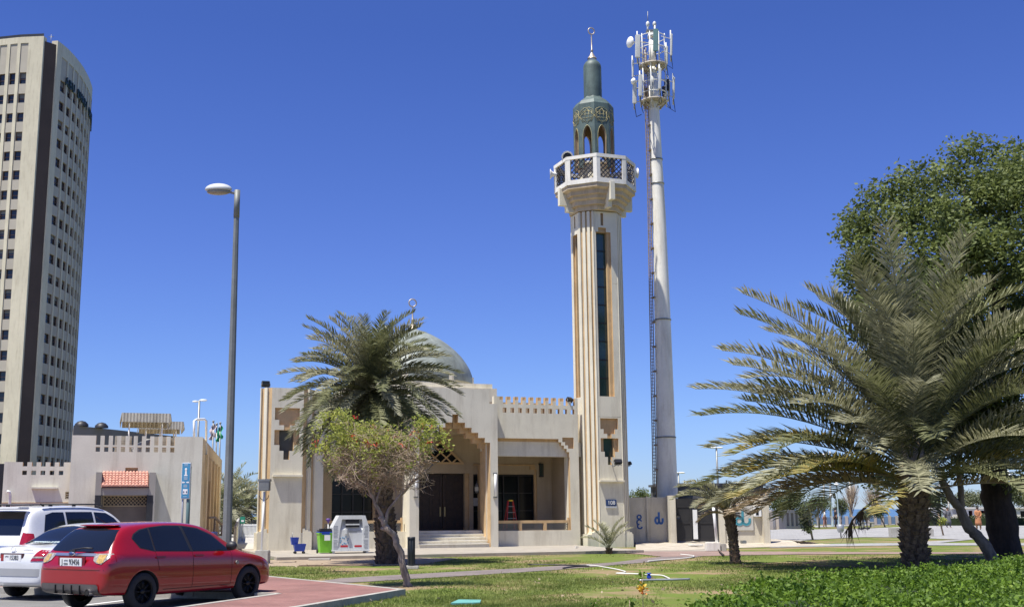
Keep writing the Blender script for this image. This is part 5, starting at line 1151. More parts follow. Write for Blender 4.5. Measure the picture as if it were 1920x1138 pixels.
def winpart(f, c, z0, hh, cw):
    m = MB(); e = .09
    for a, b, p, q in ((c-cw/2, c+cw/2, z0, z0+e), (c-cw/2, c+cw/2, z0+hh-e, z0+hh), (c-cw/2, c-cw/2+e, z0+e, z0+hh-e), (c+cw/2-e, c+cw/2, z0+e, z0+hh-e), (c-cw/2+e, c+cw/2-e, z0+hh*.42, z0+hh*.42+.05)):
        v = [f(a, .38, p), f(b, .38, p), f(b, .38, q), f(a, .38, q), f(a, .48, p), f(b, .48, p), f(b, .48, q), f(a, .48, q)]
        m.add(v, [(0, 1, 2, 3), (4, 5, 6, 7), (0, 1, 5, 4), (2, 3, 7, 6), (0, 3, 7, 4), (1, 2, 6, 5)])
    if (int(c*7+z0*3) % 7) in (0, 3): k_ = .3+.08*(int(z0*5) % 6); v = [f(c-cw/2+e, .46, z0+hh*(1-k_)), f(c+cw/2-e, .46, z0+hh*(1-k_)), f(c+cw/2-e, .46, z0+hh-e), f(c-cw/2+e, .46, z0+hh-e)]; m.add(v, [(0, 1, 2, 3)], 1)
    return m
allw = [(fL, c, z0, hh, 1.25) for c, z0, hh in wL if c > 20]+[(fR, c, z0, hh, 2.1) for c, z0, hh in wR if c < 16]
rest = MB()
for i, (f, c, z0, hh, cw) in enumerate(allw):
    mm = winpart(f, c, z0, hh, cw)
    if i < 100: mm.build('window_frame', [frm, blindm], tower)
    else: o_ = len(rest.v); rest.v += mm.v; rest.f += [[q+o_ for q in ff_] for ff_ in mm.f]; rest.m += mm.m; rest.s += mm.s
o = rest.build('window_frame', [frm, blindm], tower); o['kind'] = 'stuff'
m = MB(); m.prism([(-79.7, 198.2), (-77.9, 200.2), (-77.9, 210), (-86, 236), (-108, 215), (-108, 209), (-88, 200.6), (-80.8, 199.1), (-80.9, 202.6), (-78.9, 203)], 0, TZ-.8, 0); m.build('core', [towd], tower)
m = MB()
for i in range(len(Lp)-1): m.add([fv for fv in (Vector((*Lp[i], TZ+.002)), Vector((*Lp[i+1], TZ+.002)), Vector((*Lp[i+1], TZ+.5)), Vector((*Lp[i], TZ+.5)))], [(0, 1, 2, 3)])
m.build('roof_rail', [blackm], tower)
m = MB(); m.tube([(-79.5, 201, TZ-1), (-79.5, 201, TZ+1.6)], .05, 4); m.tube([(-80, 201, TZ+1.2), (-79, 201, TZ+1.2)], .05, 4); m.build('roof_aerial', [greymetal], tower)
letm = mat('green_sign_letters', (.012, .035, .032), .5, .1, 1, 0, 0)
s_ = 1.8+2.2
for k_, ch in enumerate('ABU DHABI CHAMBER'):
    if ch != ' ':
        p = fR(s_, -.12, TZ-6.6); q = fR(s_+.4, -.12, TZ-6.6); o = text('sign_letter', ch, 2.5, letm, tower, p, (PI/2, 0, math.atan2(q[1]-p[1], q[0]-p[0])), .12, sx=.82)
    s_ += 1.62
# grey annex next to the tower
an = thing('annex_building', 'plain dark grey low building behind the service block beside the tower', 'building', (0, 0, 0))
p1 = at(138, 797, 150); p2 = at(350, 806, 176); p0_ = at(98, 797, 160)
m = MB(); h_ = p1.z; m.prism([(p1.x, p1.y), (p2.x, p2.y), (p2.x-14, p2.y+25), (p0_.x-6, 190), (p0_.x, p0_.y+8)], 0, h_, 0); m.build('wall', [mat('dark_grey_render', (.16, .15, .145), .9, .1, .3, .03, 0)], an)
for px_, Y_ in ((148, 150), (186, 153)):
    q_ = at(px_, 797, Y_+1); d_ = thing('roof_dish', 'small dark round dish on the annex roof, %s' % ('nearer the tower' if px_ < 160 else 'farther from the tower'), 'dish', (q_.x, q_.y+1, h_), 0, 'dishes on the annex roof'); mm = MB(); mm.lathe([(.9, 0), (.85, .3), (.5, .62), (.02, .75)], 14, (0, 0, 0)); mm.build('dish_bowl', [blackm], d_); mm = MB(); mm.tube([(0, 0, -.1), (0, 0, .4)], .1, 6); mm.build('dish_stand', [blackm], d_)
# ------------------------------------------------------------------ service block on the left
D_ = 43.0
AF = Frame(at(374, 1000, D_), R(17)); AX = AF.x; AZ = AF.z
sb_ = thing('service_building', 'low cream block with battlements, a red tiled porch and a ramp side', 'building', AF.o, AF.a)
beige2 = mat('warm_cream_render', (.67, .64, .53), .9, .06, 1.0, .03, .1, 40, stain=.4); yel = mat('yellow_cream_render', (.78, .60, .34), .9, .12, 1.2, .05, .1, 30, stain=.6)  # yellow side render made extra light, so the unsunned wall looks lit
m = MB(); at0 = AZ(160, 815); at1 = AZ(365, 819.5); topz = (at0+at1)/2
cx0 = AX(180, 830); cx1 = AX(328, 830); nn_ = 10; pt = (cx1-cx0)/9.4
czm = AZ(250, 834.5); czt = topz-.02; ch1 = AZ(250, 838); ch0 = AZ(250, 847)
ops = []
for i in range(nn_):
    a = cx0+pt*i*.985; ops.append((a, a+pt*.5, czm, topz+1, None, 0, 1)); ops.append((a, a+pt*.5, ch0, ch1, None, 0, 1))
xl = AX(133.5, 850)
ops.append((cx0, cx1+.05, topz-.12, topz+1, None, 0, 1)) if False else None
pxl, pxr = AX(178.5, 930), AX(284, 930)
ops += [(pxl, pxr, 0, AZ(230, 926), .9, 2, 2)]
z1_, z2_, z3_ = AZ(245, 889), AZ(245, 884), AZ(245, 876.5)
ops += [(AX(227, 885), AX(266, 885), z1_-.1, z2_, .07, 1, 1), (AX(235, 880), AX(258.5, 880), z2_, z3_, .07, 1, 1)]
for (a, b_) in ((AX(323, 878), AX(328, 890)), (AX(324, 918), AX(330, 935))): pass
relief(m, xl, 0, 0, topz, ops, .3, 0, 0)
m.build('front_wall', [beige2, ochre, tan_in], sb_)
# left wing
m = MB(); wx0_ = AX(6, 900, .35); wt = AZ(60, 866, .35); a0 = AX(42, 880, .35); pt2 = (AX(119, 880, .35)-a0)/4.5
ops = []
for i in range(5): a = a0+pt2*i; ops.append((a, a+pt2*.5, AZ(80, 874, .35), wt+1, None, 0, 1)); ops.append((a, a+pt2*.5, AZ(80, 890, .35), AZ(80, 882, .35), None, 0, 1))
ops += [(AX(59, 915, .35), AX(108.5, 915, .35), AZ(80, 916, .35), AZ(80, 913, .35), -.17, 0, 0), (AX(122, 930, .35), AX(131.5, 930, .35), AZ(125, 935, .35), AZ(125, 921.5, .35), .1, 0, 0)]+[(AX(123.5, 930, .35), AX(130.5, 930, .35), AZ(125, 933-4*i, .35), AZ(125, 931-4*i, .35), .2, 1, 0) for i in range(3)]
ops += [(wx0_, xl, AZ(80, 942.5, .35), AZ(80, 941, .35), -.02, 1, 0)]
relief(m, wx0_, xl, 0, wt, ops, .3, .35, 0); m.build('wing_wall', [beige2, ochre], sb_)
m = MB(); px_ = AX(18.5, 950, .35); m.tube([(px_, .25, 0), (px_, .25, AZ(18, 930, .35)), (px_-.03, .2, AZ(18, 927, .35)+.1), (px_-.12, .18, AZ(18, 927, .35)+.12)], .05, 8); m.build('vent_pipe', [whitep], sb_)
m = MB(); m.box(wx0_-3, wx0_-.02, 2.0, 3, 0, wt, 0); m.build('dark_gap', [blackm], sb_)
# hall behind + right side wall
P0 = AF.w(0, 0); dirb = Vector((math.sin(R(-10.5)), math.cos(R(10.5)), 0)); Pb = P0+dirb*19.5; lb0 = AF.w(xl+.02, .31); lb1 = AF.w(xl+.02, 14)
def loc2(p): q = Vector(p)-AF.o; return (q.dot(AF.ex), q.dot(AF.ey))
pb_ = loc2(Pb); rz_ = topz-.75
m = MB(); 
m.prism([(xl+.01, .31), (-.31, .31), (pb_[0]-.3, pb_[1]), (xl+.01, 14)], 0, rz_, 0)
dv = Vector((pb_[0], pb_[1], 0)); Ls = dv.length; dv.normalize(); sn = Vector((dv.y, -dv.x, 0))
def sf(x, y, z): q = dv*x-sn*y; return (q.x, q.y, z)
gro = [(x_, x_+.22, .5, topz-.9-.3*(i % 3), .06, 1, 1) for i, x_ in enumerate([1.2+1.9*i for i in range(9)])]+[(2.0+3.1*i, 3.0+3.1*i, .3, topz-.55, -.10, 0, 0) for i in range(5)]
relief(m, .01, Ls, 0, topz-.02, gro, .3, 0, 0, sf); m.build('side_wall', [yel, ochre], sb_)
# merlon caps side and roof parapet left
# porch of the service block
m = MB(); yo = -.62
for a, b_ in ((AX(178, 930, yo), AX(189, 930, yo)), (AX(278.5, 930, yo), AX(287.5, 930, yo))):
    m.box(a, b_, yo, -.003, AZ(230, 928, yo), AZ(230, 885, yo), 0)
xa, xb = AX(178, 930, yo), AX(287.5, 930, yo)
m.box(xa+.002, xb+.0, yo+.03, -.003, AZ(230, 928, yo)-.0, AZ(230, 914.5, yo), 0); m.box(xa, xa+.2, yo, -.003, 0, AZ(230, 928, yo), 1); m.box(xb-.22, xb, yo, -.003, 0, AZ(230, 928, yo), 1); m.box(xb, xb+.06, yo+.001, -.004, 0, AZ(230, 885, yo)-.002, 0)
m.build('porch', [mat('grey_render', (.30, .28, .25), .9, .08, 1, .03, .05), blackm], sb_)
tile = mat('terracotta_tiles', (.46, .21, .15), .85, .3, 9, .15, .2, 30, var2=(.66, .36, .27)); m = MB()
ta, tb2 = AX(190.5, 910, yo), AX(278, 910, yo); zb0 = AZ(230, 914.5, yo)+.02; zt0 = AZ(230, 889)+.05; nt_ = 14; wt_ = (tb2-ta)/nt_
for i in range(nt_):
    xm = ta+wt_*(i+.5)
    for j in range(6):
        f0, f1 = j/6, (j+1.12)/6; y0_, y1_ = yo-.1+(-yo+.08)*f0, yo-.1+(-yo+.08)*f1; z0_, z1_2 = zb0+(zt0-zb0)*f0+.02, zb0+(zt0-zb0)*f1
        vs = []
        for (yy, zz2, rr_) in ((y0_, z0_+.02, .58), (y1_, z1_2, .48)):
            for k_ in range(7): a_ = PI*k_/6; vs.append((xm-math.cos(a_)*wt_*rr_, yy, zz2+math.sin(a_)*.07))
        m.add(vs, [(k_, k_+1, k_+8, k_+7) for k_ in range(6)]+[tuple(range(7))], 0, False)
m.quad((ta, yo-.08, zb0), (tb2, yo-.08, zb0), (tb2, -.01, zt0), (ta, -.01, zt0)); m.build('tiled_roof', [tile], sb_)
m = MB(); la, lb2 = AX(195, 937), AX(276, 937); z0_, z1_2 = AZ(230, 947), AZ(230, 930); yl = .2
m.box(la, lb2, yl+.08, yl+.1, z0_, z1_2, 1)
for a, b_, c, d in ((la, lb2, z0_-.04, z0_), (la, lb2, z1_2, z1_2+.04), (la-.04, la, z0_-.04, z1_2+.04), (lb2, lb2+.04, z0_-.04, z1_2+.04)): m.box(a, b_, yl, yl+.07, c, d)
hh = z1_2-z0_; x = la-hh
while x < lb2:
    for sg in (1, -1):
        t_0 = max(0, (la-x)/hh); t_1 = min(1, (lb2-x)/hh)
        if t_1 > t_0: bar(m, x+hh*t_0, z0_+(hh*t_0 if sg > 0 else hh-hh*t_0), x+hh*t_1, z0_+(hh*t_1 if sg > 0 else hh-hh*t_1), yl+.04+.02*sg, .012)
    x += .13
m.build('lattice', [tan_in, blackm], sb_)
m = MB(); m.box(la-.3, lb2+.3, .25, .9, 0, AZ(230, 948), 0); m.build('shutter', [mat('brown_shutter', (.17, .14, .115), .6, .1, 3, 0, 0)], sb_)
# roof things
def roofp(px, py, Y): return at(px, py, Y)
corr = mat('corrugated_beige', (.30, .29, .255), .6, .12, 3, .05, 0, stain=.5)
def canopy(x0, y0, x1, y1, Y, label, wy, sdy):
    a = at(x0, y0, Y); b = at(x1, y0, Y); zt = a.z; zb = at(x0, y1, Y).z; t = thing('roof_canopy', label, 'canopy', (a.x, Y, rz_), AF.a, 'tank shades on the service block roof'); L = (b.x-a.x)/math.cos(AF.a); h = zt-zb; z0 = zb-rz_; z1 = zt-rz_
    m = MB(); n = 22; m.box(.05, L-.05, .05, wy-.05, z1-.04, z1)
    def skirt(f, n):
        vs = []
        for i in range(n*2+1): vs += [f(i/(n*2), .022*(i % 2), z1), f(i/(n*2), .06+.022*(i % 2), z0+.05)]
        m.add(vs, [(2*i, 2*i+2, 2*i+3, 2*i+1) for i in range(n*2)], 0)
    skirt(lambda u, o, z: (u*L, -o, z), n//2+4); skirt(lambda u, o, z: (L+o, u*wy, z), n//2); skirt(lambda u, o, z: (-o, u*wy, z), n//2); skirt(lambda u, o, z: (u*L, wy+o, z), n//2)
    m.build('sheet_cover', [corr], t)
    for xx_ in (.3, L-.3):
        for yy in (.3, wy-.3): q = MB(); q.tube([(xx_, yy, -.02), (xx_, yy, z1-.04)], .035, 6); q.build('post', [whitep], t)
    return t
canopy(229, 773.5, 313, 793, 46.5, 'large corrugated canopy on posts above the service block roof', 3.4, 0)
canopy(262, 789, 338, 806, 51.5, 'smaller corrugated canopy behind the large one on the roof', 3.2, 0)
tk = at(270, 812, 49); t = thing('water_tank', 'pale conical water tank under the roof canopies', 'water tank', (tk.x, 50.5, rz_)); m = MB(); m.lathe([(1.1, 0), (1.15, .55), (.9, .85), (.35, 1.1), (.3, 1.15), (.01, 1.16)], 24, (0, 0, 0)); m.build('tank_body', [corr], t); m = MB(); m.box(.15, .45, -1.2, -.9, .4, .9); m.build('valve_box', [greymetal], t)
for i, px_ in enumerate((232, 305, 318)):
    q_ = at(px_, 815, 45.5+i*.6); t = thing('roof_unit', 'boxy beige cooling unit on the service block roof, %s' % ('leftmost of the three', 'middle one under the canopy', 'rightmost of the three')[i], 'cooling unit', (q_.x, q_.y, rz_), AF.a, 'cooling units on the roof'); m = MB(); m.bbox(-.32, .32, -.3, .3, .08, .95, .02); [m.box(-.28, .28, -.31, -.302, .2+.08*k_, .24+.08*k_) for k_ in range(8)]; m.build('casing', [corr], t); m = MB(); [m.box(x_-.04, x_+.04, -.2, .2, 0, .08) for x_ in (-.25, .25)]; m.build('feet', [blackm], t)
t = thing('pipe_hoop', 'white hoop of pipe standing on the service block parapet', 'pipe', (0, 0, 0)); a = at(364, 822, 43.4); b_ = at(364, 786, 43.4); c = at(387, 786, 45.4); d_ = at(387, 838, 45.4); m = MB(); m.tube([a, b_+Vector((0, 0, -.06)), b_+Vector((.06, .1, 0)), c+Vector((-.06, -.1, 0)), c+Vector((0, 0, -.06)), d_+Vector((0, 0, -.4))], .045, 8); m.build('pipe', [whitep], t)
m = MB(); m.box(a.x-.08, a.x+.08, a.y-.08, a.y+.08, a.z-.03, a.z+.02); m.build('foot_plate', [greymetal], t)
# ------------------------------------------------------------------ blue direction sign
sg_ = at(345, 1000, 33); t = thing('direction_sign', 'tall narrow blue sign with white arrows and symbols on two posts', 'sign', (sg_.x, 33, 0), R(-8))
Zs = lambda y: at(345, y, 33).z
sw = (at(354, 900, 33).x-at(337, 900, 33).x)/2/.98; zb, zt = Zs(935), Zs(867)
bluem = mat('sign_blue', (.05, .24, .42), .4, .06, 3, .02, 0)
m = MB(); m.bbox(-sw, sw, -.03, .03, zb, zt, .008); m.build('sign_panel', [whitep], t); m = MB(); m.box(-sw+.015, sw-.015, -.036, -.031, zb+.02, zt-.02); m.build('blue_face', [bluem], t)
m = MB(); m.tube([(-sw*.62, .02, 0), (-sw*.62, .02, zt-.1)], .03, 8); m.build('post', [steel], t); m = MB(); m.tube([(sw*.55, .05, 0), (sw*.55, .05, zt-.1)], .055, 10); m.build('post', [mat('teal_post', (.10, .17, .17), .5, .1, 3, 0, 0)], t)
m = MB(); yf = -.04; H_ = zt-zb
m.box(-.025, .025, yf, yf+.004, zb+H_*.66, zb+H_*.78); m.ell((0, yf, zb+H_*.81), (.035, .004, .04)); m.box(-.05, .05, yf, yf+.004, zb+H_*.63, zb+H_*.66)
for s_ in (-1, 1): m.add([(s_*.02, yf, zb+H_*.44), (s_*.07, yf, zb+H_*.44), (s_*.07, yf, zb+H_*.42), (s_*.11, yf, zb+H_*.455), (s_*.07, yf, zb+H_*.49), (s_*.07, yf, zb+H_*.47), (s_*.02, yf, zb+H_*.47)], [(0, 1, 2, 3, 4, 5, 6)])
m.box(-.07, .07, yf, yf+.004, zb+H_*.13, zb+H_*.27); 
for z_0 in (.95, .91, .585, .555, .53, .38, .35, .325, .06): m.box(-.055-.02*(z_0 % .1), .055, yf, yf+.004, zb+H_*z_0, zb+H_*z_0+.008)
m.build('white_symbols', [whitep], t)
m = MB(); [m.ell((s_*.04, yf-.003, zb+H_*.19), (.018, .003, .03)) for s_ in (-1, 1)]; m.build('dark_symbols', [navy], t)
# ------------------------------------------------------------------ flood lamp on white pole with concrete foot
fb_ = gp(492, 1056); t = thing('flood_lamp_post', 'grey box flood lamp on a slim white pole at the mosque left corner', 'lamp post', fb_)
s_ = fb_.y/2150; zl = at(491, 921, fb_.y).z
m = MB(); m.bbox(-.22, .22, -.2, .2, 0, .42, .02); m.build('concrete_block', [concrete], t); m = MB(); m.tube([(-.04, 0, .4), (0, 0, zl)], .035, 8); m.build('pole', [whitep], t)
m = MB(); m.bbox(-.18, .18, -.13, .13, zl+.02, zl+.38, .02); m.box(-.20, .20, -.14, .14, zl+.33, zl+.40); m.build('lamp_box', [greymetal], t); m = MB(); m.tube([(-.15*math.cos(a_), -.02, zl-.12-.16*math.sin(a_)) for a_ in [PI*i/10 for i in range(11)]], .012, 5); m.build('cable_loop', [blackm], t)
# ------------------------------------------------------------------ behind the gap between the buildings
def flagpole(px, ytop, ybot, col, label, Y):
    a = at(px, ybot, Y); b = at(px, ytop, Y); t = thing('flagpole', label, 'flagpole', (a.x, Y, 0), 0, 'flagpoles behind the service block'); m = MB(); m.tube([(0, 0, 0), (b.x-a.x, 0, b.z)], [.09, .06], 8); m.ell((b.x-a.x, 0, b.z), (.1, .1, .1)); m.build('pole', [greymetal], t)
    if col is not None:
        m = MB(); x0 = b.x-a.x; vs = []
        for i in range(9):
            for j in range(7): vs.append((x0-.25+.45*j/6+.1*math.sin(i*1.3+j), .15*math.sin(j*1.6+i*.5), b.z-.3-1.1*i/8-.15*math.sin(j)))
        m.add(vs, [(i*7+j, i*7+j+1, (i+1)*7+j+1, (i+1)*7+j) for i in range(8) for j in range(6)], 0, True); m.build('flag', [col], t)
    return t
flagpole(400, 790, 852, mat('faded_white_flag', (.55, .45, .45), .8, .3, 3, 0, 0), 'flagpole with a limp whitish flag behind the service block', 95)
flagpole(406.5, 795, 858, None, 'bare flagpole between the two flags behind the service block', 95)
flagpole(413, 793, 862, mat('green_flag', (.02, .30, .14), .8, .3, 3, 0, 0), 'flagpole with a limp green flag behind the service block', 95)
dl = at(371, 820, 90); t = thing('street_lamp', 'distant street lamp with twin flat heads above the service block roof', 'street lamp', (dl.x, 90, 0), 0); zt_ = at(371, 751, 90).z
m = MB(); m.tube([(0, 0, 0), (0, 0, zt_)], [.14, .08], 8); m.build('pole', [greymetal], t); m = MB(); m.ell((.3, 0, zt_+.03), (.34, .2, .08)); m.ell((-.3, 0, zt_-.06), (.26, .2, .07)); m.build('lamp_head', [whitep], t)
# ramp wall, road fence, palms
rw0 = gp(437, 1032); rw1 = gp(447, 1000); t = thing('ramp_wall', 'low cream wall rising beside the driveway behind the street lamp', 'wall', rw0); v_ = rw1-rw0
m = MB(); h0 = at(438, 990, rw0.y).z; h1 = at(444, 969, rw1.y).z; sd2 = Vector((v_.y, -v_.x, 0)).normalized()*.12
m.add([(0, 0, 0), v_, v_+Vector((0, 0, h1)), Vector((0, 0, h0))]+[Vector(q)+sd2 for q in ((0, 0, 0), v_, v_+Vector((0, 0, h1)), Vector((0, 0, h0)))], [(0, 1, 2, 3), (4, 5, 6, 7), (3, 2, 6, 7), (0, 3, 7, 4), (1, 2, 6, 5)]); m.build('wall', [beige2], t); m = MB(); m.tube([sd2/2+Vector((0, 0, h0+.03)), v_+sd2/2+Vector((0, 0, h1+.03))], .08, 6); m.build('coping', [concrete], t)
hr = at(418, 1000, 46); t = thing('handrail', 'brown handrail beside the ramp of the service block', 'handrail', (0, 0, 0)); m = MB(); m.tube([at(391, 970, 45), at(403, 970, 45.5), at(418, 985, 46)], .05, 6); m.build('rail', [rust], t); m = MB(); [m.tube([at(x_, y_, 45.5), Vector((at(x_, y_, 45.5).x, 45.5, 0))], .035, 5) for x_, y_ in ((403, 971), (416, 984))]; m.build('rail_post', [rust], t)
q_ = at(393, 1010, 40); t = thing('skip_bin', 'blue and dark bin standing at the foot of the ramp behind the red car', 'bin', (q_.x, 40, 0)); zt_ = at(393, 997, 40).z; m = MB(); m.prism([(-.28, -.3), (.18, -.3), (.2, .3), (-.3, .3)], .1, zt_); m.build('bin_body', [mat('bin_blue', (.02, .05, .28), .5, .1, 4, 0, 0)], t); m = MB(); m.prism([(.2, -.3), (.62, -.28), (.62, .3), (.2, .3)], .0, zt_-.15); m.build('side_box', [greymetal], t)
fa, fb2 = gp(452, 997), gp(487, 999); 
t = thing('road_fence', 'white picket railing along the road behind the beige car', 'fence', (0, 0, 0)); m = MB(); L_ = Vector((at(446, 985, 75).x, 75, 0)); R_ = Vector((at(500, 985, 75).x, 75, 0)); n_ = 22; zt_ = at(470, 982, 75).z
for i in range(n_+1): q = L_.lerp(R_, i/n_); m.box(q.x-.03, q.x+.03, 74.97, 75.03, 0, zt_)
m.build('pickets', [whitep], t); m = MB(); m.box(L_.x, R_.x, 74.96, 75.04, zt_-.12, zt_-.04); m.box(L_.x, R_.x, 74.96, 75.04, .1, .18); m.build('fence_rail', [whitep], t)
q_ = at(455, 975, 68); t = thing('road_sign', 'small green road sign below the distant palms', 'sign', (q_.x, 68, 0)); z0_, z1_ = at(455, 981, 68).z, at(455, 968, 68).z; m = MB(); m.bbox(-.14, .14, -.03, .03, z0_, z1_, .01); m.build('sign_panel', [mat('sign_green', (.02, .22, .14), .5, .05, 3, 0, 0)], t); m = MB(); m.tube([(0, .05, 0), (0, .05, z1_)], .03, 6); m.build('post', [steel], t); m = MB(); m.box(-.08, .08, -.035, -.031, z0_+.1, z0_+.2); m.build('white_symbols', [whitep], t)
for px_, yb_, yt_, Yd, lab, sc_ in ((466, 975, 935, 82, 'distant date palm behind the beige car', 1.0), (435, 970, 925, 88, 'distant date palm half hidden by the street lamp pole', 1.15), (425, 985, 940, 78, 'distant date palm at the corner of the service block', .9)):
    q_ = at(px_, yt_+12, Yd); t = thing('palm_tree', lab, 'palm tree', (q_.x, Yd, 0), 0, 'palms behind the gap'); m = MB(); m.tube([(0, 0, 0), (0, 0, q_.z*.6), (0, 0, q_.z)], [.3, .25, .2], 8); m.build('trunk', [palmbark], t); m = MB(); crown(m, random.Random(px_), (0, 0, q_.z), 44, 2.6*sc_, R(85), R(-40), 1.1, 22, .55, .07, grey=.4); m.build('crown', FM, t)
for px_, wd_, yt_ in ((432, 26, 925), (480, 20, 950)): bush_tree(px_, 0, yt_, wd_, 'dark dense tree behind the palms %s' % ('left of the street lamp pole' if px_ < 440 else 'beside the mosque corner'), mt=ficusm, seed=px_, Yd=96, trunk=False)
# tiny far lamp post in the gap
q_ = at(460, 960, 120); t = thing('street_lamp', 'tiny far street lamp above the distant palms', 'street lamp', (q_.x, 120, 0), 0); zt_ = at(460, 913, 120).z; m = MB(); m.tube([(0, 0, 0), (0, 0, zt_)], .06, 6); m.build('pole', [greymetal], t); m = MB(); m.ell((.2, 0, zt_), (.28, .12, .07)); m.build('lamp_head', [whitep], t)
# ------------------------------------------------------------------ telecom mast
YM = 56.5
mp_ = lambda x, y, dy=0: at(x, y, YM+dy)
mb_ = at(1251, 1000, YM); mb_.z = 0
mast = thing('telecom_mast', 'tall tapering white mobile phone mast crowned with antenna panels behind the compound', 'mast', mb_)
def ml(x, y, dy=0): return mp_(x, y, dy)-mb_
polem = mat('mast_white_concrete', (.80, .77, .69), .7, .05, .8, .03, .05, 20, stain=.45)
P = [(1253, 1005, 20.5), (1251.3, 925, 19.4), (1243, 620, 15.2), (1235.5, 400, 12.3), (1230.5, 300, 11), (1226.5, 205, 9.6), (1224, 140, 9.4)]
m = MB(); pts = [ml(x, y) for x, y, r in P]; rad = [r/2150*(YM*.984+(p.z-HC)*.178) for (x, y, r), p in zip(P, pts)]; pts[0].z = 0; m.tube(pts, rad, 32); 
tp_ = ml(1222.5, 62); m.tube([pts[-1], ml(1223.5, 128)], [rad[-1], rad[-1]*.7], 28); m.tube([ml(1223.5, 130), ml(1222.5, 70)], rad[-1]*.66, 24); m.tube([ml(1222.6, 72), ml(1222.4, 64)], rad[-1]*.9, 20); m.build('pole', [polem], mast)
for fy in (300, 345, 600, 820):
    m = MB()
    q = at(*[(np.interp(fy, [p[1] for p in P[::-1]], [p[0] for p in P[::-1]])), fy], YM)-mb_; rr_ = np.interp(fy, [p[1] for p in P[::-1]], rad[::-1]); m.lathe([(rr_+.01, -.03), (rr_+.035, -.03), (rr_+.035, .03), (rr_+.01, .03)], 24, (q.x, q.y, q.z)); m.build('joint_band', [greymetal], mast)
m = MB(); ladx = lambda y: np.interp(y, [60, 215, 345, 600, 925], [1207, 1213.5, 1217.5, 1222, 1228.3]); ys_ = list(range(925, 70, -6))
for o_ in (-3.4, 2.6): m.tube([ml(ladx(y)+o_, y, -.1) for y in range(930, 60, -40)], .028, 5)
for y in ys_: a = ml(ladx(y)-3.4, y, -.1); b_ = ml(ladx(y)+2.6, y, -.1); m.tube([a, b_], .015, 4, 0, False)
m.tube([ml(ladx(y)-.6, y, -.25) for y in range(930, 60, -40)], .02, 4)
m.build('ladder', [rust], mast)
m = MB()
for y in range(880, 230, -46): a = ml(ladx(y)+2.6, y, -.1); b_ = ml(ladx(y)+7, y); m.obox((a+b_)/2, b_-a, (0, 1, 0), (0, 0, 1), .14, .12, .04)
m.build('ladder_bracket', [rust], mast)
def ring(y, rx, name):
    c = ml(np.interp(y, [60, 215], [1222.3, 1227]), y); r_ = rx/2150*(YM*.984+(c.z-HC)*.178); m = MB()
    m.lathe([(.3, 0), (r_, 0), (r_+.03, .03), (r_+.03, .08), (r_, .1), (.3, .1)], 32, (c.x, c.y, c.z)); 
    for i in range(10): a = 2*PI*i/10; m.tube([(c.x+.3*math.cos(a), c.y+.3*math.sin(a), c.z-.35), (c.x+r_*.95*math.cos(a), c.y+r_*.95*math.sin(a), c.z-.02)], .03, 4)
    m.build(name, [mat('rusty_white_steel', (.50, .44, .35), .7, .25, 4, .1, .1, stain=.6)], mast); return c, r_
c1, r1_ = ring(193, 24.5, 'platform'); c2, r2_ = ring(126, 24.5, 'platform')
m = MB()
for c, r_, dz in ((c1, r1_, 1.0), (c2, r2_, .95), (c1, r1_, .45), (c2, r2_, 1.6)): m.tube([(c.x+r_*math.cos(a), c.y+r_*math.sin(a), c.z+dz) for a in [2*PI*i/24 for i in range(25)]], .025, 5)
for c, r_, h_ in ((c1, r1_, 1.75), (c2, r2_, 1.7)):
    for i in range(9): a = 2*PI*i/9+.2; m.tube([(c.x+r_*math.cos(a), c.y+r_*math.sin(a), c.z-.2), (c.x+r_*math.cos(a), c.y+r_*math.sin(a), c.z+h_)], .028, 5)
m.build('guard_rail', [antw], mast)
def panel(x0, x1, y0, y1, dy, mt=None, tilt=0):
    xc = (x0+x1)/2; a = ml(xc, y1, dy); b_ = ml(xc, y0, dy); w_ = (x1-x0)/2/2150*(YM*.984+3.5); q = MB(); d = (b_-a); L = d.length
    q.bbox(-w_, w_, -.07, .07, 0, L, .03); o = q.build('panel_antenna', [mt or antw], mast, a); o.rotation_euler = (R(4), math.atan2(b_.x-a.x, b_.z-a.z), R(tilt))
    q = MB(); q.tube([a+Vector((0, .18, -.25)), b_+Vector((0, .18, .3))], .035, 6); [q.tube([a.lerp(b_, t_), a.lerp(b_, t_)+Vector((0, .18, 0)), Vector((c1.x+(a.x-c1.x)*.5, c1.y+(a.y-c1.y)*.4, a.lerp(b_, t_).z))], .02, 4) for t_ in (.15, .85)]; q.tube([a+Vector((0, 0, 0)), a+Vector((.05, .1, -.35)), a+Vector((.12, .3, -.6)), Vector((c1.x+(a.x-c1.x)*.6, c1.y+.3, a.z-.4))], .018, 4, 1); q.build('antenna_mount', [antw, blackm], mast)
tealp = mat('teal_antenna_plastic', (.16, .28, .27), .5, .08, 3, .02, 0)
for a in ((1191, 1200.5, 67, 109, -1.0), (1256.5, 1260.5, 65, 105, .3), (1197, 1204, 141.5, 181, -1.1), (1186, 1193.5, 158, 195, -.2), (1234.5, 1239.8, 129, 168, -1.3), (1261, 1265, 146, 186, .4), (1248, 1252, 88, 122, .9), (1185, 1188, 113, 146, 0), (1208, 1212, 102, 122, 1.1), (1252, 1256, 150, 180, .9)): panel(*a)
panel(1224.6, 1233.8, 56, 97, -1.25, tealp)
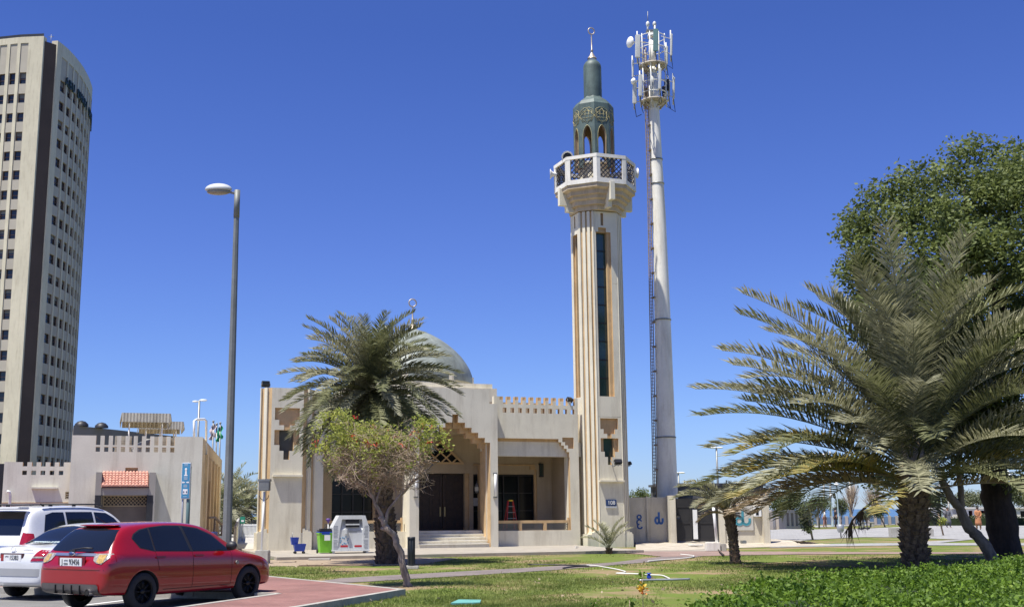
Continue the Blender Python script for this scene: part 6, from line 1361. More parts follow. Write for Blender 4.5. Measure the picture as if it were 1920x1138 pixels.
def dish(x, y, dy, r_, lab):
    c = ml(x, y, dy); q = MB(); q.lathe([(.002, 0), (r_*.6, .03), (r_, .1), (r_, .13), (r_*.5, .22), (r_*.3, .34), (.01, .36)], 28); o = q.build('microwave_dish', [whitep], mast, c); o.rotation_mode = 'QUATERNION'; o.rotation_quaternion = Vector((.86, .5, .02)).to_track_quat('Z', 'Y')
    q = MB(); q.tube([c+Vector((.2, .1, 0)), ml(1197, y, dy*.5)], .035, 6); q.build('dish_arm', [greymetal], mast)
dish(1178, 79, -.6, .29, ''); dish(1184, 152, -.5, .17, '')
for x, y in ((1246, 173), (1212, 176), (1250, 160)): m = MB(); q = ml(x, y, .4); m.bbox(q.x-.12, q.x+.12, q.y-.1, q.y+.1, q.z-.3, q.z+.3, .02); m.build('radio_unit', [blackm], mast)
for x, y0, y1 in ((1214.5, 42, 62), (1227, 42, 62)):
    m = MB(); a, b_ = ml(x, y1), ml(x, y0); m.tube([a, b_], .05, 6); m.ell(b_+Vector((0, 0, -.12)), (.1, .1, .16)); m.build('beacon', [antw], mast)
m = MB(); m.tube([ml(1214.5, 46), ml(1214.5, 22)], .018, 5); m.build('lightning_rod', [greymetal], mast)
m = MB(); [m.tube([ml(1222+i*.9, y, -.42) for y in (195, 170, 150, 140)], .02, 4) for i in range(-2, 4)]; m.build('cables', [antw], mast)
m = MB(); m.box(tp_.x-.3, tp_.x+.3, tp_.y-.15, tp_.y+.15, tp_.z+.05, tp_.z+.12); m.build('top_plate', [greymetal], mast)
# ------------------------------------------------------------------ telecom compound
ZG = .2; co_ = gp(1243, 1015, ZG); CF = Frame(co_, R(3)); CX = CF.x; CZ = CF.z
comp = thing('compound_wall', 'beige compound wall with pillars, blue painted logos and dark double gate', 'wall', CF.o, CF.a)
cw_ = mat('compound_render', (.60, .55, .44), .9, .08, 1.2, .04, .1, 40, stain=.55)
m = MB(); x0_ = CX(1174, 970, 1.0); xp0, xp1 = CX(1257, 970), CX(1268, 970); q_ = .5
m.box(x0_, xp0+.3, .9, 1.1, 0, CZ(1215, 932, .9)); m.box(CX(1212.5, 970, .85), CX(1216.5, 970, .85), .83, .92, 0, CZ(1215, 931.5, .9)+.02)
m.bbox(xp0, xp1, 0, .9, 0, CZ(1262, 928.5), .015)
xw0, xw1, xp2, xp3 = CX(1361, 970), CX(1431, 970), CX(1430.5, 970), CX(1443, 970)
m.box(xw0, xp2, .25, .45, 0, CZ(1400, 931)); m.bbox(xp2, xp3, -.02, .6, 0, CZ(1436, 927), .015)
m.box(xw0-.25, xw0, .2, .6, 0, CZ(1361, 930)); m.build('wall', [cw_], comp)
m = MB(); g0, g1 = xp1, xw0-.25; gm = (g0+g1)/2-.2
gatem = mat('dark_gate_steel', (.022, .021, .022), .55, .2, 1.5, .05, .05)
for a, b_ in ((g0+.02, gm-.02), (gm+.02, g1-.02)):
    d = MB(); ops = [(a+.08, b_-.08, ZG+.15+.75*i, ZG+.8+.75*i, .02, 0, 0) for i in range(3)]; relief(d, a, b_, ZG, CZ(1320, 934), ops, .06, .4, 0); o = d.build('gate_leaf', [gatem], comp); h = MB(); xx_ = b_-.15 if a < gm-1 else a+.15; h.lathe([(.01, 0), (.09, .02), (.09, .08)], 12, (0, 0, 0)); oo = h.build('lock', [greymetal], o); oo.location = (xx_, .38, ZG+1.1); oo.rotation_euler = (PI/2, 0, 0)
m = MB(); a = CX(1302.5, 980); m.box(a, a+.2, .28, .34, ZG+.1, CZ(1306, 955)); m.build('gate_post', [whitep], comp)
m = MB(); a, b_ = CX(1378, 970), CX(1415, 970); m.bbox(a, b_, .19, .249, CZ(1400, 994.5), CZ(1400, 946), .02); lp_ = m.build('sign_panel', [mat('pale_sign_panel', (.50, .48, .43), .7, .06, 2, .03, 0)], comp)
def du(mb, x, y, z, h, m_=0, yt=.012, sx=1.0):
    r_ = .27*h; wd = .095*h
    def seg(p, q): p = (p[0]*sx, p[1]); q = (q[0]*sx, q[1]); d = Vector((q[0]-p[0], 0, q[1]-p[1])); mb.obox((x+(p[0]+q[0])/2, y, z+(p[1]+q[1])/2), d, (0, 1, 0), Vector((-d.z, 0, d.x)), d.length/2+.01*h, yt, wd, m_)
    C = [(r_*math.cos(t_)+r_, r_*math.sin(t_)+r_) for t_ in [2*PI*i/18 for i in range(19)]]
    for p, q in zip(C, C[1:]): seg(p, q)
    U = [(2*r_, h), (2*r_, r_)]+[(3*r_-r_*math.cos(t_), r_-r_*math.sin(t_)) for t_ in [PI*i/10 for i in range(11)]]+[(4*r_, r_*1.7)]
    for p, q in zip(U, U[1:]): seg(p, q)
tealm = mat('teal_logo_paint', (.06, .27, .34), .7, .08, 3, .03, 0); bluel = mat('blue_logo_paint', (.05, .16, .48), .7, .08, 3, .03, 0)
m = MB(); zl_ = CZ(1395, 983, .19); du(m, CX(1380, 970, .19)-.02, .186, zl_, CZ(1395, 958, .19)-zl_, 0); m.build('teal_logo', [tealm], comp)
m = MB(); zl_ = CZ(1234, 981, .9); du(m, CX(1228.5, 970, .9), .896, zl_, (CZ(1234, 958, .9)-zl_)*.92, 0, sx=.62); m.build('blue_logo', [bluel], comp)
m = MB(); zl_ = CZ(1196, 990, .9); hx_ = CX(1194, 970, .9); hh = CZ(1196, 963, .9)-zl_
for k_, (cx_, cz_, rr_, a0_, a1_) in enumerate(((.17, .78, .14, 0, 2*PI), (.17, .42, .17, .5, 4.2), (.2, .14, .16, PI*.6, PI*1.9))):
    C = [(hx_+hh*(cx_+rr_*math.cos(t_)), zl_+hh*(cz_+rr_*math.sin(t_))) for t_ in [a0_+(a1_-a0_)*i/12 for i in range(13)]]
    for p, q in zip(C, C[1:]): bar(m, p[0], p[1], q[0], q[1], .895, .028)
m.build('blue_script_logo', [bluel], comp)
mbx = thing('meter_box', 'small white electricity meter box fixed to the compound wall beside its right pillar', 'meter box', CF.w(CX(1421.5, 958), .248, CZ(1421, 968)), CF.a); m = MB(); h_ = CZ(1421, 948)-CZ(1421, 968); m.bbox(-.17, .17, -.22, 0, 0, h_, .015); m.build('casing', [whitep], mbx); m = MB(); m.box(-.10, .03, -.226, -.221, .06, h_-.06); m.build('glass_window', [darkglass], mbx)
m = MB(); m.tube([(0, 0, 0), (.12, .0, .0)], .02, 6); m.box(.08, .2, -.05, 0, .02, h_-.05); m.build('side_cover', [rust], mbx)
cab = thing('equipment_cabin', 'dark flat roofed equipment cabin showing above the compound gate', 'cabin', (at(1275, 915, 59.5).x, 59.5, 0), R(12)); zc_ = at(1275, 910, 59.5).z; L_ = 4.6
m = MB(); m.box(-.1, L_, 0, 4, 0, zc_); m.box(-.2, L_+.1, -.1, 4.1, zc_, zc_+.12); m.build('cabin_wall', [mat('dark_cabin_panel', (.10, .10, .105), .7, .12, 1, .03, .02)], cab); m = MB(); [m.tube([(x_, .1, zc_+.1), (x_, .1, zc_+.28)], .03, 5) for x_ in (.3, 1.6, 2.6, 3.8)]; m.build('roof_stud', [blackm], cab)
shd = thing('tank_cover', 'low round black cover on top of the mast base enclosure', 'tank', (at(1262, 920, 58.2).x, 58.2, 0)); zc_ = at(1268, 932, 58.2).z; m = MB(); m.lathe([(.9, 0), (.95, zc_-.1), (1.0, zc_+.1), (.8, zc_+.28), (.2, zc_+.36), (.2, zc_+.5), (.12, zc_+.55), (.01, zc_+.56)], 20, (0, 0, 0)); m.build('cover', [blackm], shd)
# ------------------------------------------------------------------ things on the ground near the mosque
def gs(x, y, z=SZ): p = gp(x, y, z); return p
bk = gs(559, 1037.5); t = thing('mop_bucket', 'blue mop bucket with wringer and handle against the left mosque block', 'mop bucket', bk, MF.a)
bl = mat('blue_plastic', (.015, .06, .42), .4, .1, 5, .02, 0)
m = MB()
def tub(mb, x0, x1, y0, y1, z0, z1, tp=.04, m_=0):
    v = [(x0+tp, y0+tp, z0), (x1-tp, y0+tp, z0), (x1-tp, y1-tp, z0), (x0+tp, y1-tp, z0), (x0, y0, z1), (x1, y0, z1), (x1, y1, z1), (x0, y1, z1)]; w_ = .015
    u = [(x0+w_, y0+w_, z1), (x1-w_, y0+w_, z1), (x1-w_, y1-w_, z1), (x0+w_, y1-w_, z1), (x0+w_+tp, y0+tp+w_, z0+.03), (x1-w_-tp, y0+tp+w_, z0+.03), (x1-w_-tp, y1-tp-w_, z0+.03), (x0+w_+tp, y1-tp-w_, z0+.03)]
    mb.add(v+u, [(0, 1, 2, 3), (0, 1, 5, 4), (1, 2, 6, 5), (2, 3, 7, 6), (3, 0, 4, 7), (4, 5, 9, 8), (5, 6, 10, 9), (6, 7, 11, 10), (7, 4, 8, 11), (8, 9, 13, 12), (9, 10, 14, 13), (10, 11, 15, 14), (11, 8, 12, 15), (12, 13, 14, 15)], m_)
tub(m, -.18, .27, -.15, .15, .09, .36, .05); m.build('bucket', [bl], t)
m = MB(); tub(m, -.29, .0, -.13, .13, .33, .60, .04); m.build('wringer', [bl], t); m = MB(); m.tube([(-.24, 0, .45), (-.23, 0, .78)], .014, 6); m.build('handle', [greymetal], t)
for x_ in (-.12, .2):
    m = MB(); [m.tube([(x_, y_-.015, .045), (x_, y_+.015, .045)], .045, 12) for y_ in (-.1, .1)]; m.build('castor', [blackm], t)
bn = gs(609.5, 1037); t = thing('wheelie_bin', 'lime green wheelie bin with a blue liner beside the donation box', 'bin', bn, MF.a)
gr = mat('lime_green_plastic', (.20, .55, .03), .4, .06, 4, .02, 0, stain=.2)
m = MB(); tub(m, -.28, .28, -.28, .28, .03, .80, .06); m.bbox(-.29, .29, -.3, .29, .70, .80, .015); m.build('bin_body', [gr], t); m = MB(); m.box(-.295, .295, -.31, .295, .765, .80); m.box(-.2, .1, -.306, -.295, .7, .77); m.build('blue_liner', [bl], t)
m = MB(); m.bbox(-.28, .28, -.28, .28, .80, .86, .02); m.box(-.2, .2, -.16, .2, .86, .91); m.build('lid', [blackm, gr], t); m = MB(); m.box(-.1, .12, -.315, -.30, .48, .68); m.build('paper_label', [whitep], t)
m = MB(); [m.tube([(x_-.02, .25, .08), (x_+.02, .25, .08)], .08, 14) for x_ in (-.25, .25)]; m.build('bin_wheel', [tyrem], t)
pg = gs(613, 1030); t = thing('plunger', 'purple headed plunger standing behind the green bin', 'plunger', (pg.x, pg.y+.25, SZ), 0); m = MB(); m.tube([(0, 0, .0), (0, 0, 1.12)], .02, 6); m.build('stick', [whitep], t); m = MB(); m.lathe([(.03, 1.08), (.05, 1.12), (.09, 1.2), (.09, 1.25), (.01, 1.26)], 12, (0, 0, 0)); m.build('head', [mat('purple_rubber', (.12, .06, .28), .5, .1, 3, 0, 0)], t)
# donation container
dc0 = gs(623, 1037.5); dc1 = gs(692, 1036.5); Wd = (dc1-dc0).length; t = thing('donation_box', 'big white metal clothes donation box with slanted shoulders next to the green bin', 'donation box', dc0, math.atan2(dc1.y-dc0.y, dc1.x-dc0.x)+R(0))
zt_ = at(650, 966, dc0.y).z-SZ; whm = mat('white_sheet_metal', (.58, .60, .60), .45, .05, 2, .02, .02, 30, stain=.25)
prof = [(0, .09), (Wd, .09), (Wd, zt_*.68), (Wd*.885, zt_), (Wd*.17, zt_), (0, zt_*.68)]
m = MB(); dp = .9; n_ = len(prof); vs = [(x_, 0, z_) for x_, z_ in prof]+[(x_, dp, z_) for x_, z_ in prof]; m.add(vs, [(i, (i+1) % n_, n_+(i+1) % n_, n_+i) for i in range(n_)]+[tuple(range(n_, 2*n_))])
ip = [(Wd*.14, .2), (Wd*.83, .2), (Wd*.83, zt_*.62), (Wd*.80, zt_*.9), (Wd*.25, zt_*.9), (Wd*.2, zt_*.62)]
fl_ = [(0, .09), (Wd, .09), (Wd, .2), (0, .2)]
m.add([(x_, 0, z_) for x_, z_ in prof]+[(x_, .0, z_) for x_, z_ in ip], [(0, 1, 7, 6), (1, 2, 8, 7), (2, 9, 8), (2, 3, 9), (3, 4, 10, 9), (4, 5, 10), (5, 11, 10), (5, 0, 6, 11)])
m.add([(x_, 0, z_) for x_, z_ in ip]+[(ip[0][0], .03, ip[0][1]), (ip[1][0], .03, ip[1][1]), (ip[2][0], .03, ip[2][1]), (ip[3][0], .2, ip[3][1]), (ip[4][0], .2, ip[4][1]), (ip[5][0], .03, ip[5][1])], [(0, 1, 7, 6), (1, 2, 8, 7), (2, 3, 9, 8), (3, 4, 10, 9), (4, 5, 11, 10), (5, 0, 6, 11), (6, 7, 8, 11), (8, 9, 10, 11)])
[m.box(x_, x_+.08, .05, dp-.05, 0, .092) for x_ in (.02, Wd-.1)]; m.box(-.02, Wd+.02, -.02, dp, .085, .12); m.build('container_body', [whm], t)
m = MB(); m.box(Wd*.36, Wd*.72, .02, .17, zt_*.78, zt_*.9); m.box(Wd*.36, Wd*.72, .0, .1, zt_*.69, zt_*.745); m.build('slot', [blackm], t); m = MB(); m.box(Wd*.35, Wd*.73, -.02, .06, zt_*.745, zt_*.78); m.build('slot_flap', [whm], t)
m = MB(); m.bbox(Wd*.33, Wd*.40, -.09, .03, zt_*.5, zt_*.655, .015); m.build('lock_housing', [whm], t)
txm = mat('grey_print', (.16, .18, .20), .6, .1, 3, 0, 0); m = MB(); rg_ = random.Random(6)
for side in (0, 1):
    for i in range(17):
        if i in (7,): continue
        z_ = zt_*.12+i*zt_*.037; w_ = .12+.06*rg_.random(); x_ = Wd*.03 if side == 0 else Wd*.97-w_; m.box(x_, x_+w_, -.004, -.001, z_, z_+.014)
for i in range(2): m.box(Wd*.46, Wd*(.66+.1*i), .024, .028, zt_*(.555+.03*i), zt_*(.57+.03*i))
m.build('printed_text', [txm], t); m = MB(); [m.box(x_, x_+Wd*.2, .02, .027, .23, .30) for x_ in (Wd*.22, Wd*.60)]; m.build('red_labels', [mat('red_label', (.45, .02, .03), .5, .05, 3, 0, 0)], t)
m = MB(); 
for i in range(12): a_ = 2*PI*i/12; m.ell((Wd*.32+.12*math.cos(a_)*(1+.4*(i % 2)), .024, .47+.09*math.sin(a_)*(1+.4*(i % 3))), (.028, .004, .02), 0, 8, 6)
m.build('blue_splash_mark', [mat('blue_print', (.06, .25, .45), .5, .1, 3, 0, 0)], t)
# bollard light
bb_ = gp(771, 1066); t = thing('bollard_light', 'short black ribbed bollard light on a concrete slab beside the crooked trunk', 'bollard', bb_); zt_ = at(770, 1007, bb_.y).z
m = MB(); m.bbox(-.26, .22, -.2, .2, 0, .09, .015); m.build('slab', [concrete], t); m = MB(); m.tube([(0, 0, .09), (0, 0, zt_)], .085, 16)
for i in range(14): a_ = 2*PI*i/14; m.obox((.09*math.cos(a_), .09*math.sin(a_), (zt_+.13)/2), (math.cos(a_), math.sin(a_), 0), (-math.sin(a_), math.cos(a_), 0), (0, 0, 1), .022, .006, (zt_-.1)/2)
m.lathe([(.115, zt_-.02), (.115, zt_), (.01, zt_+.01)], 16, (0, 0, 0)); m.build('post', [mat('charcoal_metal', (.04, .045, .05), .45, .1, 3, 0, 0)], t)
# red step ladder in the porch
ll = MF.w(X(957, 950, 1.7), 1.7, FL); t = thing('step_ladder', 'red and yellow step ladder standing behind the porch railing', 'ladder', ll, MF.a); ht = MF.z(957, 938, 1.7)-FL; hw_ = (X(966, 950, 1.7)-X(948, 950, 1.7))/2
redf = mat('red_fibreglass', (.50, .03, .03), .4, .08, 3, 0, 0)
for s_ in (-1, 1):
    for y_ in (-1, 1): m = MB(); m.obox(Vector((s_*hw_*(.85), y_*.12, ht/2)), (1, 0, 0), Vector((0, 1, -y_*.0)), Vector((-s_*hw_*.75, -y_*.22, ht)), .022, .02, ht/2*1.02); m.build('leg', [redf], t)
m = MB(); m.bbox(-hw_*.42, hw_*.42, -.09, .09, ht-.03, ht+.03, .01); m.build('top_cap', [mat('yellow_plastic', (.75, .5, .03), .4, .05, 3, 0, 0)], t)
for i in range(1, 5): f = i/5; m = MB(); m.box(-hw_*(1.2-.75*f), hw_*(1.2-.75*f), -.23+.2*f-.03, -.23+.2*f+.03, ht*f-.01, ht*f+.01); m.build('tread', [steel], t)
# hoses, valve, cover, slabs
def lay(pts, z, r_, name, label, cat, mt):
    ps = [gp(x, y, z) for x, y in pts]; P_ = []
    for i in range(len(ps)-1):
        p0, p1, p2, p3 = ps[max(0, i-1)], ps[i], ps[i+1], ps[min(len(ps)-1, i+2)]
        for k_ in range(5): u = k_/5; P_.append(.5*((2*p1)+(p2-p0)*u+(2*p0-5*p1+4*p2-p3)*u*u+(3*p1-p0-3*p2+p3)*u**3))
    P_.append(ps[-1]); m = MB(); m.tube(P_, r_, 6); return tag(m.build(name, [mt]), label, cat)
wh_h = mat('white_hose_plastic', (.72, .70, .64), .4, .04, 3, 0, 0)
lay([(1100, 1058.8), (1120, 1060.5), (1150, 1065.5), (1166, 1069), (1172.5, 1071.2), (1168, 1073), (1156, 1074.2), (1190, 1075), (1220, 1077), (1240, 1078), (1249, 1081), (1256, 1084.5)], .03, .018, 'garden_hose', 'white hose snaking from the grey path across the lawn', 'hose', wh_h)
lay([(990, 1057.6), (1050, 1058.5), (1103, 1060.3), (1085, 1061.2), (1070, 1062.3), (1056, 1064.6)], .03, .024, 'garden_hose', 'black hose lying across the grey path left of the white hose', 'hose', blackm)
lay([(1276, 1038.7), (1290, 1040), (1301, 1041.6), (1296, 1044.2), (1272, 1047.2), (1240, 1049.2), (1215, 1051.5)], .035, .022, 'garden_hose', 'thin white hose curling over the pink and grey paths', 'hose', wh_h)
lay([(1199, 1087.5), (1230, 1086.5), (1262, 1086), (1293, 1085)], .05, .03, 'pipe', 'grey water pipe lying in the lawn beside the blue valve', 'pipe', steel)
lay([(560, 1059.2), (620, 1058.6), (700, 1057.2)], .03, .025, 'pipe', 'thin reddish pipe along the soil strip before the left mosque block', 'pipe', rust)
q_ = gp(1217, 1086, 0); t = thing('water_valve', 'small blue garden valve standing by the grey pipe', 'valve', q_); m = MB(); m.tube([(0, 0, 0), (0, 0, .12)], .035, 8); m.bbox(-.05, .05, -.05, .05, .03, .1, .01); m.build('valve_body', [bl], t); m = MB(); m.lathe([(.01, .12), (.06, .13), (.06, .155), (.01, .16)], 10, (0, 0, 0)); m.build('valve_handle', [bl], t)
a, b_, c, d_ = gp(845, 1130, .04), gp(900, 1129, .04), gp(902, 1124, .04), gp(860, 1123.5, .04); m = MB(); m.prism([(p.x, p.y) for p in (a, b_, c, d_)], -.02, .045); o = m.build('utility_cover', [mat('teal_plastic_cover', (.13, .36, .32), .6, .1, 4, .03, 0)]); tag(o, 'teal plastic utility cover set in the lawn near the bottom edge', 'cover')
def slab(px, py, w_, d_, h_, name, label, cat, mt, rz=0, z=0): p = gp(px, py, z); m = MB(); m.bbox(-w_/2, w_/2, -d_/2, d_/2, 0, h_, min(.015, h_*.3)); o = m.build(name, [mt], None, p, rz); return tag(o, label, cat)
slab(599, 1050, .75, .3, .07, 'stone_slab', 'flat stone slab lying on the soil before the sidewalk', 'slab', concrete)
q_ = gp(1337, 1033); t = thing('white_post', 'slim white post set in a white concrete block behind the leaning young palm', 'post', q_); m = MB(); m.bbox(-.3, .28, -.2, .2, 0, .36, .03); m.build('base_block', [white_pl], t); m = MB(); zt_ = at(1340, 938, q_.y).z; m.tube([(.17, 0, .34), (.07, 0, zt_)], .06, 10); m.build('pole', [whitep], t)
slab(1357, 1033, .2, .2, .3, 'concrete_block', 'small grey concrete block right beside the white post base', 'block', concrete)
slab(1304, 1023, .6, .35, .08, 'stone_slab', 'whitish flat slab on the sand before the dark gate', 'slab', white_pl, .2, .08)
slab(1306, 1013.5, .24, .2, .3, 'concrete_block', 'upright grey block on the sand at the foot of the gate post', 'block', concrete, 0, .19)
slab(1394, 1018.5, .22, .2, .14, 'concrete_block', 'small dark block on the sand below the teal logo', 'block', greymetal, .3, .12)
lay([(1347, 1030.5), (1351, 1035), (1357, 1040)], .08, .03, 'stick', 'dark bent stick on the path beside the white post', 'stick', darkbark)
q_ = gp(1083, 1029, SZ); m = MB(); rg_ = random.Random(3); m.add([(rg_.uniform(-.12, .12), rg_.uniform(-.06, .06), rg_.uniform(0, .14)) for i in range(9)], [(0, 1, 2), (1, 2, 3), (2, 3, 4), (3, 4, 5), (4, 5, 6), (5, 6, 7), (6, 7, 8), (0, 4, 8)]); o = m.build('crumpled_cloth', [whitep], None, (q_.x, q_.y, SZ)); tag(o, 'crumpled white cloth at the foot of the porch base wall', 'cloth')
# ------------------------------------------------------------------ plaza and park on the right
wallm = mat('plaza_wall_render', (.42, .37, .33), .9, .06, .8, .03, .05, stain=.3); wallw = mat('plaza_white_render', (.66, .63, .57), .9, .05, .8, .03, .05, stain=.3)
b0, b1 = gp(1461, 992), gp(1526, 990); FK = Frame(b0, math.atan2(b1.y-b0.y, b1.x-b0.x)); t = thing('park_pavilion', 'low grey block wall pavilion with three tall slots behind the compound', 'pavilion', FK.o, FK.a)
z1_ = FK.z(1490, 956); m = MB(); ops = [(FK.x(1462.5, 970), FK.x(1467.5, 970), FK.z(1465, 970.5), FK.z(1465, 961), .3, 1, 0), (FK.x(1514, 970), FK.x(1519, 970), FK.z(1465, 970.5), FK.z(1465, 961), .3, 1, 0)]+[(FK.x(a, 970), FK.x(a+4.6, 970), FK.z(1480, 986), FK.z(1480, 961.3), .3, 1, 0) for a in (1475, 1483.3, 1491.5)]
relief(m, 0, FK.x(1522, 975), 0, z1_, ops, 2.5, 0, 0); m.box(FK.x(1453, 970, 0), -.001, .3, 2.5, 0, z1_+.02, 2); m.build('wall', [wallm, blackm, wallw], t)
b0 = gp(1440, 993); t = thing('park_pavilion', 'narrow grey wall seen just right of the compound pillar', 'pavilion', b0); m = MB(); relief(m, 0, at(1449, 970, b0.y).x-b0.x, 0, at(1445, 957, b0.y).z, [(.1, .25, .7, 1.3, .2, 1, 0)], 2, 0, 0); m.build('wall', [wallm, blackm], t)
def kiosk(x0, x1, yt, Y, holes, label):
    a = at(x0, 960, Y); b = at(x1, 960, Y); t = thing('white_kiosk', label, 'kiosk', (a.x, Y, 0), 0, 'white kiosks across the plaza'); zt = at(x0, yt, Y).z; L = b.x-a.x; W_ = x1-x0
    m = MB(); relief(m, 0, L, 0, zt, [(L*h[0], L*h[1], zt*h[2], zt*h[3], .5, 1, 2) for h in holes], 4, 0, 0); m.build('wall', [wallw, darkglass, mat('maroon_frame', (.16, .03, .04), .6, .1, 1, 0, 0)], t); m = MB(); m.box(-.2, L+.2, -.2, 4.2, zt, zt+.15); m.build('roof_slab', [wallw], t)
kiosk(1733, 1786, 954, 135, ((.12, .28, .1, .8), (.50, .64, .1, .85), (.77, .92, .5, .88)), 'white kiosk between the palm trunk and the leaning tree')
kiosk(1808, 1862, 953, 135, ((.15, .28, .1, .85), (.36, .72, .5, .85)), 'white kiosk between the leaning tree and the thick dark trunk')
kiosk(1893, 1960, 953, 150, ((.3, .6, .3, .8),), 'white kiosk right of the thick dark trunk')
# blue railing panels
bluef = mat('blue_grey_panel', (.12, .19, .30), .6, .15, .5, .03, 0)
t = thing('sea_fence', 'blue grey panel fence at the far side of the plaza', 'fence', (0, 0, 0)); Yf_ = 118; x0, x1 = at(1520, 970, Yf_).x, at(1735, 970, Yf_).x; n_ = 16; zt = at(1600, 967, Yf_).z
for i in range(n_): a = x0+(x1-x0)*i/n_; m = MB(); m.box(a+.15, x0+(x1-x0)*(i+1)/n_-.15, Yf_, Yf_+.1, .1, zt-.1); m.build('fence_panel', [bluef], t)
for i in range(n_+1): a = x0+(x1-x0)*i/n_; m = MB(); m.box(a-.14, a+.14, Yf_-.05, Yf_+.2, 0, zt); m.build('fence_post', [wallm], t)
tp_m = mat('pale_teal_paint', (.36, .44, .43), .5, .08, 2, .02, 0)
def plamp(px, yb, yt, label, big=1.0, Y=None):
    b = gp(px, yb) if Y is None else at(px, yb, Y); b.z = 0; t = thing('park_lamp', label, 'lamp post', b, 0, 'park lamps with white cone shades'); zt = at(px, yt, b.y).z; s = zt/5.0*big
    m = MB(); m.lathe([(.22*s, 0), (.2*s, .25*s), (.12*s, .8*s), (.09*s, 1.0*s), (.07*s, zt*.5), (.055*s, zt-.5*s)], 10, (0, 0, 0)); m.build('post', [tp_m], t)
    m = MB(); m.lathe([(.08*s, zt-.75*s), (.14*s, zt-.55*s), (.11*s, zt-.45*s)], 10, (0, 0, 0)); m.build('collar', [greymetal], t); m = MB(); m.lathe([(.36*s, zt-.46*s), (.34*s, zt-.40*s), (.18*s, zt-.22*s), (.09*s, zt-.05*s), (.02*s, zt)], 14, (0, 0, 0)); m.build('shade', [whitep], t)
plamp(1561.5, 987, 924, 'park lamp next to the slanting small tree, its cone shade against the sky')
plamp(1573.5, 993, 902, 'tallest park lamp, its shade touching the overhanging leaves', .8)
plamp(1667, 981, 932, 'park lamp just left of the palm trunk above the lawn')
plamp(1648, 978, 938, 'small far park lamp left of the one beside the palm trunk')
plamp(1768, 982, 905, 'park lamp between the palm trunk and the leaning tree')
plamp(1897, 985, 880, 'park lamp with thick white base right of the dark trunk', 1.1)
# thin masts
for px, yt, yb, lab in ((1546, 850, 985, 'left thin pale mast on the far plaza edge'), (1558, 846, 985, 'second thin pale mast on the far plaza edge'), (1595, 900, 985, 'third thin pale mast left of the palm'), (1780, 905, 985, 'thin pale mast behind the fork of the leaning tree')):
    b = at(px, yb, 125); t = thing('thin_mast', lab, 'mast', (b.x, 125, 0), 0, 'thin masts beyond the plaza'); m = MB(); m.tube([(0, 0, 0), (at(px-2, yt, 125).x-b.x, 0, at(px, yt, 125).z)], [.12, .08], 8); m.build('mast_pole', [wallw], t)
for px, yt, lab, w_ in ((1275, 886, 'far street lamp right of the phone mast base', 1), (1349, 839, 'far street lamp left of the big palm fronds', 1)):
    b = at(px, 980, 130); t = thing('street_lamp', lab, 'street lamp', (b.x, 130, 0), 0, 'far street lamps on the right'); zt = at(px, yt, 130).z; m = MB(); m.tube([(0, 0, 0), (0, 0, zt)], [.16, .1], 6); m.build('pole', [greymetal], t); m = MB(); m.ell((-.35, 0, zt), (.5, .2, .1)); m.ell((.4, 0, zt), (.4, .2, .09)); m.build('lamp_head', [whitep], t)
# trees
olive = leafmat('grey_olive_leaf', (.10, .12, .06), (.22, .23, .13), .3, .6, 1.0); pinkt = mat('pinkish_bare_twig', (.40, .30, .28), .9, .2, 4, 0, 0)
bush_tree(1478, 984, 911, 92, 'wide rounded tree above the grey pavilion', seed=1, mt=ficusm2, sparse=2.0, Yd=105)
bush_tree(1536, 986, 927, 52, 'round leafy tree right of the grey pavilion', seed=2, sparse=1.8, Yd=100, mt=leafmat('far_fresh_leaf', (.07, .11, .03), (.17, .22, .07), .3, .5, 1))
bush_tree(1578, 986, 932, 36, 'small tree behind the tallest park lamp', seed=3, sparse=1.3, Yd=112)
bush_tree(1598, 985, 902, 48, 'bare pinkish tree standing left among the leafless ones', seed=4, bare=True, Yd=122)
bush_tree(1640, 985, 906, 60, 'bare pinkish tree standing right beside the big palm', seed=5, bare=True, Yd=122)
bush_tree(1626, 991, 952, 34, 'small pale olive tree beside the plaza bench', seed=6, mt=olive, sparse=1.0)
bush_tree(1660, 988, 945, 42, 'small olive tree leaning by the palm trunk', seed=7, mt=ficusm2, sparse=1.0, lean=-.5)
bush_tree(1750, 985, 914, 82, 'dense olive tree behind the kiosk right of the palm', seed=8, mt=ficusm2, sparse=2.0, Yd=150)
bush_tree(1828, 985, 915, 78, 'dense grey green tree behind the middle kiosk', seed=9, mt=olive, sparse=2.0, Yd=150)
bush_tree(1925, 985, 895, 92, 'bright green tree right of the thick dark trunk', seed=10, mt=ficusm2, sparse=2.2, Yd=110)
bush_tree(1743, 979, 957, 16, 'tiny bush before the kiosk beside the palm', seed=11, sparse=.7, Yd=125)
bush_tree(1845, 980, 962, 60, 'low clipped bush mound behind the walking man', name='rounded_bush', seed=12, sparse=1.2, trunk=False, Yd=118)
bush_tree(1204, 985, 911, 70, 'dark green tree left of the mast base behind the wall', seed=13, sparse=2.0, Yd=80, mt=ficusm)
bush_tree(1334, 985, 894, 34, 'small tree top above the equipment cabin', seed=14, sparse=1.0, Yd=85)
bush_tree(1395, 985, 905, 80, 'tree crown behind the compound right wall', seed=15, sparse=1.6, Yd=85)
